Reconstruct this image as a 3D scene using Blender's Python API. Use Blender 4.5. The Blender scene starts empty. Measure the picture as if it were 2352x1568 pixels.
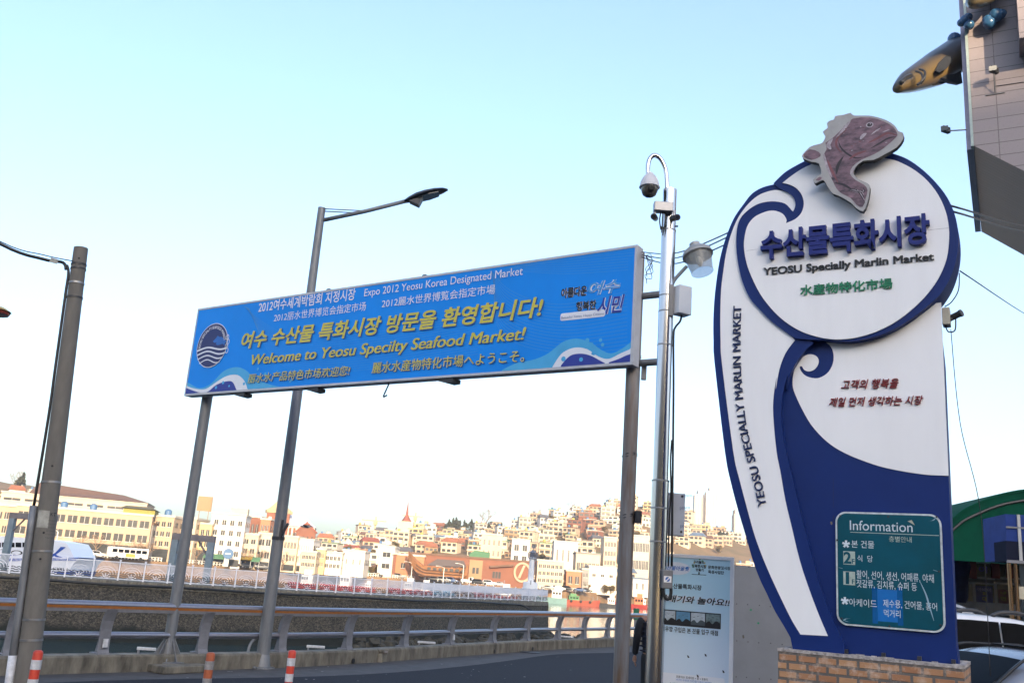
import bpy, bmesh, math, random
from mathutils import Vector as V, Matrix
from math import radians as R_, sin, cos, pi, tan
rnd = random.Random(7)
S = bpy.context.scene
COL = S.collection

# ------------------------------------------------------------------ camera, sky, sun, exposure
FPX, PITCH, ROLL, EYE = 2150.0, R_(14.35), R_(4.26), 1.85      # measured on a 2352 x 1568 print of the photo
F_ = V((0, cos(PITCH), sin(PITCH)))
R0 = V((1, 0, 0)); U0 = R0.cross(F_)
RR = R0 * cos(ROLL) + U0 * sin(ROLL)
UU = U0 * cos(ROLL) - R0 * sin(ROLL)
CAM = V((0, 0, EYE))
cd = bpy.data.cameras.new('camera'); cam = bpy.data.objects.new('camera', cd); COL.objects.link(cam)
cam.matrix_world = Matrix(((RR.x, UU.x, -F_.x, 0), (RR.y, UU.y, -F_.y, 0), (RR.z, UU.z, -F_.z, EYE), (0, 0, 0, 1)))
cd.sensor_width = 36; cd.lens = 36 * FPX / 2352; cd.clip_start = .1; cd.clip_end = 6000
S.camera = cam
SUN_AZ, SUN_EL = R_(168), R_(15)      # azimuth clockwise from +Y: the sun is low behind the viewer's right shoulder
w = bpy.data.worlds.new('World'); S.world = w; w.use_nodes = True
nt = w.node_tree
sky = nt.nodes.new('ShaderNodeTexSky'); sky.sky_type = 'NISHITA'; sky.sun_disc = False
sky.sun_elevation = SUN_EL; sky.sun_rotation = SUN_AZ; sky.air_density = .95; sky.dust_density = 3.1; sky.ozone_density = 2.2
bg = nt.nodes['Background']; bg.inputs[1].default_value = .15
nt.links.new(sky.outputs[0], bg.inputs[0])
sl = bpy.data.lights.new('sun', 'SUN'); so = bpy.data.objects.new('sun', sl); COL.objects.link(so)
sl.energy = 3.4; sl.angle = R_(.5); sl.color = (1, .78, .50)
sdir = V((sin(SUN_AZ) * cos(SUN_EL), cos(SUN_AZ) * cos(SUN_EL), sin(SUN_EL)))
so.rotation_euler = sdir.to_track_quat('Z', 'Y').to_euler(); so.location = (60, -80, 60)
S.view_settings.view_transform = 'Standard'; S.view_settings.look = 'None'
S.view_settings.gamma = 1; S.view_settings.exposure = 1.88

# ------------------------------------------------------------------ measuring helpers
def ray(x, y): return F_ * FPX + RR * (x - 1176) - UU * (y - 784)
def atz(x, y, z): d = ray(x, y); return CAM + d * ((z - EYE) / d.z)
def atY(x, y, Y): d = ray(x, y); return CAM + d * (Y / d.y)
def proj(p):
    v = V(p) - CAM; k = FPX / v.dot(F_)
    return 1176 + k * v.dot(RR), 784 - k * v.dot(UU)
def cA(x, y): return 1607.8 + x * .40283, 258.4 + y * .40283
def cB(x, y): return 1607.8 + x * .46928, 832.6 + y * .46928
def c1(x, y): return x * .34087, 1033.6 + y * .34087
def c2(x, y): return 459.4 + x * .34087, 1033.6 + y * .34087
def c3(x, y): return 976.2 + x * .34087, 1033.6 + y * .34087
def c4(x, y): return 1435.5 + x * .34087, 1033.6 + y * .34087
def c6(x, y): return 401.95 + x * .46387, 545.5 + y * .46387
def c8(x, y): return 1952.3 + x * .25635, y * .25635
def cR(x, y): return 2124.6 + x * .32253, 1062.3 + y * .32253
def cP(x, y): return 1464.3 + x * .21283, 1234.6 + y * .21283
class Fr:
    """an upright plane: origin, direction to the right, upward z, normal toward the viewer"""
    def __init__(s, o, az):
        s.o = V(o); s.u = V((sin(az), cos(az), 0)); s.n = s.u.cross(V((0, 0, 1)))
    def hit(s, x, y):
        d = ray(x, y); p = CAM + d * ((s.o - CAM).dot(s.n) / d.dot(s.n)); q = p - s.o
        return q.dot(s.u), q.z
    def pt(s, u, v, w=0): return s.o + s.u * u + V((0, 0, v)) + s.n * w

# ------------------------------------------------------------------ materials
MATS = {}
def mat(name, rgb, rough=.6, metal=0, var=.12, scale=6, bump=0, spec=.5, trans=0, alpha=1, stretch=None, rgb2=None, emit=0):
    if name in MATS: return MATS[name]
    m = bpy.data.materials.new(name); m.use_nodes = True; MATS[name] = m
    n = m.node_tree.nodes; l = m.node_tree.links; b = n['Principled BSDF']
    b.inputs['Roughness'].default_value = rough; b.inputs['Metallic'].default_value = metal
    b.inputs['Specular IOR Level'].default_value = spec
    b.inputs['Transmission Weight'].default_value = trans; b.inputs['Alpha'].default_value = alpha
    if var or rgb2:
        tc = n.new('ShaderNodeTexCoord'); mp = n.new('ShaderNodeMapping'); nz = n.new('ShaderNodeTexNoise'); rp = n.new('ShaderNodeValToRGB')
        if stretch: mp.inputs['Scale'].default_value = stretch
        l.new(tc.outputs['Object'], mp.inputs[0]); l.new(mp.outputs[0], nz.inputs['Vector'])
        nz.inputs['Scale'].default_value = scale; nz.inputs['Detail'].default_value = 6; nz.inputs['Roughness'].default_value = .65
        rp.color_ramp.elements[0].position = .32; rp.color_ramp.elements[1].position = .68
        a = rgb2 or [c * (1 - var) for c in rgb]
        rp.color_ramp.elements[0].color = (*a, 1); rp.color_ramp.elements[1].color = (*[min(1, c * (1 + (0 if rgb2 else var * .6))) for c in rgb], 1)
        l.new(nz.outputs['Fac'], rp.inputs[0]); l.new(rp.outputs[0], b.inputs['Base Color'])
        if bump:
            bp = n.new('ShaderNodeBump'); bp.inputs['Strength'].default_value = bump; bp.inputs['Distance'].default_value = .02
            l.new(nz.outputs['Fac'], bp.inputs['Height']); l.new(bp.outputs[0], b.inputs['Normal'])
    else:
        b.inputs['Base Color'].default_value = (*rgb, 1)
    return m
def hexc(r, g, b): return tuple(((c / 255) / 12.92 if c < 11 else (((c / 255) + .055) / 1.055) ** 2.4) for c in (r, g, b))

M = dict(
    asphalt=mat('asphalt', (.0145, .0145, .021), .95, spec=.25, var=.25, scale=40, bump=.25),
    ground=mat('pavement', (.065, .062, .064), .9, var=.3, scale=3, bump=.2),
    kerb=mat('old_concrete', (.165, .148, .118), .9, var=.6, scale=5, bump=.5, stretch=(1, 1, .35)),
    conc=mat('pole_concrete', (.15, .138, .122), .85, var=.18, scale=9, bump=.2, stretch=(1, 1, .3)),
    galv=mat('galvanised_steel', (.185, .192, .205), .5, .3, var=.18, scale=14, stretch=(1, 1, .25)),
    rust=mat('rusty_galvanised', (.26, .26, .265), .6, .25, scale=2.6, stretch=(3, 3, .35), rgb2=(.17, .10, .055)),
    steel=mat('stainless_steel', (.55, .55, .56), .18, 1, var=.05, scale=12, stretch=(1, 1, .1)),
    alu=mat('brushed_rail', (.30, .295, .335), .3, .8, var=.1, scale=20),
    railpost=mat('rail_post_grey', (.2, .2, .22), .6, .2, var=.15, scale=9),
    orange=mat('orange_strip', (.36, .13, .03), .5, var=.2, scale=7),
    white=mat('white_paint', (.78, .78, .79), .45, var=.04, scale=4),
    black=mat('black_rubber', (.012, .012, .014), .5, var=.2),
    dark=mat('dark_plastic', (.03, .03, .035), .45, var=.2),
    red=mat('signal_red', (.55, .045, .02), .45, var=.12, scale=12),
    dullred=mat('faded_red', (.36, .085, .03), .6, var=.25, scale=12),
    band=mat('reflective_band', (.58, .58, .6), .35, var=.25, scale=18),
    bandgrey=mat('worn_band', (.27, .26, .26), .5, var=.35, scale=18),
    signblue=mat('sign_navy_blue', (.0018, .0195, .135), .5, var=.1, scale=2, spec=.3),
    signwhite=mat('sign_white', (.86, .855, .87), .45, var=.045, scale=1.6, stretch=(2, 2, .35)),
    letblue=mat('letter_blue', (.012, .022, .17), .5, var=.08, spec=.3),
    letblack=mat('letter_black', (.012, .012, .014), .5, var=.1),
    letgreen=mat('letter_green', (.01, .2, .095), .5, var=.1),
    letred=mat('letter_red', (.22, .006, .01), .4, var=.1),
    pblue=mat('banner_blue', (.001, .245, .82), .5, var=.08, scale=.6, spec=.3),
    pcyan=mat('banner_cyan', (.06, .39, .72), .45, var=.05),
    pnavy=mat('banner_navy', (.018, .035, .3), .45, var=.05),
    pwhite=mat('banner_white', (.74, .76, .82), .45, var=.03),
    pyellow=mat('banner_yellow', (.56, .5, .06), .45, var=.06),
    pline=mat('banner_line', (.05, .29, .7), .5, var=0),
    logonavy=mat('logo_navy', (.012, .02, .13), .45, var=.05),
    glass=mat('window_glass', (.02, .024, .03), .12, spec=.6, var=.4, scale=.4),
    water_steel=mat('bolt_steel', (.3, .3, .31), .4, .8, var=.1),
)
M['clear'] = mat('clear_plastic', (.42, .42, .40), .12, var=0, trans=.0, alpha=.38)
# brick with variation, laid on object coordinates (u along the wall, z up)
def brickmat(name, c1_, c2_, mortar, bw, bh, off=.5, msize=.012, var2=(.2, .07, .04)):
    m = bpy.data.materials.new(name); m.use_nodes = True; n = m.node_tree.nodes; l = m.node_tree.links; b = n['Principled BSDF']
    uv = n.new('ShaderNodeUVMap'); br = n.new('ShaderNodeTexBrick'); nz = n.new('ShaderNodeTexNoise'); mx = n.new('ShaderNodeMix'); mx.data_type = 'RGBA'
    l.new(uv.outputs[0], br.inputs['Vector']); l.new(uv.outputs[0], nz.inputs['Vector'])
    br.inputs['Scale'].default_value = 1; br.inputs['Brick Width'].default_value = bw; br.inputs['Row Height'].default_value = bh
    br.inputs['Mortar Size'].default_value = msize; br.inputs['Mortar Smooth'].default_value = .25; br.inputs['Bias'].default_value = -.1
    br.inputs['Color1'].default_value = (*c1_, 1); br.inputs['Color2'].default_value = (*c2_, 1); br.inputs['Mortar'].default_value = (*mortar, 1)
    nz.inputs['Scale'].default_value = 9; nz.inputs['Detail'].default_value = 8; nz.inputs['Roughness'].default_value = .7
    rp = n.new('ShaderNodeValToRGB'); rp.color_ramp.elements[0].position = .5; rp.color_ramp.elements[1].position = .72
    l.new(nz.outputs['Fac'], rp.inputs[0])
    l.new(rp.outputs[0], mx.inputs['Factor']); l.new(br.outputs['Color'], mx.inputs['A']); mx.inputs['B'].default_value = (*var2, 1)
    l.new(mx.outputs['Result'], b.inputs['Base Color']); b.inputs['Roughness'].default_value = .9
    bp = n.new('ShaderNodeBump'); bp.inputs['Strength'].default_value = .8; bp.inputs['Distance'].default_value = .012; bp.invert = True
    ad = n.new('ShaderNodeMath'); ad.operation = 'MULTIPLY_ADD'; l.new(nz.outputs['Fac'], ad.inputs[0]); ad.inputs[1].default_value = -.7; l.new(br.outputs['Fac'], ad.inputs[2])
    l.new(ad.outputs[0], bp.inputs['Height']); l.new(bp.outputs[0], b.inputs['Normal'])
    return m
M['brick'] = brickmat('plinth_brick', (.43, .235, .12), (.33, .15, .075), (.13, .115, .105), .155, .066, var2=(.55, .42, .33))

# ------------------------------------------------------------------ mesh helpers
class MB:
    def __init__(s): s.v = []; s.f = []; s.m = []; s.uv = None
    def add(s, vs, fs, m=0):
        o = len(s.v); s.v += [V(p) for p in vs]; s.f += [[i + o for i in f] for f in fs]; s.m += [m] * len(fs); return s
    def box(s, c, d, m=0, rot=0, tilt=None):
        x, y, z = (q / 2 for q in d); c = V(c)
        vs = [V((a, b, e)) for e in (-z, z) for a, b in ((-x, -y), (x, -y), (x, y), (-x, y))]
        mt = Matrix.Rotation(rot, 3, 'Z')
        if tilt is not None: mt = tilt
        return s.add([c + mt @ p for p in vs], [(3, 2, 1, 0), (4, 5, 6, 7), (0, 1, 5, 4), (1, 2, 6, 5), (2, 3, 7, 6), (3, 0, 4, 7)], m)
    def prism(s, pts, fr, w0, w1, m=0, side=None):
        """polygon (u,v) on an upright frame, extruded from w0 (back) to w1 (front)"""
        a = sum(p[0] * q[1] - q[0] * p[1] for p, q in zip(pts, pts[1:] + pts[:1]))
        if a < 0: pts = pts[::-1]
        n = len(pts); o = len(s.v)
        s.v += [fr.pt(u, v, w0) for u, v in pts] + [fr.pt(u, v, w1) for u, v in pts]
        s.f.append([o + n + i for i in range(n)]); s.m.append(m)
        s.f.append([o + n - 1 - i for i in range(n)]); s.m.append(m if side is None else side)
        for i in range(n):
            j = (i + 1) % n; s.f.append([o + i, o + j, o + n + j, o + n + i]); s.m.append(m if side is None else side)
        return s
    def poly(s, pts, fr, w, m=0):
        a = sum(p[0] * q[1] - q[0] * p[1] for p, q in zip(pts, pts[1:] + pts[:1]))
        if a < 0: pts = pts[::-1]
        return s.add([fr.pt(u, v, w) for u, v in pts], [list(range(len(pts)))], m)
    def tube(s, pts, r, n=10, m=0, cap=True):
        pts = [V(p) for p in pts]; k = len(pts); rs = r if isinstance(r, (list, tuple)) else [r] * k; o = len(s.v); prev = None
        for i, p in enumerate(pts):
            t = (pts[min(i + 1, k - 1)] - pts[max(i - 1, 0)]).normalized()
            if prev is None:
                a = V((1, 0, 0)) if abs(t.x) < .8 else V((0, 1, 0)); x = (a - t * a.dot(t)).normalized()
            else: x = (prev - t * prev.dot(t)).normalized()
            prev = x; y = t.cross(x)
            for j in range(n): q = 2 * pi * j / n; s.v.append(p + (x * cos(q) + y * sin(q)) * rs[i])
        for i in range(k - 1):
            for j in range(n):
                a, b = o + i * n + j, o + i * n + (j + 1) % n; s.f.append([a, b, b + n, a + n]); s.m.append(m)
        if cap:
            s.f.append([o + j for j in range(n)][::-1]); s.m.append(m); s.f.append([o + (k - 1) * n + j for j in range(n)]); s.m.append(m)
        return s
    def lathe(s, prof, c, n=20, m=0, axis=None):
        """(radius, height) profile about a vertical (or given) axis through c"""
        ax = V(axis).normalized() if axis is not None else V((0, 0, 1)); a = V((1, 0, 0)) if abs(ax.x) < .8 else V((0, 1, 0))
        x = (a - ax * a.dot(ax)).normalized(); y = ax.cross(x); o = len(s.v); c = V(c)
        for r, h in prof:
            for j in range(n): q = 2 * pi * j / n; s.v.append(c + ax * h + (x * cos(q) + y * sin(q)) * max(r, 1e-4))
        for i in range(len(prof) - 1):
            for j in range(n):
                p, q = o + i * n + j, o + i * n + (j + 1) % n; s.f.append([p, q, q + n, p + n]); s.m.append(m)
        s.f.append([o + j for j in range(n)][::-1]); s.m.append(m); e = o + (len(prof) - 1) * n
        s.f.append([e + j for j in range(n)]); s.m.append(m)
        return s
    def build(s, name, mats, parent=None, smooth=False, bevel=0, auto=False):
        if not isinstance(mats, (list, tuple)): mats = [mats]
        if parent is not None: org = V(parent['_o']) if '_o' in parent else V((0, 0, 0))
        else:
            xs = [p.x for p in s.v]; ys = [p.y for p in s.v]; zs = [p.z for p in s.v]
            org = V(((min(xs) + max(xs)) / 2, (min(ys) + max(ys)) / 2, min(zs)))
        me = bpy.data.meshes.new(name); me.from_pydata([p - org for p in s.v], [], s.f)
        for q in mats: me.materials.append(q)
        if len(mats) > 1: me.polygons.foreach_set('material_index', s.m)
        if s.uv:
            ul = me.uv_layers.new(name='UVMap')
            for lp in me.loops: ul.data[lp.index].uv = s.uv(s.v[lp.vertex_index])
        if smooth or auto:
            me.polygons.foreach_set('use_smooth', [True] * len(me.polygons))
            if auto: me.set_sharp_from_angle(angle=R_(38))
        o = bpy.data.objects.new(name, me); COL.objects.link(o)
        if parent is not None: o.parent = parent
        else: o.location = org
        ORG[o.name] = org; o['_o'] = org
        if bevel:
            bv = o.modifiers.new('bevel', 'BEVEL'); bv.width = bevel; bv.segments = 2; bv.limit_method = 'ANGLE'
        return o
ORG = {}
def thing(name, label, cat, loc=(0, 0, 0), group=None, rz=0):
    o = bpy.data.objects.new(name, None); COL.objects.link(o); o.location = loc; o.rotation_euler = (0, 0, rz); o.empty_display_size = .2
    o['_o'] = V(loc); return tag(o, label, cat, group)
def tag(o, label, cat, group=None):
    o['label'] = label; o['category'] = cat
    if group: o['group'] = group
    return o
def kind(o, k): o['kind'] = k; return o
def dup(root, loc, rz=0, sc=(1, 1, 1), label=None, group=None, swap=None):
    def cp(o, par):
        c = o.copy(); COL.objects.link(c)
        if par is not None: c.parent = par
        if swap and o.type == 'MESH':
            for i, sl_ in enumerate(c.material_slots):
                if sl_.material and sl_.material.name in swap:
                    nm_ = sl_.material.name; sl_.link = 'OBJECT'; sl_.material = swap[nm_]
        for ch in o.children: cp(ch, c)
        return c
    r = cp(root, None); r.location = loc; r.rotation_euler = (0, 0, rz); r.scale = sc
    if label: r['label'] = label
    if group: r['group'] = group
    return r
def smoothpath(pts, n=8):
    pts = [V(p) for p in pts]; out = []
    for i in range(len(pts) - 1):
        p0, p1, p2, p3 = pts[max(i - 1, 0)], pts[i], pts[i + 1], pts[min(i + 2, len(pts) - 1)]
        for k in range(n):
            t = k / n
            out.append(.5 * ((2 * p1) + (p2 - p0) * t + (2 * p0 - 5 * p1 + 4 * p2 - p3) * t * t + (3 * p1 - p0 - 3 * p2 + p3) * t ** 3))
    return out + [pts[-1]]

# ------------------------------------------------------------------ lettering
_TC = bpy.data.curves.new('lettering', 'FONT'); _TO = bpy.data.objects.new('lettering', _TC); COL.objects.link(_TO)
def glyphs(body, off=0.0, ext=0.0, shear=0.0, res=4):
    _TC.body = body; _TC.offset = off; _TC.extrude = ext; _TC.shear = shear; _TC.resolution_u = res
    dg = bpy.context.evaluated_depsgraph_get(); dg.update()
    me = bpy.data.meshes.new_from_object(_TO.evaluated_get(dg))
    vs = [v.co.copy() for v in me.vertices]; fs = [list(p.vertices) for p in me.polygons]; bpy.data.meshes.remove(me)
    return vs, fs
def text(mb, body, fr, bl, br, h, lift=.006, ext=0, off=.012, shear=0, m=0, bold=0):
    """lettering whose box runs from bl to br (u,v on the frame), h high"""
    vs, fs = glyphs(body, off, .5 if ext else 0, shear)
    if not vs: return
    x0 = min(v.x for v in vs); x1 = max(v.x for v in vs); y0 = min(v.y for v in vs); y1 = max(v.y for v in vs)
    du, dv = br[0] - bl[0], br[1] - bl[1]; L = math.hypot(du, dv); e = (du / L, dv / L)
    for kk, sh in enumerate((0, -bold * h, bold * h, -bold * h / 2, bold * h / 2) if bold else (0,)):
        out = []
        for v in vs:
            a = (v.x - x0) / (x1 - x0) * L + sh; b = (v.y - y0) / (y1 - y0) * h
            wz = lift + kk * 1.5e-4 + ((v.z + .5) * ext if ext else 0)
            out.append(fr.pt(bl[0] + e[0] * a - e[1] * b, bl[1] + e[1] * a + e[0] * b, wz))
        mb.add(out, fs, m)
def ptext(mb, body, fr, conv, bl, br, top, **k):
    """the same, placed with coordinates read off the photo: box bottom left, bottom right, top left y"""
    a = fr.hit(*conv(*bl)); b = fr.hit(*conv(*br)); c = fr.hit(*conv(bl[0], top))
    dv = k.pop('level', True)
    if dv: vm = (a[1] + b[1]) / 2; h = c[1] - a[1]; a, b = (a[0], vm), (b[0], vm)
    else: h = c[1] - a[1]
    text(mb, body, fr, a, b, h, **k)
def text_path(mb, body, fr, pts, h, lift=.006, ext=0, off=.015, m=0):
    """letters one by one along a curve of (u,v) points, their middle on the curve"""
    L = [0]
    for p, q in zip(pts, pts[1:]): L.append(L[-1] + math.hypot(q[0] - p[0], q[1] - p[1]))
    def at(s_):
        s_ = min(max(s_, 0), L[-1] - 1e-6)
        for i in range(len(pts) - 1):
            if L[i + 1] >= s_: break
        t = (s_ - L[i]) / (L[i + 1] - L[i]); p, q = pts[i], pts[i + 1]; d = L[i + 1] - L[i]
        return (p[0] + (q[0] - p[0]) * t, p[1] + (q[1] - p[1]) * t), ((q[0] - p[0]) / d, (q[1] - p[1]) / d)
    ends = []
    for i in range(1, len(body) + 1):
        vs, _ = glyphs(body[:i].rstrip() if body[i - 1] != ' ' else body[:i] + '.', 0)
        ends.append(max(v.x for v in vs))
    tot = ends[-1]; cap = .7; k = L[-1] / tot
    for i, ch in enumerate(body):
        if ch == ' ': continue
        vs, fs = glyphs(ch, off, .5 if ext else 0); x0 = min(v.x for v in vs); x1 = max(v.x for v in vs); cx = (x0 + x1) / 2
        c = (ends[i] - (x1 - x0) / 2) * k; p, e = at(c); sy = h / cap
        for kk, dx in enumerate((0, -.018, .018)):
            mb.add([fr.pt(p[0] + e[0] * (v.x + dx - cx) * k - e[1] * (v.y - cap / 2) * sy, p[1] + e[1] * (v.x + dx - cx) * k + e[0] * (v.y - cap / 2) * sy,
                          lift + kk * 1.5e-4 + ((v.z + .5) * ext if ext else 0)) for v in vs], fs, m)
def ellipse(c, rx, ry, n=40, a0=0, a1=2 * pi): return [(c[0] + rx * cos(a0 + (a1 - a0) * i / n), c[1] + ry * sin(a0 + (a1 - a0) * i / n)) for i in range(n)]
def rrect(x0, y0, x1, y1, r, n=6):
    o = []
    for cx, cy, a in ((x1 - r, y1 - r, 0), (x0 + r, y1 - r, pi / 2), (x0 + r, y0 + r, pi), (x1 - r, y0 + r, 1.5 * pi)):
        o += [(cx + r * cos(a + pi / 2 * i / n), cy + r * sin(a + pi / 2 * i / n)) for i in range(n + 1)]
    return o
def smooth2(pts, n=4, closed=False):
    P = [V((p[0], p[1], 0)) for p in pts]
    return [(p.x, p.y) for p in smoothpath(P + ([P[0]] if closed else []), n)][:None if not closed else -1]

# ================================================================== THE SETTING
def sheet(name, pts, z, m, sub=0):
    o = MB().add([(p[0], p[1], z) for p in pts], [list(range(len(pts)))]).build(name, m); return kind(o, 'structure')
# inner edge of the kerb, read along the road: front foot of the concrete parapet
KERB = smoothpath([(-12.3, 7.6, 0), (-9.3, 11.7, 0), (-6.37, 15.35, 0), (-3.49, 18.96, 0), (-.25, 25.02, 0), (1.6, 28.63, 0), (3.81, 32.3, 0), (7.1, 38.0, 0), (11, 45, 0), (17, 54, 0)], 6)
def knorm(i):
    t = (KERB[min(i + 1, len(KERB) - 1)] - KERB[max(i - 1, 0)]).normalized(); return V((-t.y, t.x, 0))   # away from the road
out = [p + knorm(i) * .4 for i, p in enumerate(KERB)]
land = [(-60, -60)] + [(-40, -10)] + [(p.x, p.y) for p in out] + [(60, 80), (140, 80), (140, -60)]
sheet('ground', land, 0, M['ground'])
rd = [KERB[i] - knorm(i) * (1.15 + .25 * sin(i * .4)) for i in range(len(KERB))]
sheet('road', [(-40, -40), (-22, -4)] + [(p.x, p.y) for p in rd] + [(60, 70), (90, 60), (60, -40)], .004, M['asphalt'])
qw = MB()      # quay wall under the parapet, down to the water
qw.add([p for p in out] + [p - V((0, 0, 4)) for p in out], [[i, i + 1, len(out) + i + 1, len(out) + i] for i in range(len(out) - 1)])
kind(qw.build('embankment', M['kerb']), 'structure')
# water
wm = bpy.data.materials.new('harbour_water'); wm.use_nodes = True; n = wm.node_tree.nodes; l = wm.node_tree.links; b = n['Principled BSDF']
b.inputs['Base Color'].default_value = (.035, .06, .065, 1); b.inputs['Roughness'].default_value = .08; b.inputs['IOR'].default_value = 1.33
tc = n.new('ShaderNodeTexCoord'); nz = n.new('ShaderNodeTexNoise'); n2 = n.new('ShaderNodeTexNoise'); ad = n.new('ShaderNodeMath'); bp = n.new('ShaderNodeBump')
nz.inputs['Scale'].default_value = 1.1; nz.inputs['Detail'].default_value = 5; n2.inputs['Scale'].default_value = .16
l.new(tc.outputs['Object'], nz.inputs['Vector']); l.new(tc.outputs['Object'], n2.inputs['Vector']); l.new(nz.outputs['Fac'], ad.inputs[0]); l.new(n2.outputs['Fac'], ad.inputs[1])
ad.operation = 'ADD'; l.new(ad.outputs[0], bp.inputs['Height']); bp.inputs['Strength'].default_value = .4; bp.inputs['Distance'].default_value = .06; l.new(bp.outputs[0], b.inputs['Normal'])
WZ = -4.0
sheet('water', [(-1500, -200), (1500, -200), (1500, 900), (-1500, 900)], WZ, wm)
# far quay edge and the terrain that rises behind it
QP = [V(p) for p in ((-420, -30, 0), (-250, 118, 0), (-110, 258, 0), (-48, 320, 0), (25, 332, 0), (62, 386, 0), (140, 420, 0), (330, 470, 0))]
QZ = .2
def quay_d(az):
    d = V((sin(az), cos(az), 0))
    for p, q in zip(QP, QP[1:]):
        e = q - p; den = d.x * e.y - d.y * e.x
        if abs(den) < 1e-9: continue
        t = (p.x * e.y - p.y * e.x) / den; s = (p.x * d.y - p.y * d.x) / den
        if t > 0 and 0 <= s <= 1: return t
    return 450
CREST = [(-400, 1095), (0, 1104), (150, 1128), (300, 1192), (420, 1218), (560, 1232), (700, 1246), (800, 1238), (870, 1226), (950, 1222), (1030, 1219), (1120, 1222), (1200, 1206),
         (1260, 1188), (1340, 1172), (1420, 1160), (1500, 1164), (1560, 1184), (1620, 1215), (1700, 1240), (1800, 1262), (2352, 1300), (2900, 1340)]
_cr = []
for x, y in CREST:
    d = ray(x, y); _cr.append((math.atan2(d.x, d.y), d.z / math.hypot(d.x, d.y)))
def crest(az):
    if az <= _cr[0][0]: return _cr[0][1]
    for (a, s), (b_, t) in zip(_cr, _cr[1:]):
        if a <= az <= b_: return s + (t - s) * (az - a) / (b_ - a)
    return _cr[-1][1]
FLAT, RUN = 34, 250
def terr(az, d):
    d0 = quay_d(az) + FLAT; d1 = d0 + RUN; zc = EYE + crest(az) * d1
    t = (d - d0) / RUN
    if t <= 0: return QZ
    if t <= 1: return QZ + (zc - QZ) * (t ** 1.08)
    return zc + (t - 1) * RUN * crest(az) * .55
def tz(x, y): return terr(math.atan2(x, y), math.hypot(x, y))
tm = MB(); NA, ND = 150, 34
for i in range(NA + 1):
    az = R_(-58 + 116 * i / NA); q = quay_d(az)
    for j in range(ND + 1):
        d = q + (1.2 if j == 0 else 0) + (FLAT + RUN * 2.4) * (j / ND) ** 1.15
        tm.v.append(V((sin(az) * d, cos(az) * d, terr(az, d) + (rnd.uniform(-.5, .5) if j > 4 else 0))))
for i in range(NA):
    for j in range(ND):
        a = i * (ND + 1) + j; tm.f.append([a, a + ND + 1, a + ND + 2, a + 1]); tm.m.append(0)
M['earth'] = mat('hillside_earth', (.19, .115, .055), .95, scale=.06, rgb2=(.10, .07, .025))
kind(tm.build('hillside', M['earth'], smooth=True), 'structure')
M['quay'] = mat('quay_concrete', (.20, .125, .07), .9, var=.3, scale=.5)
qm = MB()
for p, q in zip(QP, QP[1:]):
    o = len(qm.v); qm.v += [p + V((0, 0, QZ)), q + V((0, 0, QZ)), q + V((0, 0, -4)), p + V((0, 0, -4))]; qm.f.append([o, o + 1, o + 2, o + 3]); qm.m.append(0)
kind(qm.build('harbour_quay', M['quay']), 'structure')

# ================================================================== FOREGROUND: parapet, guard rail
kb = MB(); nK = len(KERB)
prof = ((0, 0), (0, .235), (.03, .265), (.33, .265), (.36, .235), (.36, 0))
for i, p in enumerate(KERB):
    nn = knorm(i)
    for a, z in prof: kb.v.append(p + nn * a + V((0, 0, z)))
for i in range(nK - 1):
    for j in range(5): a = i * 6 + j; kb.f.append([a, a + 1, a + 7, a + 6]); kb.m.append(0)
kp = kb.build('parapet_wall', M['kerb'])
tag(kp, 'low stained concrete parapet wall along the road under the guard rail', 'wall')
GRD = [KERB[i] + knorm(i) * .19 for i in range(nK)]
gr = thing('guard_rail', 'two-bar aluminium guard rail with orange strip on the concrete parapet', 'guard rail', tuple(GRD[18]))
UZ, LZ = 1.02, .555
def railtube(r, z, inn=0): return [p + V((0, 0, z)) - knorm(i) * inn for i, p in enumerate(GRD)]
t = MB(); t.tube(railtube(0, UZ), .062, 14, cap=True); t.build('upper_rail', M['alu'], gr, auto=True)
t = MB(); t.tube(railtube(0, LZ), .052, 14); t.build('lower_rail', M['alu'], gr, auto=True)
t = MB()
for i in range(nK - 1):
    a, b_ = GRD[i], GRD[i + 1]; na, nb = knorm(i), knorm(i + 1)
    t.add([a - na * .066 + V((0, 0, UZ - .012)), b_ - nb * .066 + V((0, 0, UZ - .012)), b_ - nb * .058 + V((0, 0, UZ - .055)), a - na * .058 + V((0, 0, UZ - .055))], [(0, 1, 2, 3)])
t.build('orange_strip', M['orange'], gr)
t = MB()
for i in range(nK - 1):
    a, b_ = GRD[i], GRD[i + 1]; na, nb = knorm(i), knorm(i + 1)
    q = [(-.056, -.05), (.056, -.05), (.05, -.105), (-.05, -.105)]
    vs = [a - na * e + V((0, 0, UZ + f)) for e, f in q] + [b_ - nb * e + V((0, 0, UZ + f)) for e, f in q]
    t.add(vs, [(0, 4, 5, 1), (1, 5, 6, 2), (2, 6, 7, 3), (3, 7, 4, 0)])
t.build('rail_saddle', M['railpost'], gr)
def along(px, z):
    best = None
    for i in range(nK - 1):
        for k in range(12):
            p = GRD[i].lerp(GRD[i + 1], k / 12); x, _ = proj(p + V((0, 0, z)))
            if best is None or abs(x - px) < best[0]: best = (abs(x - px), p, knorm(i))
    return best[1], best[2]
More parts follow.
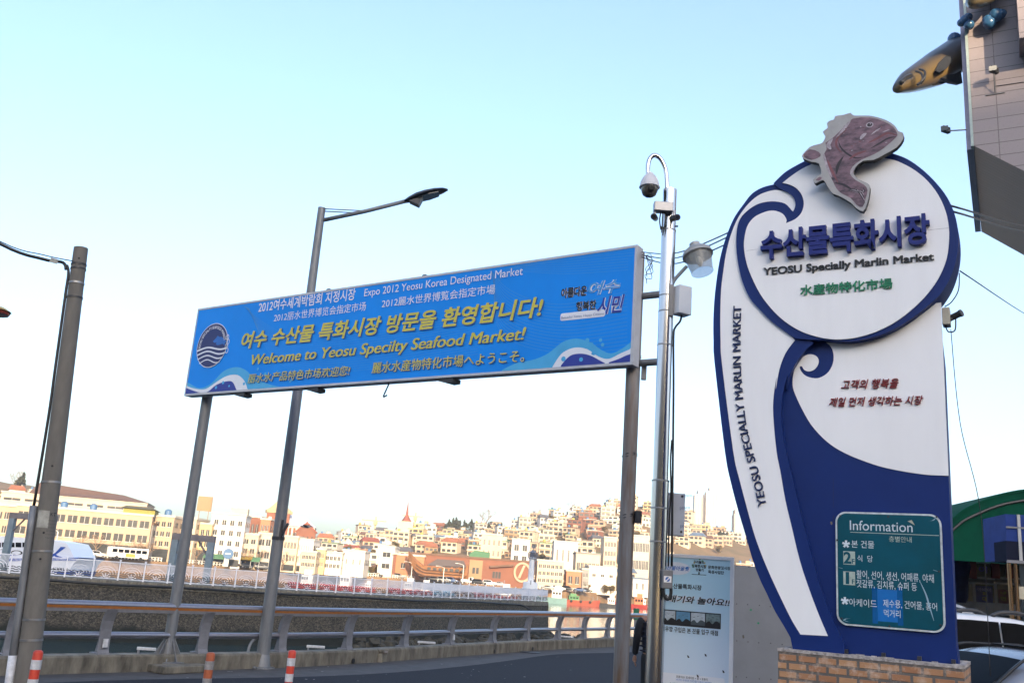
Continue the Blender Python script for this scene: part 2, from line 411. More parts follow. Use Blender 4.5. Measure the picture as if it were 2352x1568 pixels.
def rail_post(p, nn):
    tdir = V((nn.y, -nn.x, 0)); mb = MB()
    pr = [(.10, .265), (.075, .34), (.045, .45), (.04, .55), (.05, .66), (.03, .78), (-.01, .88), (-.055, .955)]
    pf = [(-.12, .265), (-.085, .34), (-.075, .45), (-.075, .55), (-.08, .66), (-.10, .78), (-.14, .88), (-.18, .955)]
    ring = [(a, z) for a, z in pr] + [(a, z) for a, z in pf[::-1]]
    n_ = len(ring); w2 = .035
    vs = [p + nn * (a + .03) + V((0, 0, z)) + tdir * w2 for a, z in ring] + [p + nn * (a + .03) + V((0, 0, z)) - tdir * w2 for a, z in ring]
    mb.add(vs, [list(range(n_)), list(range(n_, 2 * n_))[::-1]] + [[i, (i + 1) % n_ + 0, n_ + (i + 1) % n_, n_ + i][::-1] for i in range(n_)])
    # front plate that gives the post its width
    for a, b_ in zip(pf, pf[1:]):
        vs = []
        for (q, z) in (a, b_):
            for s_ in (-.095, .095):
                for e in (0, .014): vs.append(p + nn * (q + .03 + e - .012) + V((0, 0, z)) + tdir * s_)
        mb.add(vs, [(0, 2, 6, 4), (1, 5, 7, 3), (0, 4, 5, 1), (2, 3, 7, 6)])
    mb.box(p + nn * .03 + V((0, 0, .275)), (.2, .26, .02), rot=math.atan2(tdir.y, tdir.x))
    return mb.build('rail_post', M['railpost'], gr)
pxs = [14, 235, 458, 645, 797, 925, 1034, 1130, 1210, 1280, 1341, 1395, 1440, 1478]
for x in pxs:
    p, nn = along(x, .3); rp_ = rail_post(p, nn)
    if x in (235, 1034):
        MB().box(p - nn * .10 + V((0, 0, .44)), (.075, .03, .13), rot=math.atan2(-nn.x, nn.y)).build('reflector', M['band'], rp_)
# small tubular light fittings on the parapet
for k, (xa, ya, xb, yb, tx) in enumerate(((320, 1483, 342, 1489, 'beside the billboard foot'), (693, 1481, 733, 1489, 'just right of the lamp post'), (953, 1475, 993, 1483, 'under the middle of the rail'), (1264, 1477 - 3, 1322, 1480, 'near the right end of the rail'))):
    pa, na = along((xa + xb) / 2, .3); z = .3; a = V(atY(xa, ya, pa.y)); b_ = V(atY(xb, yb, pa.y)); z0 = .33
    d = (b_ - a).normalized(); L = min(.5, max(.3, (b_ - a).length)); c = pa + V((0, 0, z0)) - na * .1
    t = thing('light_fitting', 'short white bar light fitting on the parapet '  + tx, 'light fitting', tuple(c - V((0, 0, .065))), 'bar light fittings on the parapet')
    ang = .12
    MB().box(c + V((0, 0, .02)), (L, .05, .045), rot=ang).build('lamp_tube', M['band'], t, bevel=.006)
    MB().box(c - V((cos(ang), sin(ang), 0)) * L * .4 - V((0, 0, .035)), (.03, .04, .07), rot=ang).build('bracket', M['railpost'], t)
# bent pipe against the parapet
p0 = V(atz(565, 1533, 0)); zt = atY(563, 1462, p0.y).z
bp_ = MB().tube(smoothpath([p0 + V((.2, -.08, .02)), p0 + V((.05, 0, .03)), p0 + V((0, .02, .12)), p0 + V((-.01, .05, zt * .6)), p0 + V((.02, .1, zt - .08)), p0 + V((.09, .22, zt))], 6), .026, 10).build('bent_pipe', M['galv'], smooth=True)
tag(bp_, 'thin bent pipe rising from the road edge in front of the parapet', 'pipe')
# stones / valve stub at the kerb
vs_ = V(atz(*c2(1205, 1425), 0)); t = thing('valve_stub', 'small rusty valve stub at the foot of the parapet', 'valve', tuple(vs_))
MB().lathe([(.09, 0), (.09, .16), (.06, .18), (.06, .22), (.1, .22), (.1, .26)], vs_ + V((0, 0, 0)), 12).build('stub', M['kerb'], t)
MB().tube([vs_ + V((-.16, .02, .2)), vs_ + V((.16, .05, .2))], .035, 8).build('handle', M['rust'], t)

for x, y in ((2150 / 3.92, 0),): pass
for k, (x, y) in enumerate(((1120, 1493), (1208, 1488), (792, 1519))):
    p, nn = along(x, .06); MB().lathe([(.05, 0), (.05, .012)], p - nn * .205 + V((0, 0, .06)), 10, axis=-nn).build('drain_hole', M['black'], kp)
for k, (x, y, w_, d_) in enumerate(((1218, 1497, .5, .3),)):
    p = V(atz(x, y, .006)); o = MB().lathe([(.3, .0), (.3, .008), (.26, .012)], p, 18).build('drain_cover', M['dark']); tag(o, 'dark round drain cover at the edge of the road by the parapet', 'drain cover')
mb = MB(); r_ = random.Random(4)
for k in range(46):
    p = V(atz(r_.uniform(420, 1400), r_.uniform(1500, 1566), .008)); s_ = r_.uniform(.012, .04); a_ = r_.uniform(0, 3)
    mb.add([p + V((cos(a_ + q) * s_ * r_.uniform(.5, 1), sin(a_ + q) * s_ * r_.uniform(.5, 1), .001 * k * .05)) for q in (0, 1.5, 3, 4.5)], [(0, 1, 2, 3)])
kind(mb.build('road_grit', M['bandgrey']), 'stuff')
# ================================================================== delineator posts
def bollard(x, y, lab, redm, bm, dirty):
    p = V(atz(x, y, .75)); p.z = 0
    t = thing('delineator_post', lab, 'bollard', tuple(p), 'flexible delineator posts on the road')
    r = .052
    MB().lathe([(.13, .005), (.13, .02), (.07, .05), (r, .06), (r, .72), (r - .004, .735), (r - .02, .748), (0, .75)], p, 20).build('post', redm, t, auto=True)
    for z in (.60, .40, .20): MB().lathe([(r + .0025, -.05), (r + .0025, .05)], p + V((0, 0, z)), 20).build('reflective_band', bm, t, auto=True)
    return t
bollard(89, 1492, 'bright red and white striped delineator post in front of the concrete utility pole', M['red'], M['band'], 0)
bollard(485, 1497, 'faded orange and grey striped delineator post, dull and dirty, between the two red ones', M['dullred'], M['bandgrey'], 1)
bollard(672, 1492, 'red and white striped delineator post to the right of the lamp post', M['red'], M['band'], 0)

# ================================================================== concrete utility pole with its cable
UP = V((-5.2, 11.5, 0))
b0 = atY(59, 1568, 11.5); b1 = atY(186, 570, 11.5); axis = (b1 - b0); lean = axis / axis.z; foot = b0 - lean * b0.z
t = thing('utility_pole', 'tall weathered concrete utility pole with steel conduit at the left edge', 'utility pole', tuple(foot))
def pz(z, dx=0, dy=0): return foot + lean * z + V((dx, dy, 0))
TOP = b1.z; rb, rt = .128, .086
rad = lambda z: rb + (rt - rb) * z / TOP
mb = MB(); mb.tube([pz(z * TOP / 12) for z in range(13)], [rad(z * TOP / 12) for z in range(13)], 28); shaft = mb.build('shaft', M['conc'], t, auto=True)
for x, y in ((870, 372), (790, 700)):
    pass
zz = [atY(x * .2197, 516.8 + y * .2197, 11.5).z for x, y in ((815, 415), (800, 460), (790, 610), (770, 760))]
bands = [zz[0], zz[1], zz[2], zz[3], atY(*c1(310, 213), 11.5).z, atY(*c1(240, 676), 11.5).z, atY(*c1(180, 1135), 11.5).z, atY(*c1(160, 1272), 11.5).z]
for z in bands: MB().tube([pz(z - .012), pz(z + .012)], rad(z) + .006, 28).build('steel_band', M['water_steel'] if z < 3 or z == bands[2] else M['dark'], t)
mb = MB()
for fx, fy in ((c1(345, 110)), (c1(285, 555)), (c1(262, 730)), (184 + 3, 598)):
    z = atY(fx, fy, 11.5).z; d = V((.35, -1, 0)).normalized(); mb.tube([pz(z) + d * (rad(z) - .01), pz(z) + d * (rad(z) + .004)], .014, 8)
mb.build('bolt_hole', M['black'], shaft)
cx = V((-.93, -.36, 0)); ctop = atY(*c1(230, 375), 11.5).z
MB().tube([pz(z) + cx * (rad(z) + .045) for z in (0.05, 1.0, 2.0, ctop)], .045, 12).build('conduit', M['galv'], t, smooth=True)
MB().tube([pz(z) + cx * (rad(z) + .045) for z in (0.0, .62)], .049, 12).build('conduit_sleeve', M['band'], t, smooth=True)
ca = atY(145, 603, 11.5)
cpts = [pz(ctop) + cx * (rad(ctop) + .045)] + [pz(z) + cx * (rad(z) + .02) for z in (3.4, 4.0, 4.6, 5.0)]
tipz = atY(163, 612, 11.5).z; cpts += [pz(tipz - .1) + cx * (rad(tipz) + .02), pz(tipz) + cx * (rad(tipz) + .05)]
MB().tube(smoothpath(cpts, 5), .018, 8).build('riser_cable', M['black'], t, smooth=True)
z0 = atY(*c1(262, 520), 11.5).z; z1 = atY(*c1(275, 405), 11.5).z; mb = MB(); nn = 8
for i in range(nn + 1):
    a = R_(-122 + 70 * i / nn)
    for z in (z0, z1): mb.v.append(pz(z) + V((cos(a), sin(a), 0)) * (rad(z) + .004))
for i in range(nn): mb.f.append([2 * i, 2 * i + 2, 2 * i + 3, 2 * i + 1]); mb.m.append(0)
M['notice'] = mat('worn_notice', (.36, .35, .31), .7, var=.35, scale=9)
nb = mb.build('notice_plate', M['notice'], t, smooth=True)
fr_n = Fr(pz(0) + V((-.01, -rad(2.2) - .012, 0)), R_(90)); mb = MB()
text(mb, 'KT', fr_n, (-.035, z1 - .06), (.03, z1 - .06), .04, lift=.008)
for k in range(6): text(mb, 'ㅁㅇㄱ ㅂㅅㅇ ㄷㄱ'[k % 3:], fr_n, (-.05, z1 - .12 - k * .04), (.055, z1 - .12 - k * .04), .014, lift=.006, off=0)
mb.build('notice_text', M['dark'], nb)
# overhead cable coming in from the left, with its white tag
A0 = pz(tipz) + cx * (rad(tipz) + .05); e1 = atY(0, 560, 11.2); e2 = e1 + (e1 - A0) * 1.6 + V((0, 0, .35))
oc = thing('overhead_cable', 'black overhead cable with a white tag running from the concrete pole to the left', 'cable', tuple(A0))
mid = A0.lerp(e1, .35) + V((0, 0, -.02))
MB().tube(smoothpath([A0 + V((.0, 0, -.06)), A0 + V((-.06, 0, .03)), mid, e1, e2], 6), .02, 8).build('main_strand', M['black'], oc, smooth=True)
MB().tube(smoothpath([A0 + V((.1, -.02, .05)), mid + V((0, -.02, .05)), e1 + V((0, 0, .03)), e2], 6), .007, 6).build('thin_strand', M['dark'], oc, smooth=True)
tg = atY(124, 599, 11.3); MB().box(tg, (.10, .008, .06), tilt=Matrix.Rotation(R_(12), 3, 'Y')).build('cable_tag', M['notice'], oc)
# tip of a wall lantern poking in at the left edge
lp_ = atY(-14, 713, 9); t = thing('lantern', 'tip of a small lantern just showing at the left edge of the photo', 'lantern', tuple(lp_))
MB().lathe([(.02, .05), (.1, .035), (.16, .0)], lp_, 14).build('lantern_hood', mat('lantern_yellow', (.5, .36, .1), .5), t)
MB().lathe([(.14, -.035), (.15, -.012), (.11, -.004)], lp_, 14).build('lantern_rim', mat('lantern_red', (.3, .05, .03), .5), t)
MB().tube([lp_ + V((-.9, 0, .1)), lp_ + V((-.3, 0, .1)), lp_ + V((0, 0, .05))], .015, 6).build('lantern_arm', M['dark'], t)

# ================================================================== street lamp
LP = V(atz(600, 1533, 0)); Yl = LP.y
t = thing('street_lamp', 'tall grey street lamp with one slanting arm and dark flat lamp head', 'street lamp', tuple(LP))
tp = atY(741, 478, Yl); pj = atY(700, 740, Yl)
MB().tube([LP, V((LP.x, LP.y, 4)), V((LP.x + .005, LP.y, tp.z))], [.118, .105, .078], 20).build('pole', M['galv'], t, smooth=False, auto=True)
MB().lathe([(.24, 0), (.24, .02), (.16, .03), (.13, .2), (.118, .24)], LP, 20).build('base', M['galv'], t, auto=True)
a0 = atY(741, 506, Yl); a1 = atY(936, 461, Yl)
MB().tube([a0, a0.lerp(a1, .5) + V((0, 0, -.02)), a1], .042, 12).build('arm', M['galv'], t, smooth=True)
s0 = atY(746, 481, Yl); s1 = atY(829, 485, Yl)
st = MB(); st.tube([s0 + V((0, -.03, 0)), s1 + V((0, -.03, 0))], .012, 8); st.tube([s0 + V((0, .03, -.03)), s1 + V((0, .03, -.03))], .012, 8); st.build('stay_rod', M['galv'], t, smooth=True)
# lamp head: a flat leaf-shaped shell seen from below
h0 = atY(930, 465, Yl); h1 = atY(1029, 437, Yl); ax = (h1 - h0); L = ax.length; ax.normalize(); sd = V((0, 1, 0)); sd = (sd - ax * sd.dot(ax)).normalized(); up = ax.cross(sd)
if up.z < 0: up = -up
mb = MB(); prof = [(0, .07, .03), (.12, .12, .07), (.3, .19, .1), (.5, .21, .1), (.72, .19, .08), (.9, .12, .05), (1, .02, .015)]
for q, wd, hg in prof:
    for k in range(12):
        a = 2 * pi * k / 12; zz_ = sin(a); mb.v.append(h0 + ax * q * L + sd * cos(a) * wd + up * (zz_ * hg if zz_ > 0 else zz_ * .03) + up * .02)
for i in range(len(prof) - 1):
    for k in range(12): a, b_ = i * 12 + k, i * 12 + (k + 1) % 12; mb.f.append([a, b_, b_ + 12, a + 12]); mb.m.append(0)
mb.f += [list(range(12))[::-1], list(range(72, 84))]; mb.m += [0, 0]
M['lamphead'] = mat('lamp_head_grey', (.05, .052, .06), .5, .2, var=.15)
hd = mb.build('lamp_head', M['lamphead'], t, auto=True)
mb = MB(); q = [(.32, -.13), (.32, .13), (.55, .17), (.78, .13), (.78, -.13), (.55, -.17)]
mb.add([h0 + ax * a * L + sd * b_ - up * .018 for a, b_ in q] + [h0 + ax * a * L + sd * b_ - up * .03 for a, b_ in q], [list(range(6)), list(range(6, 12))] + [[i, (i + 1) % 6, 6 + (i + 1) % 6, 6 + i] for i in range(6)])
mb.build('lamp_glass', M['glass'], hd)
mb = MB(); gb = [(.02, .05), (.2, .05), (.36, 0)]
k0 = h0 + ax * .05 * L; gearp = [h0 + ax * .1 * L - up * .02, h0 + ax * .42 * L - up * .02, h0 + ax * .27 * L - up * .17]
mb.add([p + sd * .1 for p in gearp] + [p - sd * .1 for p in gearp], [(0, 1, 2), (5, 4, 3), (0, 3, 4, 1), (1, 4, 5, 2), (2, 5, 3, 0)])
mb.build('gear_flap', M['lamphead'], hd)
# broken bracket on the pole, lower down
q = atY(641, 1222, Yl); zb = q.z
mb = MB(); mb.tube([V((LP.x + .05, Yl - .1, zb - .1)), atY(662, 1201, Yl - .1)], .028, 6); mb.tube([V((LP.x + .05, Yl - .1, zb - .08)), atY(650, 1193, Yl - .1)], .025, 6)
mb.tube([V((LP.x, Yl, zb - .14)), V((LP.x, Yl, zb - .08))], .125, 14); mb.build('bracket', M['dark'], t)

# ================================================================== welcome billboard
BU = V((1.55 + 5.83, 11.75 - 16.73, 0)); BAZ = math.atan2(BU.x, BU.y); BL = BU.length
fb = Fr((-5.83, 16.73, 0), BAZ)
uL, zTL = fb.hit(457, 714); _, zBL = fb.hit(425, 905); uR, zTR = fb.hit(1459, 567); _, zBR = fb.hit(1455, 830)
ZT = (zTL + zTR) / 2; ZB = (zBL + zBR) / 2; UL, UR = uL, uR
bb = thing('welcome_billboard', 'long blue welcome billboard in four languages on two grey steel posts', 'billboard', tuple(fb.pt((UL + UR) / 2, 0)))
panel = MB(); panel.prism([(UL, ZB), (UR, ZB), (UR, ZT), (UL, ZT)], fb, -.16, 0); pn = panel.build('sign_panel', M['pblue'], bb)
fm = MB()
for a, b_, c, d in ((UL - .03, ZT, UR + .035, ZT + .035), (UL - .03, ZB - .035, UR + .035, ZB), (UL - .03, ZB, UL, ZT), (UR, ZB, UR + .035, ZT)):
    fm.prism([(a, b_), (c, b_), (c, d), (a, d)], fb, -.175, .006)
fm.build('frame', mat('frame_grey', (.5, .5, .53), .5, .2, var=.1), bb)
# posts
pl_ = V(atz(346, 1535, 0)); ul = (pl_ - fb.o).dot(fb.u); wl = (pl_ - fb.o).dot(fb.n)
ur_, _ = fb.hit(1440, 900)
for (u, m_, base) in ((UL + .27, M['galv'], 1), (UR - .09, M['rust'], 0)):
    c = fb.pt(u, 0, -.27)
    ps = MB().tube([c, c + V((0, 0, 2.4)), c + V((0, 0, ZT + .02))], .094, 24).build('post', m_, bb, auto=True)
    mb = MB(); mb.lathe([(.3, .12), (.3, .14), (.13, .16), (.1, .42), (.094, .44)], c, 20)
    for k in range(10):
        a = 2 * pi * k / 10; d = V((cos(a), sin(a), 0)); e = V((-d.y, d.x, 0)) * .008
        mb.add([c + d * .09 + e + V((0, 0, .14)), c + d * .29 + e + V((0, 0, .14)), c + d * .09 + e + V((0, 0, .5)), c + d * .09 - e + V((0, 0, .14)), c + d * .29 - e + V((0, 0, .14)), c + d * .09 - e + V((0, 0, .5))], [(0, 1, 2), (5, 4, 3), (1, 4, 5, 2)])
    mb.build('base_gusset', M['galv'], ps)
    MB().box(c + V((0, 0, .06)), (1.15, .95, .12), rot=-BAZ + pi / 2).build('footing', M['kerb'], ps, bevel=.02)
mb = MB()
for zz_ in (ZT - .6, ZB + .05): mb.tube([fb.pt(UL + .1, zz_, -.27), fb.pt(UR + .28, zz_, -.27)], .048, 12)
mb.build('cross_tube', M['galv'], bb, auto=True)
for x, y in ((545, 899), (712, 887), (1020, 866)):
    u, z = fb.hit(x, y); MB().prism([(u - .22, ZB - .04), (u + .16, ZB - .04), (u + .16, ZB - .1), (u + .05, ZB - .11)], fb, -.2, -.02).build('spot_bracket', M['dark'], bb)
for x, y in ((750, 661), (970, 636)):
    u, z = fb.hit(x, y); MB().prism([(u - .06, ZT + .035), (u + .06, ZT + .035), (u + .03, ZT + .075), (u - .03, ZT + .075)], fb, -.12, -.04).build('lifting_eye', M['dark'], bb)
u0, z0 = fb.hit(880, 875); hw_ = MB().tube(smoothpath([fb.pt(u0 + .02, ZB - .03, -.1), fb.pt(u0 + .03, z0 - .03, -.1), fb.pt(u0, z0 - .1, -.1), fb.pt(u0 - .05, z0 - .22, -.1), fb.pt(u0 + .02, z0 - .2, -.1)], 5), .012, 6).build('loose_wire', M['dark'], bb)
# wires wound round the posts
for u, zs, px_ in ((UR - .09, (1045, 1185, 820), 1), ):
    for y in zs:
        zz_ = atY(1440, y, fb.pt(u, 0, -.27).y).z
        mb = MB(); c = fb.pt(u, 0, -.27)
        mb.tube([c + V((.1 * cos(a / 6 * 2 * pi), .1 * sin(a / 6 * 2 * pi), zz_ + .03 * sin(a * 1.3))) for a in range(14)], .006, 5); mb.build('binding_wire', M['dark'], bb)
c = fb.pt(UR - .09, 0, -.27); zz_ = atY(1458, 1187, c.y).z
MB().box(c + V((.13, -.06, zz_)), (.08, .1, .15)).build('junction_box', M['dark'], bb)
zz_ = atY(1472, 855, c.y).z; MB().box(c + V((.14, -.02, zz_)), (.06, .07, .2)).build('ballast_box', M['railpost'], bb)
mb = MB()
for k in range(5):
    s_ = rnd.random(); mb.tube(smoothpath([c + V((.1, -.05, ZT - .02)), c + V((.16 + .05 * s_, -.05, ZT - .08 * k)), c + V((.2 - .1 * s_, -.06, ZT - .15 - .05 * k)), c + V((.13, -.05, ZT - .22 - .05 * k))], 4), .005, 5)
mb.build('loose_wire', M['dark'], bb)

def clipb(pts): return [(min(max(u, UL + .002), UR - .002), min(max(z, ZB + .002), ZT - .002)) for u, z in pts]
def bp6(pts, sm=4): return clipb(smooth2([fb.hit(*c6(*p)) for p in pts], sm))
def base(pts): return pts + [(pts[-1][0], ZB + .002), (pts[0][0], ZB + .002)]
wv = MB(); wr_ = MB()   # printed waves, one at each end
lc = bp6([(30, 715), (62, 716), (120, 745), (180, 722), (240, 662), (300, 641), (350, 655), (400, 700), (455, 722), (520, 738), (590, 742)])
lw = bp6([(30, 728), (52, 730), (90, 745), (150, 750), (210, 712), (260, 684), (310, 680), (345, 710), (362, 757)])
ln = bp6([(30, 742), (47, 741), (90, 757), (130, 768), (165, 762), (205, 730), (250, 713), (285, 714), (305, 752), (306, 760)])
rc = bp6([(1620, 655), (1690, 622), (1780, 603), (1850, 572), (1920, 517), (1990, 500), (2060, 520), (2110, 555), (2160, 573), (2210, 552), (2265, 512), (2285, 500)])
rw = bp6([(1870, 640), (1895, 600), (1925, 567), (1980, 545), (2040, 552), (2100, 590), (2150, 600), (2210, 572), (2285, 540)])
rn = bp6([(1912, 634), (1940, 600), (1970, 580), (2015, 575), (2060, 585), (2100, 606), (2130, 622)])
rn2 = bp6([(2150, 618), (2200, 600), (2240, 582), (2285, 570)])
for i, (pp, m_) in enumerate(((lc, 0), (rc, 0), (lw, 1), (rw, 1), (ln, 2), (rn, 2), (rn2, 2))): (wv if i in (0, 2, 4) else wr_).poly(base(pp), fb, .003 + .002 * m_, m_)
for k in range(26):
    side = k % 2; x, y = (rnd.uniform(160, 600), rnd.uniform(640, 735)) if side else (rnd.uniform(1880, 2130), rnd.uniform(505, 590))
    u, z = fb.hit(*c6(x, y)); r = rnd.uniform(.012, .035)
    if z > ZB + .06: (wv if side else wr_).poly(ellipse((u, z), r, r, 12), fb, .0085, 0)
for (x, y, r) in ((1925, 601, .035), (2012, 604, .03), (240, 718, .03), (270, 735, .02), (205, 742, .03)):
    u, z = fb.hit(*c6(x, y)); (wv if x < 1000 else wr_).poly(ellipse((u, z), r, r, 12), fb, .0095, 0)
for q_ in (wv, wr_): q_.build('wave_print', [M['pcyan'], M['pwhite'], M['pnavy']], pn)
# fine sweeping lines
fl = MB()
def ribbon(pts, wd):
    pts = [p for p in smooth2([fb.hit(*c6(*p)) for p in pts], 8)]; pts = [p for p in pts if UL + .02 < p[0] < UR - .02 and ZB + .02 < p[1] < ZT - .02]
    for p, q in zip(pts, pts[1:]):
        d = math.hypot(q[0] - p[0], q[1] - p[1]) or 1; nx, ny = -(q[1] - p[1]) / d * wd, (q[0] - p[0]) / d * wd
        fl.add([fb.pt(p[0] + nx, p[1] + ny, .0015), fb.pt(p[0] - nx, p[1] - ny, .0015), fb.pt(q[0] - nx, q[1] - ny, .0015), fb.pt(q[0] + nx, q[1] + ny, .0015)], [(0, 1, 2, 3)])
for k in range(16):
    ribbon([(1550 + k * 2, 140 + k * 3), (1660 - k * 3, 260 + k * 14), (1900, 330 + k * 16), (2270, 260 + k * 19)], .0022)
    ribbon([(330 + k * 2, 330), (470, 440 + k * 9), (640, 500 + k * 11), (980, 470 + k * 12), (1500, 440 + k * 13 - 60)], .0018)
for k in range(8): ribbon([(1600, 190 + k * 4), (1700, 130 + k * 6), (1950, 95 + k * 12), (2270, 60 + k * 14)], .002)
fl.build('line_print', M['pline'], pn)
tw = MB()
for s_, bl, br, top in (('2012여수세계박람회 지정시장', (413, 373), (892, 309), 320), ('Expo 2012 Yeosu Korea Designated Market', (937, 303), (1722, 199), 256),
                        ('2012丽水世界博览会指定市场', (490, 420), (945, 361), 379), ('2012麗水世界博覧会指定市場', (1025, 350), (1585, 279), 307)):
    tw = MB(); ptext(tw, s_, fb, c6, bl, br, top, lift=.011, off=.012 if '지' in s_ else 0); tw.build('white_lettering', M['pwhite'], pn)
for s_, bl, br, top, sh, off in (('여수 수산물 특화시장 방문을 환영합니다!', (325, 560), (1822, 385), 478, .18, .024), ('Welcome to Yeosu Specilty Seafood Market!', (375, 648), (1734, 522), 583, .2, 0),
                       ('丽水水产品特色市场欢迎您!', (362, 722), (866, 683), 676, .15, .004), ('麗水水産物特化市場へようこそ。', (975, 675), (1730, 614), 620, .05, .004)):
    ty = MB(); tsx = MB(); ptext(tsx, s_, fb, c6, (bl[0] + 5, bl[1] + 4), (br[0] + 5, br[1] + 4), top + 4, lift=.0105, off=off, shear=sh)
    ptext(ty, s_, fb, c6, bl, br, top, lift=.0125, off=off, shear=sh, bold=0 if off else .028)
    tl_ = ty.build('yellow_lettering', M['pyellow'], pn); tsx.build('lettering_shadow', mat('banner_shadow_print', (.004, .08, .33), .5, var=0), pn)
# round logo on the left
lu, lz = fb.hit(*c6(186, 534)); lt = fb.hit(*c6(205, 428))[1]; lr = lt - lz
lu0 = fb.hit(*c6(112, 545))[0]; lrx = lr
lg = MB(); lg.poly(ellipse((lu, lz), lrx * 1.03, lr * 1.03, 48), fb, .011, 1); lg.poly(ellipse((lu, lz), lrx, lr, 48), fb, .0125, 0)
for k in range(4):
    z = lz - lr * (.12 + .2 * k); xs = math.sqrt(max(0, 1 - ((z - lz) / lr) ** 2)) * lrx * .985
    up_ = [(lu - xs + 2 * xs * i / 20, z + .045 * lr * 2 * sin((i / 20 - .1) * 2 * pi) * (1 if k else .8)) for i in range(21)]
    wd = lr * (.075 - .008 * k); lg.poly(up_ + [(u, v - wd) for u, v in up_[::-1]], fb, .014, 1)
fish = [(.02, .18), (.18, .3), (.3, .42), (.42, .36), (.6, .34), (.8, .22), (.95, .1), (.85, .02), (.9, -.08), (.7, .02), (.5, -.02), (.35, -.02), (.25, .04), (.3, .12), (.15, .1)]
lg.poly([(lu + a * lrx, lz + b_ * lr) for a, b_ in fish], fb, .0145, 2)
for (a, b_) in ((.98, .3), (1.06, .08), (1.0, -.12), (1.06, -.32)):
    e = ellipse((lu + a * lrx, lz + b_ * lr), .1 * lrx, .13 * lr, 16); e2 = ellipse((lu + a * lrx, lz + b_ * lr), .07 * lrx, .1 * lr, 16)
    for i in range(16): j = (i + 1) % 16; lg.add([fb.pt(*e[i], .0148), fb.pt(*e[j], .0148), fb.pt(*e2[j], .0148), fb.pt(*e2[i], .0148)], [(0, 1, 2, 3)], 1)
text_path(lg, 'YEOSU SPECIALTY SEAFOOD MARKET', fb, [(lu + .84 * lrx * cos(a), lz + .84 * lr * sin(a)) for a in [R_(188 - 176 * i / 30) for i in range(31)]], lr * .13, lift=.0155, off=.0, m=1)
lg.build('market_logo', [M['logonavy'], M['pwhite'], mat('logo_fish_blue', (.02, .14, .5), .5)], pn)
# city slogan on the right
sg = MB()
for s_, bl, br, top, m_, sh, off in (('아름다운', (1912, 303), (2040, 286), 254, 0, 0, .03), ('여수', (2046, 292), (2207, 268), 225, 2, .25, .015), ('행복한', (1986, 368), (2086, 353), 322, 0, 0, .03),
                            ('시민', (2090, 388), (2225, 366), 300, 3, .25, .02)):
    ptext(sg, s_, fb, c6, bl, br, top, lift=.004, off=.05, shear=sh, m=1)
    ptext(sg, s_, fb, c6, bl, br, top, lift=.009, off=off, shear=sh, m=m_)
a = fb.hit(*c6(1908, 412)); b_ = fb.hit(*c6(2130, 388)); zc_ = (a[1] + b_[1]) / 2
sg.poly(rrect(a[0], zc_ - .005, b_[0], zc_ + .1, .03), fb, .004, 1); ptext(sg, 'Beautiful Yeosu, Happy Citizens', fb, c6, (1914, 408), (2124, 386), 392, lift=.009, off=.0, m=4)
sg.build('city_slogan', [M['letblack'], M['pwhite'], mat('slogan_blue', (.05, .3, .7), .5), M['pnavy'], mat('slogan_grey', (.15, .2, .35), .5)], pn)

# ================================================================== steel camera pole
CY = 9.3
c0 = atY(1519, 1568, CY); ctp = atY(1530, 437, CY); CX = (c0.x + ctp.x) / 2 - .015; CP = V((CX, CY, 0))
t = thing('camera_pole', 'shiny stainless steel pole carrying a dome camera, small cameras and a floodlight', 'camera pole', tuple(CP))
def cz(y): return atY(1530, y, CY).z
zj = cz(1106)
MB().tube([CP, V((CX, CY, zj))], .085, 28).build('lower_tube', M['steel'], t, auto=True)
MB().lathe([(.076, 0), (.076, cz(528) - zj)], V((CX, CY, zj)), 28).build('upper_tube', M['steel'], t, auto=True)
MB().lathe([(.073, 0), (.073, cz(436) - cz(528)), (.066, cz(436) - cz(528) + .004)], V((CX, CY, cz(528))), 28).build('top_tube', M['steel'], t, auto=True)
MB().lathe([(.2, 0), (.2, .02), (.09, .03), (.08, .1)], CP, 20).build('base_plate', M['steel'], t)
for y in (530, 680, 716, 793, 1105, 1168, 1245): MB().lathe([((.086 if y > 1100 else .077), -.008), ((.088 if y > 1100 else .079), -.006), ((.088 if y > 1100 else .079), .006), ((.086 if y > 1100 else .077), .008)], V((CX, CY, cz(y))), 24).build('clamp_band', M['water_steel'], t)
gpts = [atY(x, y, CY) for x, y in ((1532, 470), (1532, 420), (1528, 388), (1517, 365), (1503, 357), (1492, 366), (1488, 385), (1489, 405))]
gn = MB().tube(smoothpath(gpts, 6), .024, 14).build('gooseneck', M['steel'], t, smooth=True)
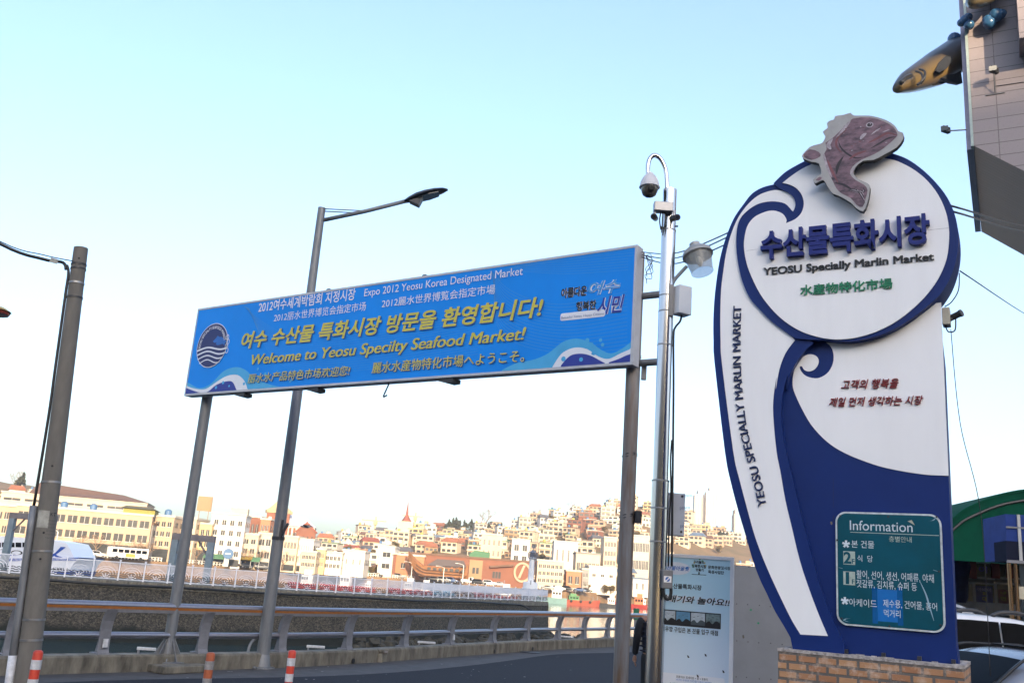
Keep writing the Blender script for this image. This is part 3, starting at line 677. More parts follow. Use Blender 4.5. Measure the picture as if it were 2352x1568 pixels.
# dome camera
dc = atY(1492, 427, CY - .02); rr = .105
dm = MB().lathe([(.03, .15), (.04, .135), (.07, .1), (.095, .05), (rr, .0), (rr + .006, -.02), (rr - .004, -.028)], dc, 28).build('dome_camera', mat('camera_white', (.62, .6, .62), .45), t, auto=True)
MB().lathe([(rr - .012, -.026), (rr - .016, -.06), (.07, -.105), (.04, -.125), (0, -.132)], dc, 28).build('dome_glass', mat('dome_smoke', (.1, .09, .075), .08, var=.3, spec=.8), dm, auto=True)
MB().lathe([(.036, 0), (.036, .03), (.02, .034)], dc + V((.005, -.07, -.055)), 16, axis=(.05, -1, -.25)).build('lens', M['black'], dm)
jb = atY(1523, 477, CY - .1); JB = MB().box(jb, (.2, .1, .105)).build('junction_box', mat('box_steel', (.3, .3, .32), .4, .6), t, bevel=.008)
for x, y, dx in ((1504, 500, -.05), (1548, 501, .05)):
    p = atY(x, y, CY - .12); d = V((dx * 6, -1, -.25)).normalized()
    cam_ = MB().lathe([(.026, -.06), (.03, -.055), (.031, .06), (.034, .062), (.034, .085), (.028, .086)], p, 16, axis=d).build('bullet_camera', M['dark'], t, auto=True)
    MB().lathe([(.02, .087), (.02, .09)], p, 12, axis=d).build('lens', M['glass'], cam_)
    MB().tube([p, p + V((0, .02, .09))], .014, 8).build('mount', M['band'], cam_)
mb = MB()
for k in range(3): mb.tube(smoothpath([jb + V((.02 * k - .02, 0, -.04)), jb + V((.03 * k - .03, .01, -.14)), jb + V((.01 * k - .01, .03, -.24 - .03 * k))], 4), .007, 6)
mb.build('camera_cable', M['black'], t)
for y, s_ in ((525, -1), (520, 1)): MB().tube([V((CX + s_ * .06, CY - .02, cz(y))), V((CX + s_ * .095, CY - .03, cz(y)))], .01, 8).build('bolt', M['dark'], t)
# floodlight on its arm
fa = [atY(x, y, CY - .03) for x, y in ((1541, 690), (1541, 665), (1548, 645), (1562, 628), (1577, 612))]
MB().tube(smoothpath(fa, 5), .019, 10).build('floodlight_arm', M['galv'], t, smooth=True)
MB().box(atY(1541, 690, CY - .07), (.05, .03, .34)).build('arm_bracket', M['galv'], t, bevel=.005)
fc = atY(1603, 588, CY - .05); fax = V((-.22, .25, 1)).normalized()
fl_ = MB().lathe([(.05, .16), (.056, .155), (.056, .09), (.11, .085), (.15, .05), (.162, .01), (.162, 0), (.15, 0)], fc, 26, axis=fax).build('floodlight', mat('flood_grey', (.36, .36, .35), .45, .3), t, auto=True)
MB().lathe([(.145, .0), (.14, -.03), (.12, -.16), (.118, -.2), (.11, -.2), (.113, -.15), (.135, -.02)], fc, 26, axis=fax).build('glass_shade', M['clear'], fl_, auto=True)
MB().lathe([(.012, .0), (.03, -.03), (.035, -.08), (.02, -.12), (0, -.125)], fc, 12, axis=fax).build('bulb', mat('bulb_glass', (.6, .55, .4), .2), fl_, smooth=True)
# meter boxes and the cable down the pole
q0 = atY(1550, 720, CY - .08); q1 = atY(1581, 657, CY - .08)
MB().box(((q0.x + q1.x) / 2 + .01, CY - .04, (q0.z + q1.z) / 2), (.16, .13, q1.z - q0.z), rot=.45).build('meter_box', M['white'], t, bevel=.008)
mb = MB(); mb.tube(smoothpath([atY(x, y, CY - .03) for x, y in ((1566, 722), (1562, 738), (1551, 752), (1547, 775), (1547, 900), (1545, 1100), (1543, 1300))], 4), .011, 8)
mb.tube(smoothpath([atY(x, y, CY - .02) for x, y in ((1543, 1010), (1540, 1060), (1541, 1130), (1537, 1200), (1535, 1300))], 4), .008, 6); mb.build('down_cable', M['black'], t, smooth=True)
q0 = atY(1519, 1350, CY - .1); q1 = atY(1544, 1309, CY - .1); cb = MB().box(((q0.x + q1.x) / 2, CY - .1, (q0.z + q1.z) / 2), (q1.x - q0.x, .09, q1.z - q0.z)).build('cable_box', mat('box_grey', (.17, .17, .18), .5), t, bevel=.008)
frc = Fr(((q0.x + q1.x) / 2, CY - .1471, 0), R_(90)); zc_ = (q0.z + q1.z) / 2; mb = MB()
mb.poly(rrect(-.036, zc_ - .03, .036, zc_ + .03, .004), frc, 0, 0); mb.poly(ellipse((0, zc_), .022, .022, 20), frc, .001, 1)
mb.poly([(-.02, zc_ - .014), (.014, zc_ + .02), (.02, zc_ + .012), (-.012, zc_ - .02)], frc, .002, 0); mb.build('sticker', [M['white'], mat('sticker_blue', (.03, .12, .42), .4)], cb)
MB().tube(smoothpath([atY(x, y, CY - .1) for x, y in ((1523, 1348), (1524, 1362), (1530, 1374), (1537, 1373), (1541, 1362), (1541, 1345))], 5), .016, 10).build('cable_loop', M['black'], t, smooth=True)
# folded metal sheet fixed behind the pole
fp = Fr((CX, CY + .1, 0), R_(96)); a = fp.hit(1503, 1226); b_ = fp.hit(1574, 1133)
ms = thing('metal_cabinet', 'white film-covered metal cabinet fixed behind the steel camera pole', 'cabinet', tuple(fp.pt((a[0] + b_[0]) / 2, a[1])))
MB().prism([(a[0], a[1]), (b_[0], a[1]), (b_[0], b_[1]), (a[0], b_[1])], fp, -.12, 0).build('casing', mat('film_white', (.6, .62, .68), .35), ms, bevel=.006)
mb = MB(); film = mat('film_print', (.1, .15, .35), .5, var=0)
def slant(fr, s_, u, v, L, h, ang, **k): text(mb, s_, fr, (u, v), (u + L * cos(ang), v + L * sin(ang)), h, **k)
for s_, u, v in (('posco', .10, .62), ('posco', -.17, .72), ('posco', -.17, .48), ('posco', .11, .18), ('posco', .12, .92), ('posco', -.17, .22)):
    slant(fp, s_, u * .98 + (a[0] + b_[0]) / 2, a[1] + (b_[1] - a[1]) * v * .96, .1, .032, .12, lift=.003, off=0)
mb.build('film_lettering', film, ms)
for u, v in ((a[0] + .02, a[1] + .03), (b_[0] - .03, a[1] + .04), (b_[0] - .03, b_[1] - .03)): MB().lathe([(.012, 0), (.012, .006), (.006, .008)], fp.pt(u, v), 10, axis=fp.n).build('rivet', M['dark'], ms)

# ================================================================== framed market poster on legs
PO = V(atY(*c4(187, 697), 9.6)); fpo = Fr((PO.x, PO.y, 0), R_(110))
PW = .797; PT = 2.236; PB = .28
po = thing('poster_stand', 'tall white framed light blue market notice behind the steel camera pole', 'notice board', tuple(fpo.pt(PW / 2, 0)))
FW = .034
for nm, q in (('frame_rail', (0, PT - FW, PW, PT)), ('frame_rail', (0, PB, PW, PB + FW)), ('frame_stile', (0, PB + FW, FW, PT - FW)), ('frame_stile', (PW - FW, PB + FW, PW, PT - FW))):
    MB().prism([(q[0], q[1]), (q[2], q[1]), (q[2], q[3]), (q[0], q[3])], fpo, -.05, .012).build(nm, M['white'], po, bevel=.003)
for u in (.02, PW - .06): MB().prism([(u, 0), (u + .04, 0), (u + .04, PB), (u, PB)], fpo, -.045, .005).build('leg', M['white'], po)
# face: a print that runs from pale cyan at the top to lavender grey
m = bpy.data.materials.new('poster_print'); m.use_nodes = True; n = m.node_tree.nodes; l = m.node_tree.links
tc = n.new('ShaderNodeTexCoord'); sp = n.new('ShaderNodeSeparateXYZ'); mr = n.new('ShaderNodeMapRange'); rp = n.new('ShaderNodeValToRGB'); nz = n.new('ShaderNodeTexNoise'); ad = n.new('ShaderNodeMath')
l.new(tc.outputs['Object'], sp.inputs[0]); l.new(tc.outputs['Object'], nz.inputs['Vector']); nz.inputs['Scale'].default_value = 3
mr.inputs['From Min'].default_value = PB; mr.inputs['From Max'].default_value = PT; l.new(sp.outputs['Z'], mr.inputs['Value'])
ad.operation = 'MULTIPLY_ADD'; l.new(nz.outputs['Fac'], ad.inputs[0]); ad.inputs[1].default_value = .25; l.new(mr.outputs['Result'], ad.inputs[2]); l.new(ad.outputs[0], rp.inputs[0])
e = rp.color_ramp.elements; e[0].position = .3; e[0].color = (.66, .69, .80, 1); e[1].position = 1.05; e[1].color = (.48, .72, .83, 1); k_ = e.new(.75); k_.color = (.56, .71, .83, 1)
l.new(rp.outputs[0], n['Principled BSDF'].inputs['Base Color']); n['Principled BSDF'].inputs['Roughness'].default_value = .45
face = MB().prism([(FW, PB + FW), (PW - FW, PB + FW), (PW - FW, PT - FW), (FW, PT - FW)], fpo, -.02, 0).build('poster_face', m, po)
mb = MB(); mb2 = MB()
e_ = fpo.hit(*cP(440, 330)); mb.poly(ellipse((e_[0] - .02, e_[1]), .14, .062, 24), fpo, .0012, 3)
ptext(mb, '수산물아울렛', fpo, cP, (270, 348), (560, 352), 300, off=.02, shear=.25, lift=.003, m=1)
mb.poly([fpo.hit(*cP(*p)) for p in ((530, 345), (560, 285), (545, 310), (520, 318))], fpo, .0035, 1)
for s_, bl, br, top in (('우리들의', (605, 275), (715, 283), 240), ('행복한시장', (585, 320), (742, 330), 282), ('만들기', (630, 358), (712, 362), 328)):
    ptext(mb, s_, fpo, cP, bl, br, top, off=.035, lift=.003)
mb.poly([fpo.hit(*cP(*p)) for p in ((585, 389), (742, 398), (742, 403), (585, 394))], fpo, .003, 0)
mb.poly([fpo.hit(*cP(*p)) for p in ((655, 392), (672, 393), (668, 366), (660, 366))], fpo, .0033, 0)
for x, y, cc in ((672, 230, 4), (725, 270, 5), (735, 300, 5), (600, 300, 4), (612, 268, 5), (700, 250, 4)): mb.poly(ellipse(fpo.hit(*cP(x, y)), .008, .008, 10), fpo, .0036, cc)
ptext(mb, '문화관광형시장', fpo, cP, (762, 336), (1002, 344), 300, off=.025, lift=.003)
ptext(mb, '육성사업단', fpo, cP, (762, 386), (932, 392), 348, off=.025, lift=.003)
ptext(mb, '여수수산물특화시장', fpo, cP, (232, 542), (692, 558), 487, off=.02, lift=.003)
ptext(mb, '갈매기와 놀아요!!', fpo, cP, (232, 688), (1000, 735), 610, off=.09, shear=.2, lift=.0014, m=3)
ptext(mb, '갈매기와 놀아요!!', fpo, cP, (232, 688), (1000, 735), 610, off=.022, shear=.2, lift=.003)
ptext(mb, '새우깡 구입은 본 건물 입구 매점', fpo, cP, (255, 1022), (868, 1038), 965, off=.02, lift=.003)
mb.build('poster_lettering', [M['letblack'], mat('script_blue', (.03, .16, .5), .5), M['letred'], M['pwhite'], mat('leaf_print_green', (.1, .3, .12), .5), mat('leaf_print_yellow', (.5, .4, .1), .5)], face)
# film strip of four pictures
a = fpo.hit(*cP(200, 935)); b_ = fpo.hit(*cP(898, 985)); zt = fpo.hit(*cP(898, 818))[1]; zb = b_[1]
fs = MB(); fs.poly([(a[0], zb), (b_[0], zb), (b_[0], zt), (a[0], zt)], fpo, .0012, 0)
nW = (b_[0] - a[0]) / 4.35
for k in range(4):
    x1 = b_[0] - .008 - k * nW; x0 = x1 - nW + .01; y0, y1 = zb + .018, zt - .01; skyc = [1, 1, 2, 3][k]
    skyc = (3, 2, 1, 2)[k]
    fs.poly([(x0, y0), (x1, y0), (x1, y1), (x0, y1)], fpo, .0024, skyc)
    hh = y1 - y0; ww = x1 - x0
    fs.poly(smooth2([(x0, y0), (x0, y0 + hh * .25), (x0 + ww * .25, y0 + hh * .42), (x0 + ww * .45, y0 + hh * .2), (x0 + ww * .7, y0 + hh * .45), (x1, y0 + hh * .3), (x1, y0)], 3), fpo, .0032, 0 if k != 1 else 4)
    for j in range(3): p = (x0 + ww * (.2 + .3 * j), y0 + hh * (.6 + .1 * (j % 2))); fs.poly([(p[0] - .014, p[1] + .008), (p[0], p[1]), (p[0] + .016, p[1] + .012), (p[0], p[1] + .005)], fpo, .0034, 4 if k != 1 else 0)
fs.build('film_strip', [M['letblack'], mat('picture_sky', (.12, .3, .48), .5, var=.3), mat('picture_pale', (.5, .56, .6), .5, var=.3, scale=20), mat('picture_grey', (.17, .24, .24), .5, var=.6, scale=30), mat('picture_dark', (.06, .08, .09), .5)], face)
lb = MB(); a = fpo.hit(*cP(325, 1470)); b_ = fpo.hit(*cP(940, 1520)); zt = (a[1] + b_[1]) / 2 + .01
lb.poly(rrect(a[0] - .08, zt - .3, b_[0], zt, .02), fpo, .0012, 0)
ptext(lb, '포용이는? 포세이돈 + 용 = 포용이', fpo, cP, (417, 1513), (757, 1535), 1485, off=.015, lift=.003, m=1)
ptext(lb, '바다의신 포세이돈 가상인물인 포용이가 돌아왔다', fpo, cP, (417, 1545), (800, 1568), 1522, off=.005, lift=.003, m=2)
text(lb, '수산물특화시장의 포용이는 여러분을 환영합니다', fpo, (a[0] + .02, zt - .105), (b_[0] - .05, zt - .105), .02, lift=.003, off=.005, m=1)
lb.build('caption_box', [M['pwhite'], M['letblack'], mat('script_blue', (.03, .16, .5), .5)], face)
for x, y in ((547, 1278), (735, 1262), (927, 1440), (650, 1487)):
    u, v = fpo.hit(*cP(x, y)); MB().poly([(u - .012, v + .012), (u + .004, v + .008), (u + .013, v - .012), (u - .004, v - .012)], fpo, .002).build('torn_patch', M['black'], face)

# ================================================================== grey riveted hoarding
fh = Fr(tuple(atY(1690, 1298, 13.2)), R_(93)); fh.o.z = 0
HT = fh.hit(1690, 1297)[1]
ho = thing('hoarding', 'plain grey riveted metal hoarding between the notice and the blue sign', 'fence', tuple(fh.pt(1, 0)))
M['hoard'] = mat('hoarding_grey', (.19, .2, .225), .55, .1, var=.1, scale=2)
for k in range(2):
    MB().prism([(-.5 + k * 1.5, 0), (1.0 + k * 1.5 - .004, 0), (1.0 + k * 1.5 - .004, HT), (-.5 + k * 1.5, HT)], fh, -.03, 0).build('panel', M['hoard'], ho)
mb = MB()
for y in (1299.5, 1386, 1471, 1554):
    v = fh.hit(1700, y)[1]
    for k in range(18): mb.lathe([(.008, 0), (.008, .004), (.004, .006)], fh.pt(-.45 + k * .155 + rnd.uniform(-.01, .01), v - .0 + rnd.uniform(-.006, .006)), 6, axis=fh.n)
rv = mb.build('rivet_row', M['dark'], ho); rv['kind'] = 'stuff'
for x, y in ((848, 1074), (898, 1163)):
    u, v = fh.hit(*c4(x, y)); MB().poly([(u - .018, v - .004), (u - .004, v + .016), (u + .018, v + .006), (u + .004, v - .016)], fh, .003).build('green_sticker', M['letgreen'], ho)

# ================================================================== the man walking away, half hidden by the notice
def skin(name, pts, edges, radii, m, parent, sub=2, root=0):
    org = V(parent['_o']); me = bpy.data.meshes.new(name); me.from_pydata([V(p) - org for p in pts], edges, [])
    o = bpy.data.objects.new(name, me); COL.objects.link(o)
    o.modifiers.new('skin', 'SKIN'); sd_ = me.skin_vertices[0].data
    for i, r in enumerate(radii): sd_[i].radius = r if isinstance(r, tuple) else (r, r); sd_[i].use_root = i == root
    sb = o.modifiers.new('sub', 'SUBSURF'); sb.levels = sub; sb.render_levels = sub
    dg = bpy.context.evaluated_depsgraph_get(); dg.update(); m2 = bpy.data.meshes.new_from_object(o.evaluated_get(dg))
    bpy.data.objects.remove(o); bpy.data.meshes.remove(me); m2.materials.clear(); m2.materials.append(m); m2.polygons.foreach_set('use_smooth', [True] * len(m2.polygons))
    o = bpy.data.objects.new(name, m2); COL.objects.link(o); o.parent = parent; o['_o'] = org; return o
PY = 15.5
hp = V(atY(1503, 1392, PY)); PZ = V((hp.x + .0, PY, 0)); s_ = (hp.z + .11) / 1.72
pe = thing('person', 'man in a dark quilted vest and dark trousers walking away beside the notice', 'person', tuple(PZ))
def H(x, y, z): return PZ + V((x, y, z)) * s_
skinm = mat('skin', (.34, .18, .12), .6, var=.08); vest = mat('navy_vest', (.006, .008, .022), .7, var=.3, scale=14); slv = mat('black_sleeve', (.005, .005, .008), .8); trs = mat('dark_trousers', (.012, .012, .014), .85)
hair = mat('black_hair', (.006, .005, .005), .6)
skin('body', [H(0, 0, .93), H(0, .01, 1.1), H(0, .03, 1.28), H(0, .03, 1.42), H(0, .03, 1.50), H(0, .05, 1.58), H(0, .055, 1.66),
     H(-.17, .03, 1.40), H(-.235, .0, 1.13), H(-.255, .06, .87), H(.17, .03, 1.40), H(.235, .04, 1.13), H(.24, .12, .88),
     H(-.09, 0, .9), H(-.10, .06, .5), H(-.1, -.04, .09), H(-.1, .08, .04), H(.09, 0, .9), H(.1, .16, .5), H(.1, .22, .1), H(.1, .34, .05)],
     [(0, 1), (1, 2), (2, 3), (3, 4), (4, 5), (5, 6), (3, 7), (7, 8), (8, 9), (3, 10), (10, 11), (11, 12), (0, 13), (13, 14), (14, 15), (15, 16), (0, 17), (17, 18), (18, 19), (19, 20)],
     [(.15, .1), (.14, .1), (.16, .11), (.12, .09), .055, .075, .085, .06, .045, .032, .06, .045, .032, .09, .062, .045, .04, .09, .062, .045, .04], skinm, pe)
skin('quilted_vest', [H(0, .01, .90), H(0, .01, 1.08), H(0, .03, 1.26), H(0, .03, 1.40), H(0, .035, 1.48)], [(0, 1), (1, 2), (2, 3), (3, 4)], [(.195, .15), (.19, .15), (.205, .155), (.175, .13), (.085, .08)], vest, pe)
for k in range(7):
    z = .94 + k * .07; rx = .2 if k < 5 else .19
    MB().tube([H(rx * cos(a / 24 * 2 * pi) * 1.0, .02 + .152 * sin(a / 24 * 2 * pi), z) for a in range(25)], .012 * s_, 6, cap=False).build('quilt_ridge', vest, pe, smooth=True)
skin('trouser_seat', [H(0, .01, .84), H(0, .01, .95), H(0, .01, 1.03)], [(0, 1), (1, 2)], [(.17, .13), (.185, .14), (.17, .125)], trs, pe)
for sx, y1, y2 in ((-1, 0, .06), (1, .04, .12)):
    skin('sleeve', [H(sx * .15, .03, 1.41), H(sx * .205, .02, 1.36), H(sx * .255, y1, 1.13), H(sx * .272, y2, .86)], [(0, 1), (1, 2), (2, 3)], [.085, .08, .066, .05], slv, pe)
    skin('trouser_leg', [H(sx * .08, 0, .94), H(sx * .095, (.03 if sx < 0 else .12), .5), H(sx * .1, (-.03 if sx < 0 else .22), .07)], [(0, 1), (1, 2)], [(.115, .12), .085, .07], trs, pe)
    MB().lathe([(.045, 0), (.055, .03), (.05, .07), (.035, .09)], H(sx * .1, (.0 if sx < 0 else .26), .0), 12).build('shoe', slv, pe, smooth=True)
    # hand: palm, four fingers, thumb
    w0 = H(sx * .272, y2, .86); fwd = V((0, 1, 0)); 
    P_ = [w0 + V((0, 0, -.0)), w0 + V((0, .005, -.06)), w0 + V((0, .012, -.095))]; E_ = [(0, 1), (1, 2)]; Rr = [(.026, .022), (.036, .02), (.038, .018)]
    for k, ln_ in enumerate((.062, .074, .068, .05)):
        off_ = (-.028 + k * .0185); i0 = len(P_); b__ = w0 + V((0, .012 - off_ * 1.0, -.1))
        P_ += [b__, b__ + V((-sx * .012, .004, -ln_ * .5)), b__ + V((-sx * .03, .006, -ln_))]; E_ += [(2, i0), (i0, i0 + 1), (i0 + 1, i0 + 2)]; Rr += [.0095, .009, .0075]
    i0 = len(P_); P_ += [w0 + V((-sx * .01, .038, -.05)), w0 + V((-sx * .02, .052, -.085)), w0 + V((-sx * .03, .05, -.11))]; E_ += [(1, i0), (i0, i0 + 1), (i0 + 1, i0 + 2)]; Rr += [.012, .0105, .008]
    skin('hand', P_, E_, Rr, skinm, pe, sub=1)
mb = MB(); hc = H(0, .045, 1.625)
for i in range(9):
    ph = -pi / 2 + pi * i / 8
    for k in range(16):
        a = 2 * pi * k / 16; mb.v.append(hc + V((cos(ph) * cos(a) * .088, cos(ph) * sin(a) * .104 - .01, sin(ph) * .115 + .012)) * s_)
for i in range(8):
    for k in range(16):
        if i < 2 and sin(2 * pi * k / 16) > .2: continue
        if i < 5 and sin(2 * pi * k / 16) > .5: continue
        a, b_ = i * 16 + k, i * 16 + (k + 1) % 16; mb.f.append([a, b_, b_ + 16, a + 16]); mb.m.append(0)
mb.build('hair', hair, pe, smooth=True)
for sx in (-1, 1): MB().lathe([(.006, -.012), (.022, -.004), (.026, .004), (.012, .01)], H(sx * .088, .045, 1.61), 10, axis=(sx, -.3, 0)).build('ear', skinm, pe, smooth=True)
MB().lathe([(.018, -.02), (.014, .012), (.004, .03)], H(0, .135, 1.60), 8, axis=(0, 1, -.2)).build('nose', skinm, pe, smooth=True)

# ================================================================== the market's wave-shaped monument sign
so_ = V(atY(1787, 1485, 8.0)); fsn = Fr((so_.x, so_.y, 0), R_(119))
def sA(pts, sm=0): q = [fsn.hit(*cA(*p)) for p in pts]; return smooth2(q, sm) if sm else q
def sB(pts, sm=0): q = [fsn.hit(*cB(*p)) for p in pts]; return smooth2(q, sm) if sm else q
def s4(pts, sm=0): q = [fsn.hit(*c4(*p)) for p in pts]; return smooth2(q, sm) if sm else q
mo = thing('market_sign', 'tall wave-shaped blue and white market sign on a brick plinth', 'sign', tuple(fsn.pt(.66, 0, -.3)))
PLT = so_.z; PLW = fsn.hit(2212, 1510)[0]
mb = MB(); DP = .95
mb.prism([(0, 0), (PLW, 0), (PLW, PLT - .03), (0, PLT - .03)], fsn, -DP, 0)
mb.uv = lambda p: ((p - fsn.o).dot(fsn.u) - (p - fsn.o).dot(fsn.n), p.z)
pln = mb.build('brick_plinth', M['brick'], mo)
mb = MB(); mb.prism([(-.004, PLT - .03), (PLW + .004, PLT - .03), (PLW + .004, PLT - .006), (-.004, PLT - .006)], fsn, -DP, .006)
M['mortar'] = mat('rough_mortar', (.42, .38, .36), .95, var=.5, scale=30, bump=.9)
for k in range(70): mb.box(fsn.pt(rnd.uniform(0, PLW), PLT - .006, rnd.uniform(-DP + .05, -.02)), (rnd.uniform(.03, .09), rnd.uniform(.02, .06), rnd.uniform(.006, .022)), rot=rnd.uniform(0, 3))
mb.build('mortar_cap', M['mortar'], pln)
# outline of the whole body and of its layers
oL = sA([(415, 398), (350, 415), (290, 450), (245, 505), (195, 575), (163, 640), (130, 730), (104, 830), (85, 950), (73, 1060), (67, 1180), (68, 1300), (74, 1420)]) + s4([(662, 0), (700, 200), (752, 400), (800, 560), (850, 735), (900, 868), (945, 962), (1000, 1080), (1060, 1180), (1122, 1290)])
oL = smooth2(oL, 3)
bot = sB([(640, 1392), (900, 1410), (1250, 1422)])
rE = sB([(1252, 1372), (1240, 1200), (1232, 1000), (1222, 780), (1215, 650), (1205, 543), (1195, 400), (1182, 200), (1168, 0)]) + sA([(1354, 1400), (1340, 1062)])
uR_ = sum(p[0] for p in rE[:9]) / 9 + .008
rE = [(uR_ + .0, p[1]) for p in rE]
zb_ = PLT - .012
cO = smooth2(sA([(1345, 1055), (1375, 1022), (1420, 950), (1453, 860), (1471, 760), (1469, 660), (1450, 570), (1410, 480), (1350, 400), (1280, 330), (1200, 270), (1128, 237), (1040, 214), (930, 205), (820, 210), (700, 232), (600, 268), (500, 322), (455, 358), (415, 398)]), 3)
SIL = oL[:-1] + [(oL[-1][0], zb_), (uR_ + .012, zb_)] + rE[:-1] + cO[:-1]
body = MB().prism(SIL, fsn, -.36, -.12).build('sign_body', M['signblue'], mo)
# front wave layer at the left with the white stripe (edge follows the seam)
seam = smooth2(sA([(540, 1283), (640, 1300), (600, 1340), (540, 1420), (500, 1500), (485, 1568)]) + sB([(425, 50), (405, 120), (393, 190), (391, 260), (400, 360), (425, 480), (455, 600), (495, 770), (545, 960), (590, 1120), (640, 1250), (700, 1380)]), 3)
cLow = smooth2(sA([(540, 1283), (480, 1243), (400, 1183), (330, 1112), (278, 1050), (238, 960), (214, 860), (203, 760), (207, 660), (226, 600), (262, 558), (312, 523), (362, 506), (420, 501), (480, 513), (512, 543), (527, 558), (541, 520), (530, 480), (500, 450), (450, 428), (430, 410), (415, 398)]), 3)
LW = oL[:-1] + [(oL[-1][0], zb_), (seam[-1][0], zb_)] + seam[::-1] + cLow[1:-1]
wl_ = MB().prism(LW, fsn, -.12, -.05).build('wave_layer', M['signblue'], mo)
WS = smooth2(sA([(527, 556), (540, 520), (530, 480), (500, 450), (450, 433), (400, 435), (340, 455), (290, 490), (240, 545), (200, 610), (165, 700), (140, 800), (125, 900), (113, 1000), (108, 1150), (110, 1300), (118, 1430)]) + s4([(720, 0), (762, 190), (812, 380), (862, 560), (912, 700), (962, 820), (1012, 930), (1062, 1035), (1120, 1150), (1175, 1240)]), 3)
WS += smooth2(s4([(1360, 1250), (1300, 1110), (1232, 930), (1170, 740), (1112, 500), (1072, 330), (1037, 130), (1012, 0)]) + sB([(352, 250), (355, 150), (370, 60)]) + sA([(425, 1568), (445, 1460), (480, 1365), (535, 1290)]), 3)
WS += smooth2(sA([(535, 1285), (480, 1243), (400, 1183), (330, 1112), (278, 1050), (238, 960), (214, 860), (203, 760), (207, 660), (226, 600), (262, 558), (312, 523), (362, 506), (420, 501), (480, 513), (512, 543), (527, 556)]), 3)[1:-1]
MB().prism(WS, fsn, -.055, -.044).build('white_stripe', M['signwhite'], wl_)
# lower right white field and its curl
WL = smooth2(sA([(1340, 1064), (1280, 1112), (1200, 1172), (1100, 1232), (1000, 1272), (900, 1294), (850, 1299), (790, 1298), (705, 1290)]), 3)
WL += smooth2(sA([(705, 1291), (735, 1320), (748, 1360), (745, 1410), (720, 1460), (680, 1490), (640, 1498), (590, 1485), (560, 1455), (553, 1430), (565, 1428)]), 3)[1:]
WL += smooth2(sA([(566, 1428), (580, 1450), (610, 1458), (640, 1445), (660, 1415), (660, 1385), (640, 1365), (610, 1360), (580, 1370), (550, 1395), (525, 1440), (513, 1500)]) + sB([(442, 110), (456, 150), (485, 212), (530, 290), (590, 358), (650, 405), (720, 442), (790, 470), (870, 497), (960, 517), (1050, 532), (1120, 540), (1205, 543)]), 3)[1:]
WL[-1] = (uR_, WL[-1][1]); WL.append((uR_, rE[-1][1]))
MB().prism(WL, fsn, -.125, -.112).build('white_field', M['signwhite'], body)
# round disc
cBot = smooth2(sA([(540, 1283), (600, 1262), (700, 1288), (790, 1299), (850, 1300), (900, 1294), (1000, 1272), (1100, 1232), (1200, 1172), (1280, 1112), (1345, 1055)]), 3)
DISC = cO[:-1] + cLow[::-1][:-1] + smooth2(sA([(540, 1283), (620, 1290), (700, 1291), (790, 1299), (850, 1300), (900, 1294), (1000, 1272), (1100, 1232), (1200, 1172), (1280, 1112), (1345, 1055)]), 3)[:-1]
dk = MB().prism(DISC, fsn, -.17, -.025).build('round_disc', M['signblue'], mo)
WC = smooth2(sA([(468, 398), (530, 350), (600, 307), (700, 268), (820, 247), (940, 243), (1080, 262), (1150, 285), (1230, 330), (1300, 390), (1360, 470), (1400, 560), (1418, 650), (1418, 740), (1405, 830), (1370, 920), (1320, 1000), (1250, 1080), (1170, 1150), (1080, 1210), (980, 1255), (880, 1282), (800, 1290), (740, 1288), (680, 1278), (600, 1255), (530, 1220), (460, 1170), (400, 1110), (340, 1030), (290, 930), (262, 850), (248, 760), (255, 690), (270, 640), (300, 600), (340, 575), (390, 558), (430, 558), (470, 575), (490, 605), (486, 626)]), 3)
WC += smooth2(sA([(490, 627), (540, 605), (575, 570), (590, 520), (580, 470), (550, 430), (510, 408), (468, 398)]), 3)[:-1]
wcd = MB().prism(WC, fsn, -.03, -.014).build('white_disc_face', M['signwhite'], dk)
LFT = -.013
mb = MB(); ptext(mb, '수산물특화시장', fsn, cA, (350, 850), (1315, 752), 688, lift=LFT, ext=.055, off=.03); mb.build('raised_lettering', M['letblue'], dk)
mb = MB(); ptext(mb, 'YEOSU Specially Marlin Market', fsn, cA, (362, 946), (1333, 846), 893, lift=LFT, ext=.012, off=0, bold=.035); mb.build('english_lettering', M['letblack'], dk)
mb = MB(); ptext(mb, '水産物特化市場', fsn, cA, (570, 1048), (1097, 1000), 987, lift=LFT, ext=.012, off=.018); mb.build('chinese_lettering', M['letgreen'], dk)
mb = MB()
ptext(mb, '고객의 행복을', fsn, cA, (793, 1566), (1125, 1552), 1512, lift=-.111, ext=.015, off=.003, shear=.3)
ptext(mb, '제일 먼저 생각하는 시장', fsn, cB, (622, 207), (1087, 190), 163, lift=-.111, ext=.015, off=.003, shear=.3)
mb.build('red_lettering', M['letred'], body)
mb = MB(); path = [(1748.6, 1161), (1743.9, 1136), (1740, 1116), (1734, 1094), (1727.5, 1070), (1719.5, 1043), (1711, 1010), (1703, 975), (1697.5, 937), (1694, 898), (1691, 858), (1689.8, 822), (1689.4, 774), (1690, 735), (1691, 700)]
text_path(mb, 'YEOSU SPECIALLY MARLIN MARKET', fsn, smooth2([fsn.hit(*p) for p in path], 4), .072, lift=-.043, ext=.012, off=0); mb.build('upright_lettering', mat('upright_letter_navy', (.006, .016, .08), .45, var=.05), wl_)
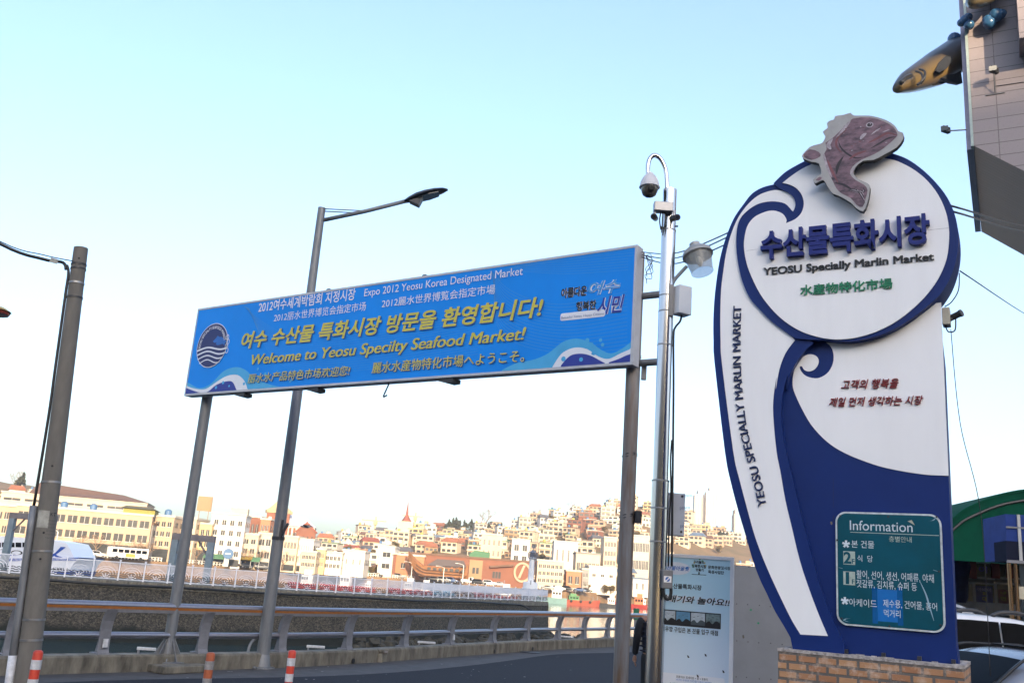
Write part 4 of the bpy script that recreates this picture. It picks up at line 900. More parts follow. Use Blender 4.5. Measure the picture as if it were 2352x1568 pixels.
# fish emblem
FO = smooth2(sA([(597, 270), (640, 225), (690, 210), (712, 200), (728, 165), (713, 140), (740, 118), (735, 95), (752, 78), (778, 70), (782, 52), (830, 45), (870, 34), (890, 50), (980, 50), (1070, 75), (1120, 108), (1140, 138), (1165, 148), (1167, 180), (1130, 230), (1060, 270), (1000, 300), (940, 305), (895, 345), (888, 380), (910, 405), (950, 425), (975, 440), (978, 470), (965, 540), (940, 590), (900, 570), (870, 540), (800, 500), (770, 490), (740, 450), (715, 412), (672, 432), (660, 410), (690, 385), (705, 375), (690, 320), (650, 310), (600, 290)]), 2, True)
fo = MB().prism(FO, fsn, .05, .11, 0, side=1).build('fish_emblem', [mat('emblem_border', (.38, .37, .37), .5, var=.12, scale=12), M['black']], mo)
MB().prism([fsn.hit(*cA(*p)) for p in ((800, 190), (980, 170), (960, 250), (800, 290))], fsn, -.02, .05).build('emblem_mount', M['dark'], fo)
fi = smooth2(sA([(728, 203), (770, 175), (830, 118), (882, 68), (980, 62), (1060, 85), (1110, 115), (1132, 150), (1125, 175), (1060, 232), (1000, 270), (930, 300), (880, 340), (868, 380), (900, 415), (945, 440), (966, 470), (955, 520), (938, 566), (905, 555), (870, 515), (820, 490), (790, 460), (770, 420), (745, 370), (725, 320), (718, 270), (735, 240)]), 2, True)
M['fish'] = mat('bream_print', (.27, .15, .19), .4, scale=9, rgb2=(.04, .024, .034), stretch=(1, 1, 2.2))
M['fish2'] = mat('bream_print_light', (.42, .36, .40), .4, var=.4, scale=22); M['fishd'] = mat('bream_print_dark', (.02, .012, .016), .4); M['fishr'] = mat('bream_print_red', (.2, .06, .07), .4, var=.4, scale=12)
mb = MB(); mb.poly(fi, fsn, .112, 0)
mb.poly(smooth2(sA([(605, 268), (640, 240), (690, 255), (700, 280), (650, 300), (610, 285)]), 2, True), fsn, .112, 0)
mb.poly(smooth2(sA([(672, 412), (695, 395), (708, 402), (690, 418)]), 2, True), fsn, .112, 0)
ec = fsn.hit(*cA(978, 103)); mb.poly(ellipse(ec, .032, .026, 20), fsn, .1135, 1); mb.poly(ellipse(ec, .022, .018, 20), fsn, .1145, 2); mb.poly(ellipse((ec[0] + .006, ec[1] + .006), .006, .005, 10), fsn, .1155, 1)
def stroke(pts, wd, m_, lift=.114):
    q = smooth2(sA(pts), 4); L = []; R__ = []
    for i, p in enumerate(q):
        a, b__ = q[max(i - 1, 0)], q[min(i + 1, len(q) - 1)]; d = math.hypot(b__[0] - a[0], b__[1] - a[1]) or 1; k = wd * sin(pi * (i + .4) / (len(q) + .2)) ; nx, ny = -(b__[1] - a[1]) / d * k, (b__[0] - a[0]) / d * k
        L.append((p[0] + nx, p[1] + ny)); R__.append((p[0] - nx, p[1] - ny))
    for i in range(len(q) - 1): mb.add([fsn.pt(*L[i], lift), fsn.pt(*L[i + 1], lift), fsn.pt(*R__[i + 1], lift), fsn.pt(*R__[i], lift)], [(0, 1, 2, 3)], m_)
stroke([(1135, 165), (1080, 150), (1020, 180), (970, 205)], .012, 3); stroke([(1130, 172), (1085, 178), (1030, 210), (985, 235)], .008, 2)
stroke([(960, 150), (940, 165), (925, 185)], .016, 1); stroke([(1040, 120), (1010, 140), (985, 160)], .006, 1); stroke([(1090, 130), (1050, 145)], .005, 1)
stroke([(800, 190), (815, 230), (850, 265), (900, 290), (940, 285)], .008, 2); stroke([(850, 130), (800, 170), (790, 220), (820, 260)], .01, 3)
stroke([(830, 280), (800, 330), (790, 380)], .014, 2); stroke([(860, 300), (900, 270), (960, 250)], .012, 3); stroke([(780, 430), (830, 440), (880, 470)], .01, 2)
for k in range(7): stroke([(860 + k * 6, 470 + k * 3), (905 + k * 7, 500 + k * 2 - 30), (952 - k * 2, 545 - k * 15)], .004, 1 if k % 2 else 2)
stroke([(740, 300), (760, 350), (800, 430)], .01, 3); stroke([(770, 180), (745, 215), (760, 240)], .018, 1); stroke([(790, 175), (830, 130), (870, 80)], .012, 1)
stroke([(720, 262), (735, 330), (765, 400)], .010, 1); stroke([(870, 380), (882, 360), (893, 345)], .011, 1)
for k in range(30):
    x, y = rnd.uniform(800, 1080), rnd.uniform(100, 260); u, v = fsn.hit(*cA(x, y))
    mb.poly(ellipse((u, v), rnd.uniform(.004, .012), rnd.uniform(.002, .005), 8), fsn, .1136 + k * 2e-5, rnd.choice((0, 1, 3, 3)))
mb.build('fish_print', [M['fish'], M['fish2'], M['fishd'], M['fishr']], fo)
# information panel
il = fsn.hit(*cB(656, 1000))[0]; ir = fsn.hit(*cB(1186, 1000))[0]; it = fsn.hit(*cB(920, 729))[1]; ib = fsn.hit(*cB(920, 1302))[1]
ip = MB().prism(rrect(il, ib, ir, it, .085, 8), fsn, -.12, -.095).build('information_panel', mat('panel_edge', (.55, .6, .62), .5, var=.3, scale=18), mo)
M['teal'] = mat('panel_teal', (.003, .08, .125), .3, scale=2.2, rgb2=(.004, .06, .08), spec=.3)
MB().prism(rrect(il + .014, ib + .014, ir - .014, it - .014, .074, 8), fsn, -.096, -.092).build('panel_face', M['teal'], ip)
LP_ = -.0905
M['panelwhite'] = mat('panel_lettering', (.6, .68, .74), .4, var=.1, scale=20); M['panelfaded'] = mat('panel_faded', (.42, .5, .45), .4, var=.3, scale=20)
for s_, bl, br, top, off, m_ in (('Information', (725, 819), (1035, 819), 771, 0, 0), ('층별안내', (918, 873), (1030, 874), 845, 0, 1), ('본 건물', (733, 903), (845, 901), 867, .0, 0), ('식  당', (762, 970), (838, 971), 938, .0, 0),
                       ('활어, 선어, 생선, 어패류, 야채', (758, 1062), (1140, 1068), 1019, .0, 0), ('젓갈류, 김치류, 슈퍼 등', (758, 1104), (1056, 1110), 1063, .0, 0),
                       ('아케이드', (722, 1192), (858, 1195), 1153, .0, 0), ('제수용, 건어물, 홍어', (890, 1202), (1156, 1208), 1161, .0, 0), ('먹거리', (893, 1243), (975, 1246), 1206, .0, 0)):
    mb = MB(); ptext(mb, s_, fsn, cB, bl, br, top, lift=LP_, off=off); mb.build('panel_lettering', [M['panelwhite'], M['panelfaded']][m_], ip)
mb = MB()
a = fsn.hit(*cB(727, 829)); b_ = fsn.hit(*cB(1165, 835)); zc_ = (a[1] + b_[1]) / 2; mb.poly([(a[0], zc_ - .003), (b_[0], zc_ - .003), (b_[0], zc_ + .002), (a[0], zc_ + .002)], fsn, LP_, 1)
for x, y in ((706, 883), (700, 1163)):
    c = fsn.hit(*cB(x, y))
    for k in range(5): a = pi / 2 + k * 2 * pi / 5; d = (cos(a), sin(a)); e = (-d[1] * .0065, d[0] * .0065); mb.poly([(c[0] + e[0], c[1] + e[1]), (c[0] + d[0] * .03 + e[0] * 1.4, c[1] + d[1] * .03 + e[1] * 1.4), (c[0] + d[0] * .03 - e[0] * 1.4, c[1] + d[1] * .03 - e[1] * 1.4), (c[0] - e[0], c[1] - e[1])], fsn, LP_ + k * 1e-4, 0)
mb.poly([fsn.hit(*cB(*p)) for p in ((1010, 770), (1030, 764), (1046, 790))], fsn, LP_, 2)
for x0, y0, x1, y1, dgt in ((693, 983, 750, 920, '2'), (693, 1083, 750, 1020, '1')):
    a = fsn.hit(*cB(x0, y0)); b_ = fsn.hit(*cB(x1, y1)); w_ = b_[0] - a[0]; h_ = b_[1] - a[1]
    mb.poly([(a[0], a[1]), (b_[0], a[1]), (b_[0], b_[1]), (a[0], b_[1])], fsn, LP_, 1)
    text(mb, dgt, fsn, (a[0] + w_ * (.02 if dgt == '2' else .2), a[1] + h_ * .06), (a[0] + w_ * (.68 if dgt == '2' else .5), a[1] + h_ * .06), h_ * .9, lift=LP_ + .001, off=.03, m=3)
    text(mb, 'F', fsn, (a[0] + w_ * .72, a[1] + h_ * .08), (a[0] + w_ * .96, a[1] + h_ * .08), h_ * .36, lift=LP_ + .0016, off=.02, m=3)
mb.build('panel_symbols', [M['panelwhite'], M['panelfaded'], mat('panel_arrow', (.42, .42, .33), .4), M['teal']], ip)
a = fsn.hit(*cB(850, 1262)); b_ = fsn.hit(*cB(974, 1112)); mb = MB(); mb.poly([(a[0], a[1]), (b_[0], a[1]), (b_[0], b_[1]), (a[0], b_[1])], fsn, -.0915, 0)
mb.poly([(a[0] - .02, a[1] - .02), (a[0] + .02, a[1] - .02), (a[0] + .02, b_[1] + .01), (a[0] - .02, b_[1] + .01)], fsn, -.0912, 1); mb.poly([(b_[0] - .025, a[1] - .02), (b_[0] + .015, a[1] - .02), (b_[0] + .015, b_[1] + .02), (b_[0] - .025, b_[1] + .02)], fsn, -.0911, 1)
mb.build('blue_patch', [mat('patch_blue', (.008, .145, .46), .3, var=.12, scale=8), mat('patch_tape', (.006, .1, .3), .2, var=.2)], ip)
for p in (((1070, 1065), (1100, 1130), (1118, 1190), (1140, 1262)), ((690, 1255), (710, 1265), (728, 1268)), ((692, 1262), (705, 1252), (728, 1250)), ((1115, 768), (1135, 766), (1150, 752)), ((668, 998), (690, 1004)), ((1135, 1010), (1160, 1018))):
    mb = MB(); q = smooth2(sB(p), 5)
    for i in range(len(q) - 1):
        k0, k1 = .005 * sin(pi * i / (len(q) - 1)) + .001, .005 * sin(pi * (i + 1) / (len(q) - 1)) + .001
        mb.add([fsn.pt(q[i][0] - k0, q[i][1], -.0900), fsn.pt(q[i][0] + k0, q[i][1], -.0900), fsn.pt(q[i + 1][0] + k1, q[i + 1][1], -.0900), fsn.pt(q[i + 1][0] - k1, q[i + 1][1], -.0900)], [(0, 1, 2, 3)])
    mb.build('scratch', mat('scratch_pale', (.3, .45, .55), .3), ip)
for x, y in ((677, 744), (1153, 748), (1165, 1018), (1172, 1283), (914, 748), (662, 863), (684, 1250), (920, 1288)):
    u, v = fsn.hit(*cB(x, y)); MB().lathe([(.008, 0), (.008, .004), (.003, .006)], fsn.pt(u, v, -.092), 8, axis=fsn.n).build('screw', M['dark'], ip)
M['seam'] = mat('panel_seam', (.008, .012, .05), .6, var=0); M['seamgrey'] = mat('panel_seam_grey', (.42, .42, .45), .6, var=.3, scale=20)
for (x0, y0, x1, y1, cv, fl_, par, m_, w_) in ((640, 555, 640, 700, cB, -.1193, body, 'seam', .0016), (641, 740, 640, 770, cB, -.1193, body, 'seam', .0025), (1290, 668, 1418, 655, cA, -.0135, wcd, 'seamgrey', .0016), (262, 785, 330, 776, cA, -.0135, wcd, 'seamgrey', .0014)):
    a = fsn.hit(*cv(x0, y0)); b_ = fsn.hit(*cv(x1, y1)); L_ = math.hypot(b_[0] - a[0], b_[1] - a[1]); nx, ny = -(b_[1] - a[1]) / L_ * w_, (b_[0] - a[0]) / L_ * w_
    MB().poly([(a[0] + nx, a[1] + ny), (a[0] - nx, a[1] - ny), (b_[0] - nx, b_[1] - ny), (b_[0] + nx, b_[1] + ny)], fsn, fl_).build('panel_seam', M[m_], par)
for x, y in ((630, 778), (205, 1340)):
    u, v = fsn.hit(*cB(x, y)); MB().poly([(u - .008, v + .012), (u + .006, v + .014), (u + .01, v - .004), (u + .002, v - .016), (u - .006, v - .008)], fsn, -.119 if x == 630 else -.0435).build('paint_chip', M['kerb'], body if x == 630 else wl_)
# foot flashing: dark gaps and brackets where the body meets the plinth
mb = MB()
for u in (.26, .52, .80, 1.06, uR_ - .02): mb.box(fsn.pt(u, PLT + .015, -.08), (.03, .04, .03), rot=-fsn.u.angle(V((1, 0, 0))))
mb.build('foot_bracket', M['dark'], mo)
# camera and control box on the sign's right edge
a = fsn.hit(2151, 735); b_ = fsn.hit(2172, 694)
t = thing('security_camera', 'small dark security camera on a beige box at the right edge of the market sign', 'security camera', tuple(fsn.pt(uR_ + .01, a[1], -.2)))
MB().prism([(uR_ + .001, a[1]), (b_[0] + .02, a[1]), (b_[0] + .02, b_[1]), (uR_ + .001, b_[1])], fsn, -.26, -.14).build('control_box', mat('box_beige', (.4, .37, .3), .5), t, bevel=.006)
p = fsn.pt(*fsn.hit(2188, 711), -.2); ax = (fsn.u * .8 + V((0, 0, .25)) + fsn.n * .4).normalized()
ch = MB().lathe([(.022, -.05), (.026, -.045), (.027, .05), (.031, .052), (.031, .07), (.022, .071)], p, 14, axis=ax).build('camera_housing', M['dark'], t, auto=True)
MB().tube([p, p + V((-.03, 0, -.03)), fsn.pt(b_[0] + .02, a[1] + .05, -.2)], .01, 8).build('camera_arm', M['dark'], t)
MB().tube(smoothpath([fsn.pt(b_[0] - .02, a[1], -.2), fsn.pt(b_[0] - .0, a[1] - .05, -.2), fsn.pt(b_[0] + .05, a[1] - .04, -.2), fsn.pt(b_[0] + .06, a[1] + .06, -.2)], 5), .006, 6).build('camera_wire', M['dark'], t)
# wires
def wire(name, lab, pts, r, n=8):
    mb = MB(); mb.tube(smoothpath(pts, n), r, 6); return tag(mb.build(name, M['dark'], smooth=True), lab, 'cable')
bt = fb.pt(UR - .02, ZT + .01, -.2); sgE = fsn.pt(*fsn.hit(1690, 492), -.3)
for k, (d0, d1, s_) in enumerate(((0, 0, 'uppermost'), (-.04, -.05, 'middle'), (-.07, -.13, 'lowest'))):
    a = bt + V((0, 0, d0)); c = sgE + V((-.02 * k, 0, d1)); md = a.lerp(c, .45) + V((0, 0, -.13 - .02 * k))
    wire('cable', s_ + ' of three thin cables from the billboard post to the market sign', [a, md, c], .0075)
e0 = fsn.pt(*fsn.hit(2178, 442), -.3)
for k in range(2):
    a = e0 + V((0, 0, -.05 * k)); c = atY(2420, 494 + 12 * k, 24); wire('cable', ('upper' if k == 0 else 'lower') + ' of two cables from the round sign to the market building', [a, a.lerp(c, .5) + V((0, 0, -.25)), c], .010)
a = fsn.pt(*fsn.hit(2200, 596), -.3); c = atY(2420, 745, 22); wire('cable', 'thin single wire slanting down from the round sign to the right edge', [a, a.lerp(c, .5) + V((0, 0, -.1)), c], .006)
a = fsn.pt(*fsn.hit(2179, 738), -.25); c = fsn.pt(*fsn.hit(2242, 1160), -.9); wire('cable', 'hair-thin wire hanging down to the right of the market sign', [a, a.lerp(c, .5) + V((-.05, 0, 0)), c, V((c.x + .06, c.y + .1, c.z - 1.3))], .0035)
a = fsn.pt(*fsn.hit(2198, 600), -.31); wire('cable', 'loose loop of wire at the right rim of the round sign', [a, fsn.pt(*fsn.hit(2196, 640), -.31), fsn.pt(*fsn.hit(2180, 668), -.31), fsn.pt(*fsn.hit(2163, 680), -.31)], .005)

# ================================================================== market building at the upper right
pc = atY(2237, 335, 35); fmk = Fr((pc.x, pc.y, 0), R_(118.4))
mkt = thing('market_building', 'tall grey panelled market building with a raked overhang at the upper right', 'building', tuple(fmk.pt(14, 0, -8)))
def panelmat(name, c_, joint, bw, bh, off=0.0):
    m = brickmat(name, c_, tuple(q * .93 for q in c_), joint, bw, bh, .5, .018, var2=tuple(q * .88 for q in c_)); br = [n for n in m.node_tree.nodes if n.type == 'TEX_BRICK'][0]; br.offset = off
    m.node_tree.nodes['Principled BSDF'].inputs['Roughness'].default_value = .45
    bp = [n for n in m.node_tree.nodes if n.type == 'BUMP'][0]; bp.inputs['Strength'].default_value = .2
    return m
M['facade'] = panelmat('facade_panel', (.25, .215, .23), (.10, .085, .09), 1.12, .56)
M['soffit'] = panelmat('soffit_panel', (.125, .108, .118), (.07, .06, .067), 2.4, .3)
rk = lambda u: pc.z - .80 * u
TOPZ = 40
mb = MB(); mb.prism([(0, pc.z), (16, rk(16)), (16, 0), (34, 0), (34, TOPZ), (0, TOPZ)], fmk, -10, 0)
mb.uv = lambda p: ((p - fmk.o).dot(fmk.u) + .2, p.z - pc.z)
mb.build('facade', M['facade'], mkt)
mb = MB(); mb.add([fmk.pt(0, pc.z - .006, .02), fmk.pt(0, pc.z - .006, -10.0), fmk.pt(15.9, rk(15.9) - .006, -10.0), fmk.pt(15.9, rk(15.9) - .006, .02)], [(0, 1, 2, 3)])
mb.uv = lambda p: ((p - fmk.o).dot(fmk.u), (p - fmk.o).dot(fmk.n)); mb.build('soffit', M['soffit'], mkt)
M['trim'] = mat('corner_trim', (.22, .2, .26), .35, .3)
mb = MB(); mb.prism([(-.28, pc.z - .0), (-.02, pc.z - .0), (-.02, TOPZ), (-.28, TOPZ)], fmk, -10, -.3); mb.build('side_fin', M['trim'], mkt)
mb = MB(); mb.prism([(-.11, pc.z - .02), (-.005, pc.z - .02), (-.005, TOPZ), (-.11, TOPZ)], fmk, -.3, .05); mb.build('corner_trim', mat('corner_trim_green', (.3, .36, .34), .3, .2), mkt)
wu, wz_ = fmk.hit(*c8(1495, 200)); wb = fmk.hit(*c8(1540, 512))[1]
mb = MB(); mb.prism([(wu, wb), (wu + 7, wb), (wu + 7, TOPZ), (wu, TOPZ)], fmk, .004, 1.5); mb.uv = lambda p: ((p - fmk.o).dot(fmk.u) - (p - fmk.o).dot(fmk.n), p.z - pc.z); mb.build('projecting_bay', M['facade'], mkt)
# floodlights on brackets
for (x0, y0, x1, y1, lab, out_) in ((c8(1300, 845) + c8(1292, 700) + ('dark floodlight on a short bracket against the grey market facade', .55)), (c8(1050, 1165) + c8(858, 1175) + ('small dark floodlight on a long arm left of the market building', 0))):
    a = fmk.pt(*fmk.hit(x0, y0), .02); p = fmk.pt(*fmk.hit(x1, y1), out_)
    t = thing('floodlight', lab, 'floodlight', tuple(a))
    MB().tube([a, p], .03, 8).build('bracket_arm', M['railpost'], t); 
    MB().box(p + V((0, 0, .06)), (.40, .16, .26), rot=.4).build('lamp_body', M['dark'], t, bevel=.02)
    q = p + fmk.n * .16 + V((-.04, 0, .02)); MB().prism([(-.14, -.1), (.14, -.1), (.14, .1), (-.14, .1)], Fr((q.x, q.y, q.z + .03), R_(118.4)), -.04, .02).build('lamp_glass', M['glass'] if out_ == 0 else mat('lamp_pale', (.4, .38, .33), .3), t)
    if out_: MB().tube([a + fmk.u * -.35, a + fmk.u * .35], .03, 8).build('base_bar', M['railpost'], t); MB().tube(smoothpath([a + V((0, 0, .35)), fmk.pt(fmk.hit(x0, y0)[0] + 1.6, fmk.hit(x0, y0)[1] + .32, .02)], 3), .014, 6).build('supply_wire', M['dark'], t)
# the two big fish sculptures leaping from the wall
def fishskin(name, back, belly):
    m = bpy.data.materials.new(name); m.use_nodes = True; n = m.node_tree.nodes; l = m.node_tree.links; b = n['Principled BSDF']
    at_ = n.new('ShaderNodeAttribute'); at_.attribute_name = 'belly'; nz = n.new('ShaderNodeTexNoise'); nz.inputs['Scale'].default_value = 2.5; nz.inputs['Detail'].default_value = 5
    ad = n.new('ShaderNodeMath'); ad.operation = 'MULTIPLY_ADD'; ad.inputs[1].default_value = .35; l.new(nz.outputs['Fac'], ad.inputs[0]); l.new(at_.outputs['Fac'], ad.inputs[2])
    rp = n.new('ShaderNodeValToRGB'); e = rp.color_ramp.elements; e[0].position = .3; e[0].color = (*back, 1); e[1].position = .95; e[1].color = (*belly, 1); l.new(ad.outputs[0], rp.inputs[0]); l.new(rp.outputs[0], b.inputs['Base Color'])
    b.inputs['Roughness'].default_value = .28; return m
fsk = fishskin('fish_gold_skin', (.035, .032, .03), (.21, .14, .055)); fsk2 = fishskin('fish_grey_skin', (.03, .032, .028), (.16, .125, .075)); fin = mat('fish_fin', (.025, .028, .035), .45, var=.3, scale=6); splash = mat('splash_blue', (.03, .10, .22), .25, var=.3, scale=3)
def fishbody(spine, wid, hei, up, m, parent):
    mb = MB(); P_ = smoothpath(spine, 5); n_ = len(P_); N = 18; bl = []
    for i, p in enumerate(P_):
        f = i / (n_ - 1); tt = (P_[min(i + 1, n_ - 1)] - P_[max(i - 1, 0)]).normalized(); sd_ = tt.cross(up).normalized(); u_ = sd_.cross(tt)
        k = f * (len(wid) - 1); j = min(int(k), len(wid) - 2); w_ = wid[j] + (wid[j + 1] - wid[j]) * (k - j); h_ = hei[j] + (hei[j + 1] - hei[j]) * (k - j)
        for q in range(N): a = 2 * pi * q / N; mb.v.append(p + sd_ * cos(a) * w_ + u_ * sin(a) * h_); bl.append(.5 - .5 * sin(a) - (0.25 if f > .8 else 0))
    for i in range(n_ - 1):
        for q in range(N): a, b_ = i * N + q, i * N + (q + 1) % N; mb.f.append([a, b_, b_ + N, a + N]); mb.m.append(0)
    mb.f += [list(range(N))[::-1], list(range((n_ - 1) * N, n_ * N))]; mb.m += [0, 0]
    o = mb.build('fish_body', m, parent, smooth=True); at_ = o.data.attributes.new('belly', 'FLOAT', 'POINT')
    for i, v_ in enumerate(bl): at_.data[i].value = v_
    return o
def onf(x, y, w_): return fmk.pt(*fmk.hit(*c8(x, y)), w_)
def offp(x, y, u_):  # a point seen at this place of the photo, out in front of / beside the corner
    d = ray(*c8(x, y)); return CAM + d * ((38.0 + u_) / d.y)
sp1 = [offp(420, 795, -3.0), offp(520, 735, -2.5), offp(640, 680, -1.8), offp(780, 610, -1), offp(920, 520, 0), offp(1050, 420, 1.5)]
fs1 = thing('fish_sculpture', 'golden brown fish sculpture leaping out to the left of the market building', 'sculpture', tuple(sp1[4]), 'fish sculptures on the market building')
upv = V((-.5, -.1, .85)); 
fishbody(sp1, [.2, .52, .7, .86, .86, .75], [.17, .46, .62, .77, .8, .7], upv, fsk, fs1)
def finm(pts, th, parent, m=None):
    a = [V(p) for p in pts]; nn = (a[1] - a[0]).cross(a[2] - a[0]).normalized() * th; k = len(a)
    return MB().add([p + nn for p in a] + [p - nn for p in a], [list(range(k)), list(range(k, 2 * k))[::-1]] + [[i, k + i, k + (i + 1) % k, (i + 1) % k] for i in range(k)]).build('fin', m or fin, parent)
finm([offp(760, 640, -2.6), offp(800, 560, -2.4), offp(850, 508, -2.2), offp(905, 515, -2), offp(912, 545, -2), offp(860, 620, -2.3), offp(790, 655, -2.6)], .05, fs1)
finm([offp(670, 620, -1.5), offp(720, 550, -1.2), offp(800, 484, -.9), offp(812, 500, -.8), offp(760, 580, -1.1), offp(690, 620, -1.4)], .05, fs1)
finm([offp(815, 700, -2), offp(920, 635, -1.2), offp(985, 640, -.8), offp(1000, 750, -.8), offp(960, 760, -1), offp(880, 745, -1.4)], .05, fs1)
finm([offp(740, 770, -1.8), offp(800, 735, -1.6), offp(870, 738, -1.2), offp(800, 758, -1.5)], .05, fs1)
for k, (x, y) in enumerate(((560, 690), (575, 730))): pass
mb = MB(); mb.tube(smoothpath([offp(455, 745, -4.2), offp(500, 700, -4), offp(545, 680, -3.8)], 4), .1, 8); mb.tube(smoothpath([offp(590, 640, -3.4), offp(640, 660, -3.6), offp(650, 720, -3.7), offp(600, 765, -3.6)], 5), .05, 8); mb.tube(smoothpath([offp(620, 620, -3.4), offp(668, 640, -3.6), offp(668, 700, -3.7), offp(630, 755, -3.6)], 5), .05, 8)
mb.build('gill_ridge', fsk, fs1, smooth=True)
for x, y, r in ((935, 350, .36), (950, 470, .38), (960, 520, .35), (925, 400, .25)): pass
def blob(p, r, parent, sq=(1, 1, 1)): return MB().lathe([(r * sin(pi * i / 8), -r * cos(pi * i / 8)) for i in range(9)], p, 14, axis=sq).build('splash_drop', splash, parent, smooth=True)
for x, y, r in ((935, 350, .3), (950, 450, .3), (965, 500, .32)): blob(offp(x, y, .2), r, fs1)
sp2 = [onf(1120, 235, 1.9), onf(1135, 190, 1.6), onf(1165, 130, 1.2), onf(1220, 60, .9), onf(1280, -30, .8), onf(1350, -140, .6)]
fs2 = thing('fish_sculpture', 'grey fish sculpture diving down the market facade with blue splashes round its head', 'sculpture', tuple(sp2[1]), 'fish sculptures on the market building')
fishbody(sp2, [.2, .4, .5, .53, .45, .3], [.16, .32, .4, .44, .4, .3], fmk.n * .6 + V((-.6, 0, .4)), fsk2, fs2)
for x, y, r in ((1000, 245, .17), (1035, 225, .23), (1070, 265, .22), (1060, 200, .2), (1250, 250, .27), (1240, 225, .24), (1310, 180, .3), (1350, 170, .22), (1370, 160, .16), (1170, 20, .22), (1200, -5, .2)): blob(onf(x, y, .35), r, fs2)

# ================================================================== green tent, shop front and booth below the market
TY = 20.0; ftn = Fr(tuple(V((atY(2185, 1195, TY).x, TY, 0))), R_(96))
tn = thing('tent_awning', 'dark green arched tarpaulin tent in front of the market shops', 'tent', tuple(ftn.pt(3, 0, -1)))
arc = [ftn.hit(*cR(*p)) for p in ((150, 440), (180, 415), (260, 345), (350, 298), (450, 255), (560, 220), (705, 195))]; bz = ftn.hit(*cR(300, 700))[1]
ar = [(2 * arc[-1][0] + .7 - u, z) for u, z in arc[:-1]][::-1]; apex = [(arc[-1][0] + .35, arc[-1][1] + .01)]
full = smooth2([(arc[0][0] - .75, bz + .1)] + arc + apex + ar + [(ar[-1][0] + .75, bz + .1)], 3)
M['tarp'] = mat('green_tarpaulin', (.004, .07, .04), .95, scale=1.5, rgb2=(.003, .05, .03), bump=.4, spec=.1)
MB().prism([(full[0][0], bz)] + full + [(full[-1][0], bz)], ftn, -.06, 0).build('gable_sheet', M['tarp'], tn)
mb = MB(); n_ = len(full)
for u, z in full: mb.v += [ftn.pt(u, z + .02, .03), ftn.pt(u, z + .02, -5), ftn.pt(u, z - .03, -5), ftn.pt(u, z - .03, .03)]
for i in range(n_ - 1):
    for k in range(4): mb.f.append([i * 4 + k, i * 4 + (k + 1) % 4, i * 4 + 4 + (k + 1) % 4, i * 4 + 4 + k]); mb.m.append(0)
mb.build('roof_sheet', M['tarp'], tn, smooth=False)
MB().tube([ftn.pt(u, z - .22, .02) for u, z in full[2:-2]], .03, 8).build('arch_pipe', M['dark'], tn)
for u in (full[0][0] + .05, full[-1][0] - .05, ):
    for w_ in (-.1, -4.8): MB().tube([ftn.pt(u, 0, w_), ftn.pt(u, bz + .05, w_)], .04, 8).build('post', M['railpost'], tn)
SY = 23.0; fsh = Fr((atY(2180, 1300, SY).x - 1.2, SY, 0), R_(97))
sh = thing('market_shop', 'dim row of market shop windows with red pilasters under the green tent', 'shop', tuple(fsh.pt(3, 0, -1)))
SL = fsh.hit(*cR(205, 760))[0]; zt = fsh.hit(*cR(350, 700))[1]
M['shopwall'] = mat('shop_wall', (.12, .115, .11), .7); M['shopred'] = mat('shop_red', (.18, .025, .03), .5); M['shopfr'] = mat('shop_frame', (.42, .42, .42), .4); M['shopglass'] = mat('shop_glass', (.03, .045, .045), .12, var=.6, scale=1.2)
MB().prism([(SL - 3, 0), (SL + 9, 0), (SL + 9, 4.2), (SL - 3, 4.2)], fsh, -3, -.1).build('wall', M['shopwall'], sh)
def shopwin(x0, y0, x1, y1, lab=None):
    a = fsh.hit(*cR(x0, y1)); b_ = fsh.hit(*cR(x1, y0)); w_ = MB()
    w_.prism([(a[0], a[1]), (b_[0], a[1]), (b_[0], b_[1]), (a[0], b_[1])], fsh, -.1, -.02); o = w_.build('window_frame', M['shopfr'], sh)
    f = .045; MB().prism([(a[0] + f, a[1] + f), (b_[0] - f, a[1] + f), (b_[0] - f, b_[1] - f), (a[0] + f, b_[1] - f)], fsh, -.06, -.012).build('pane', M['shopglass'], o)
    return o, a, b_
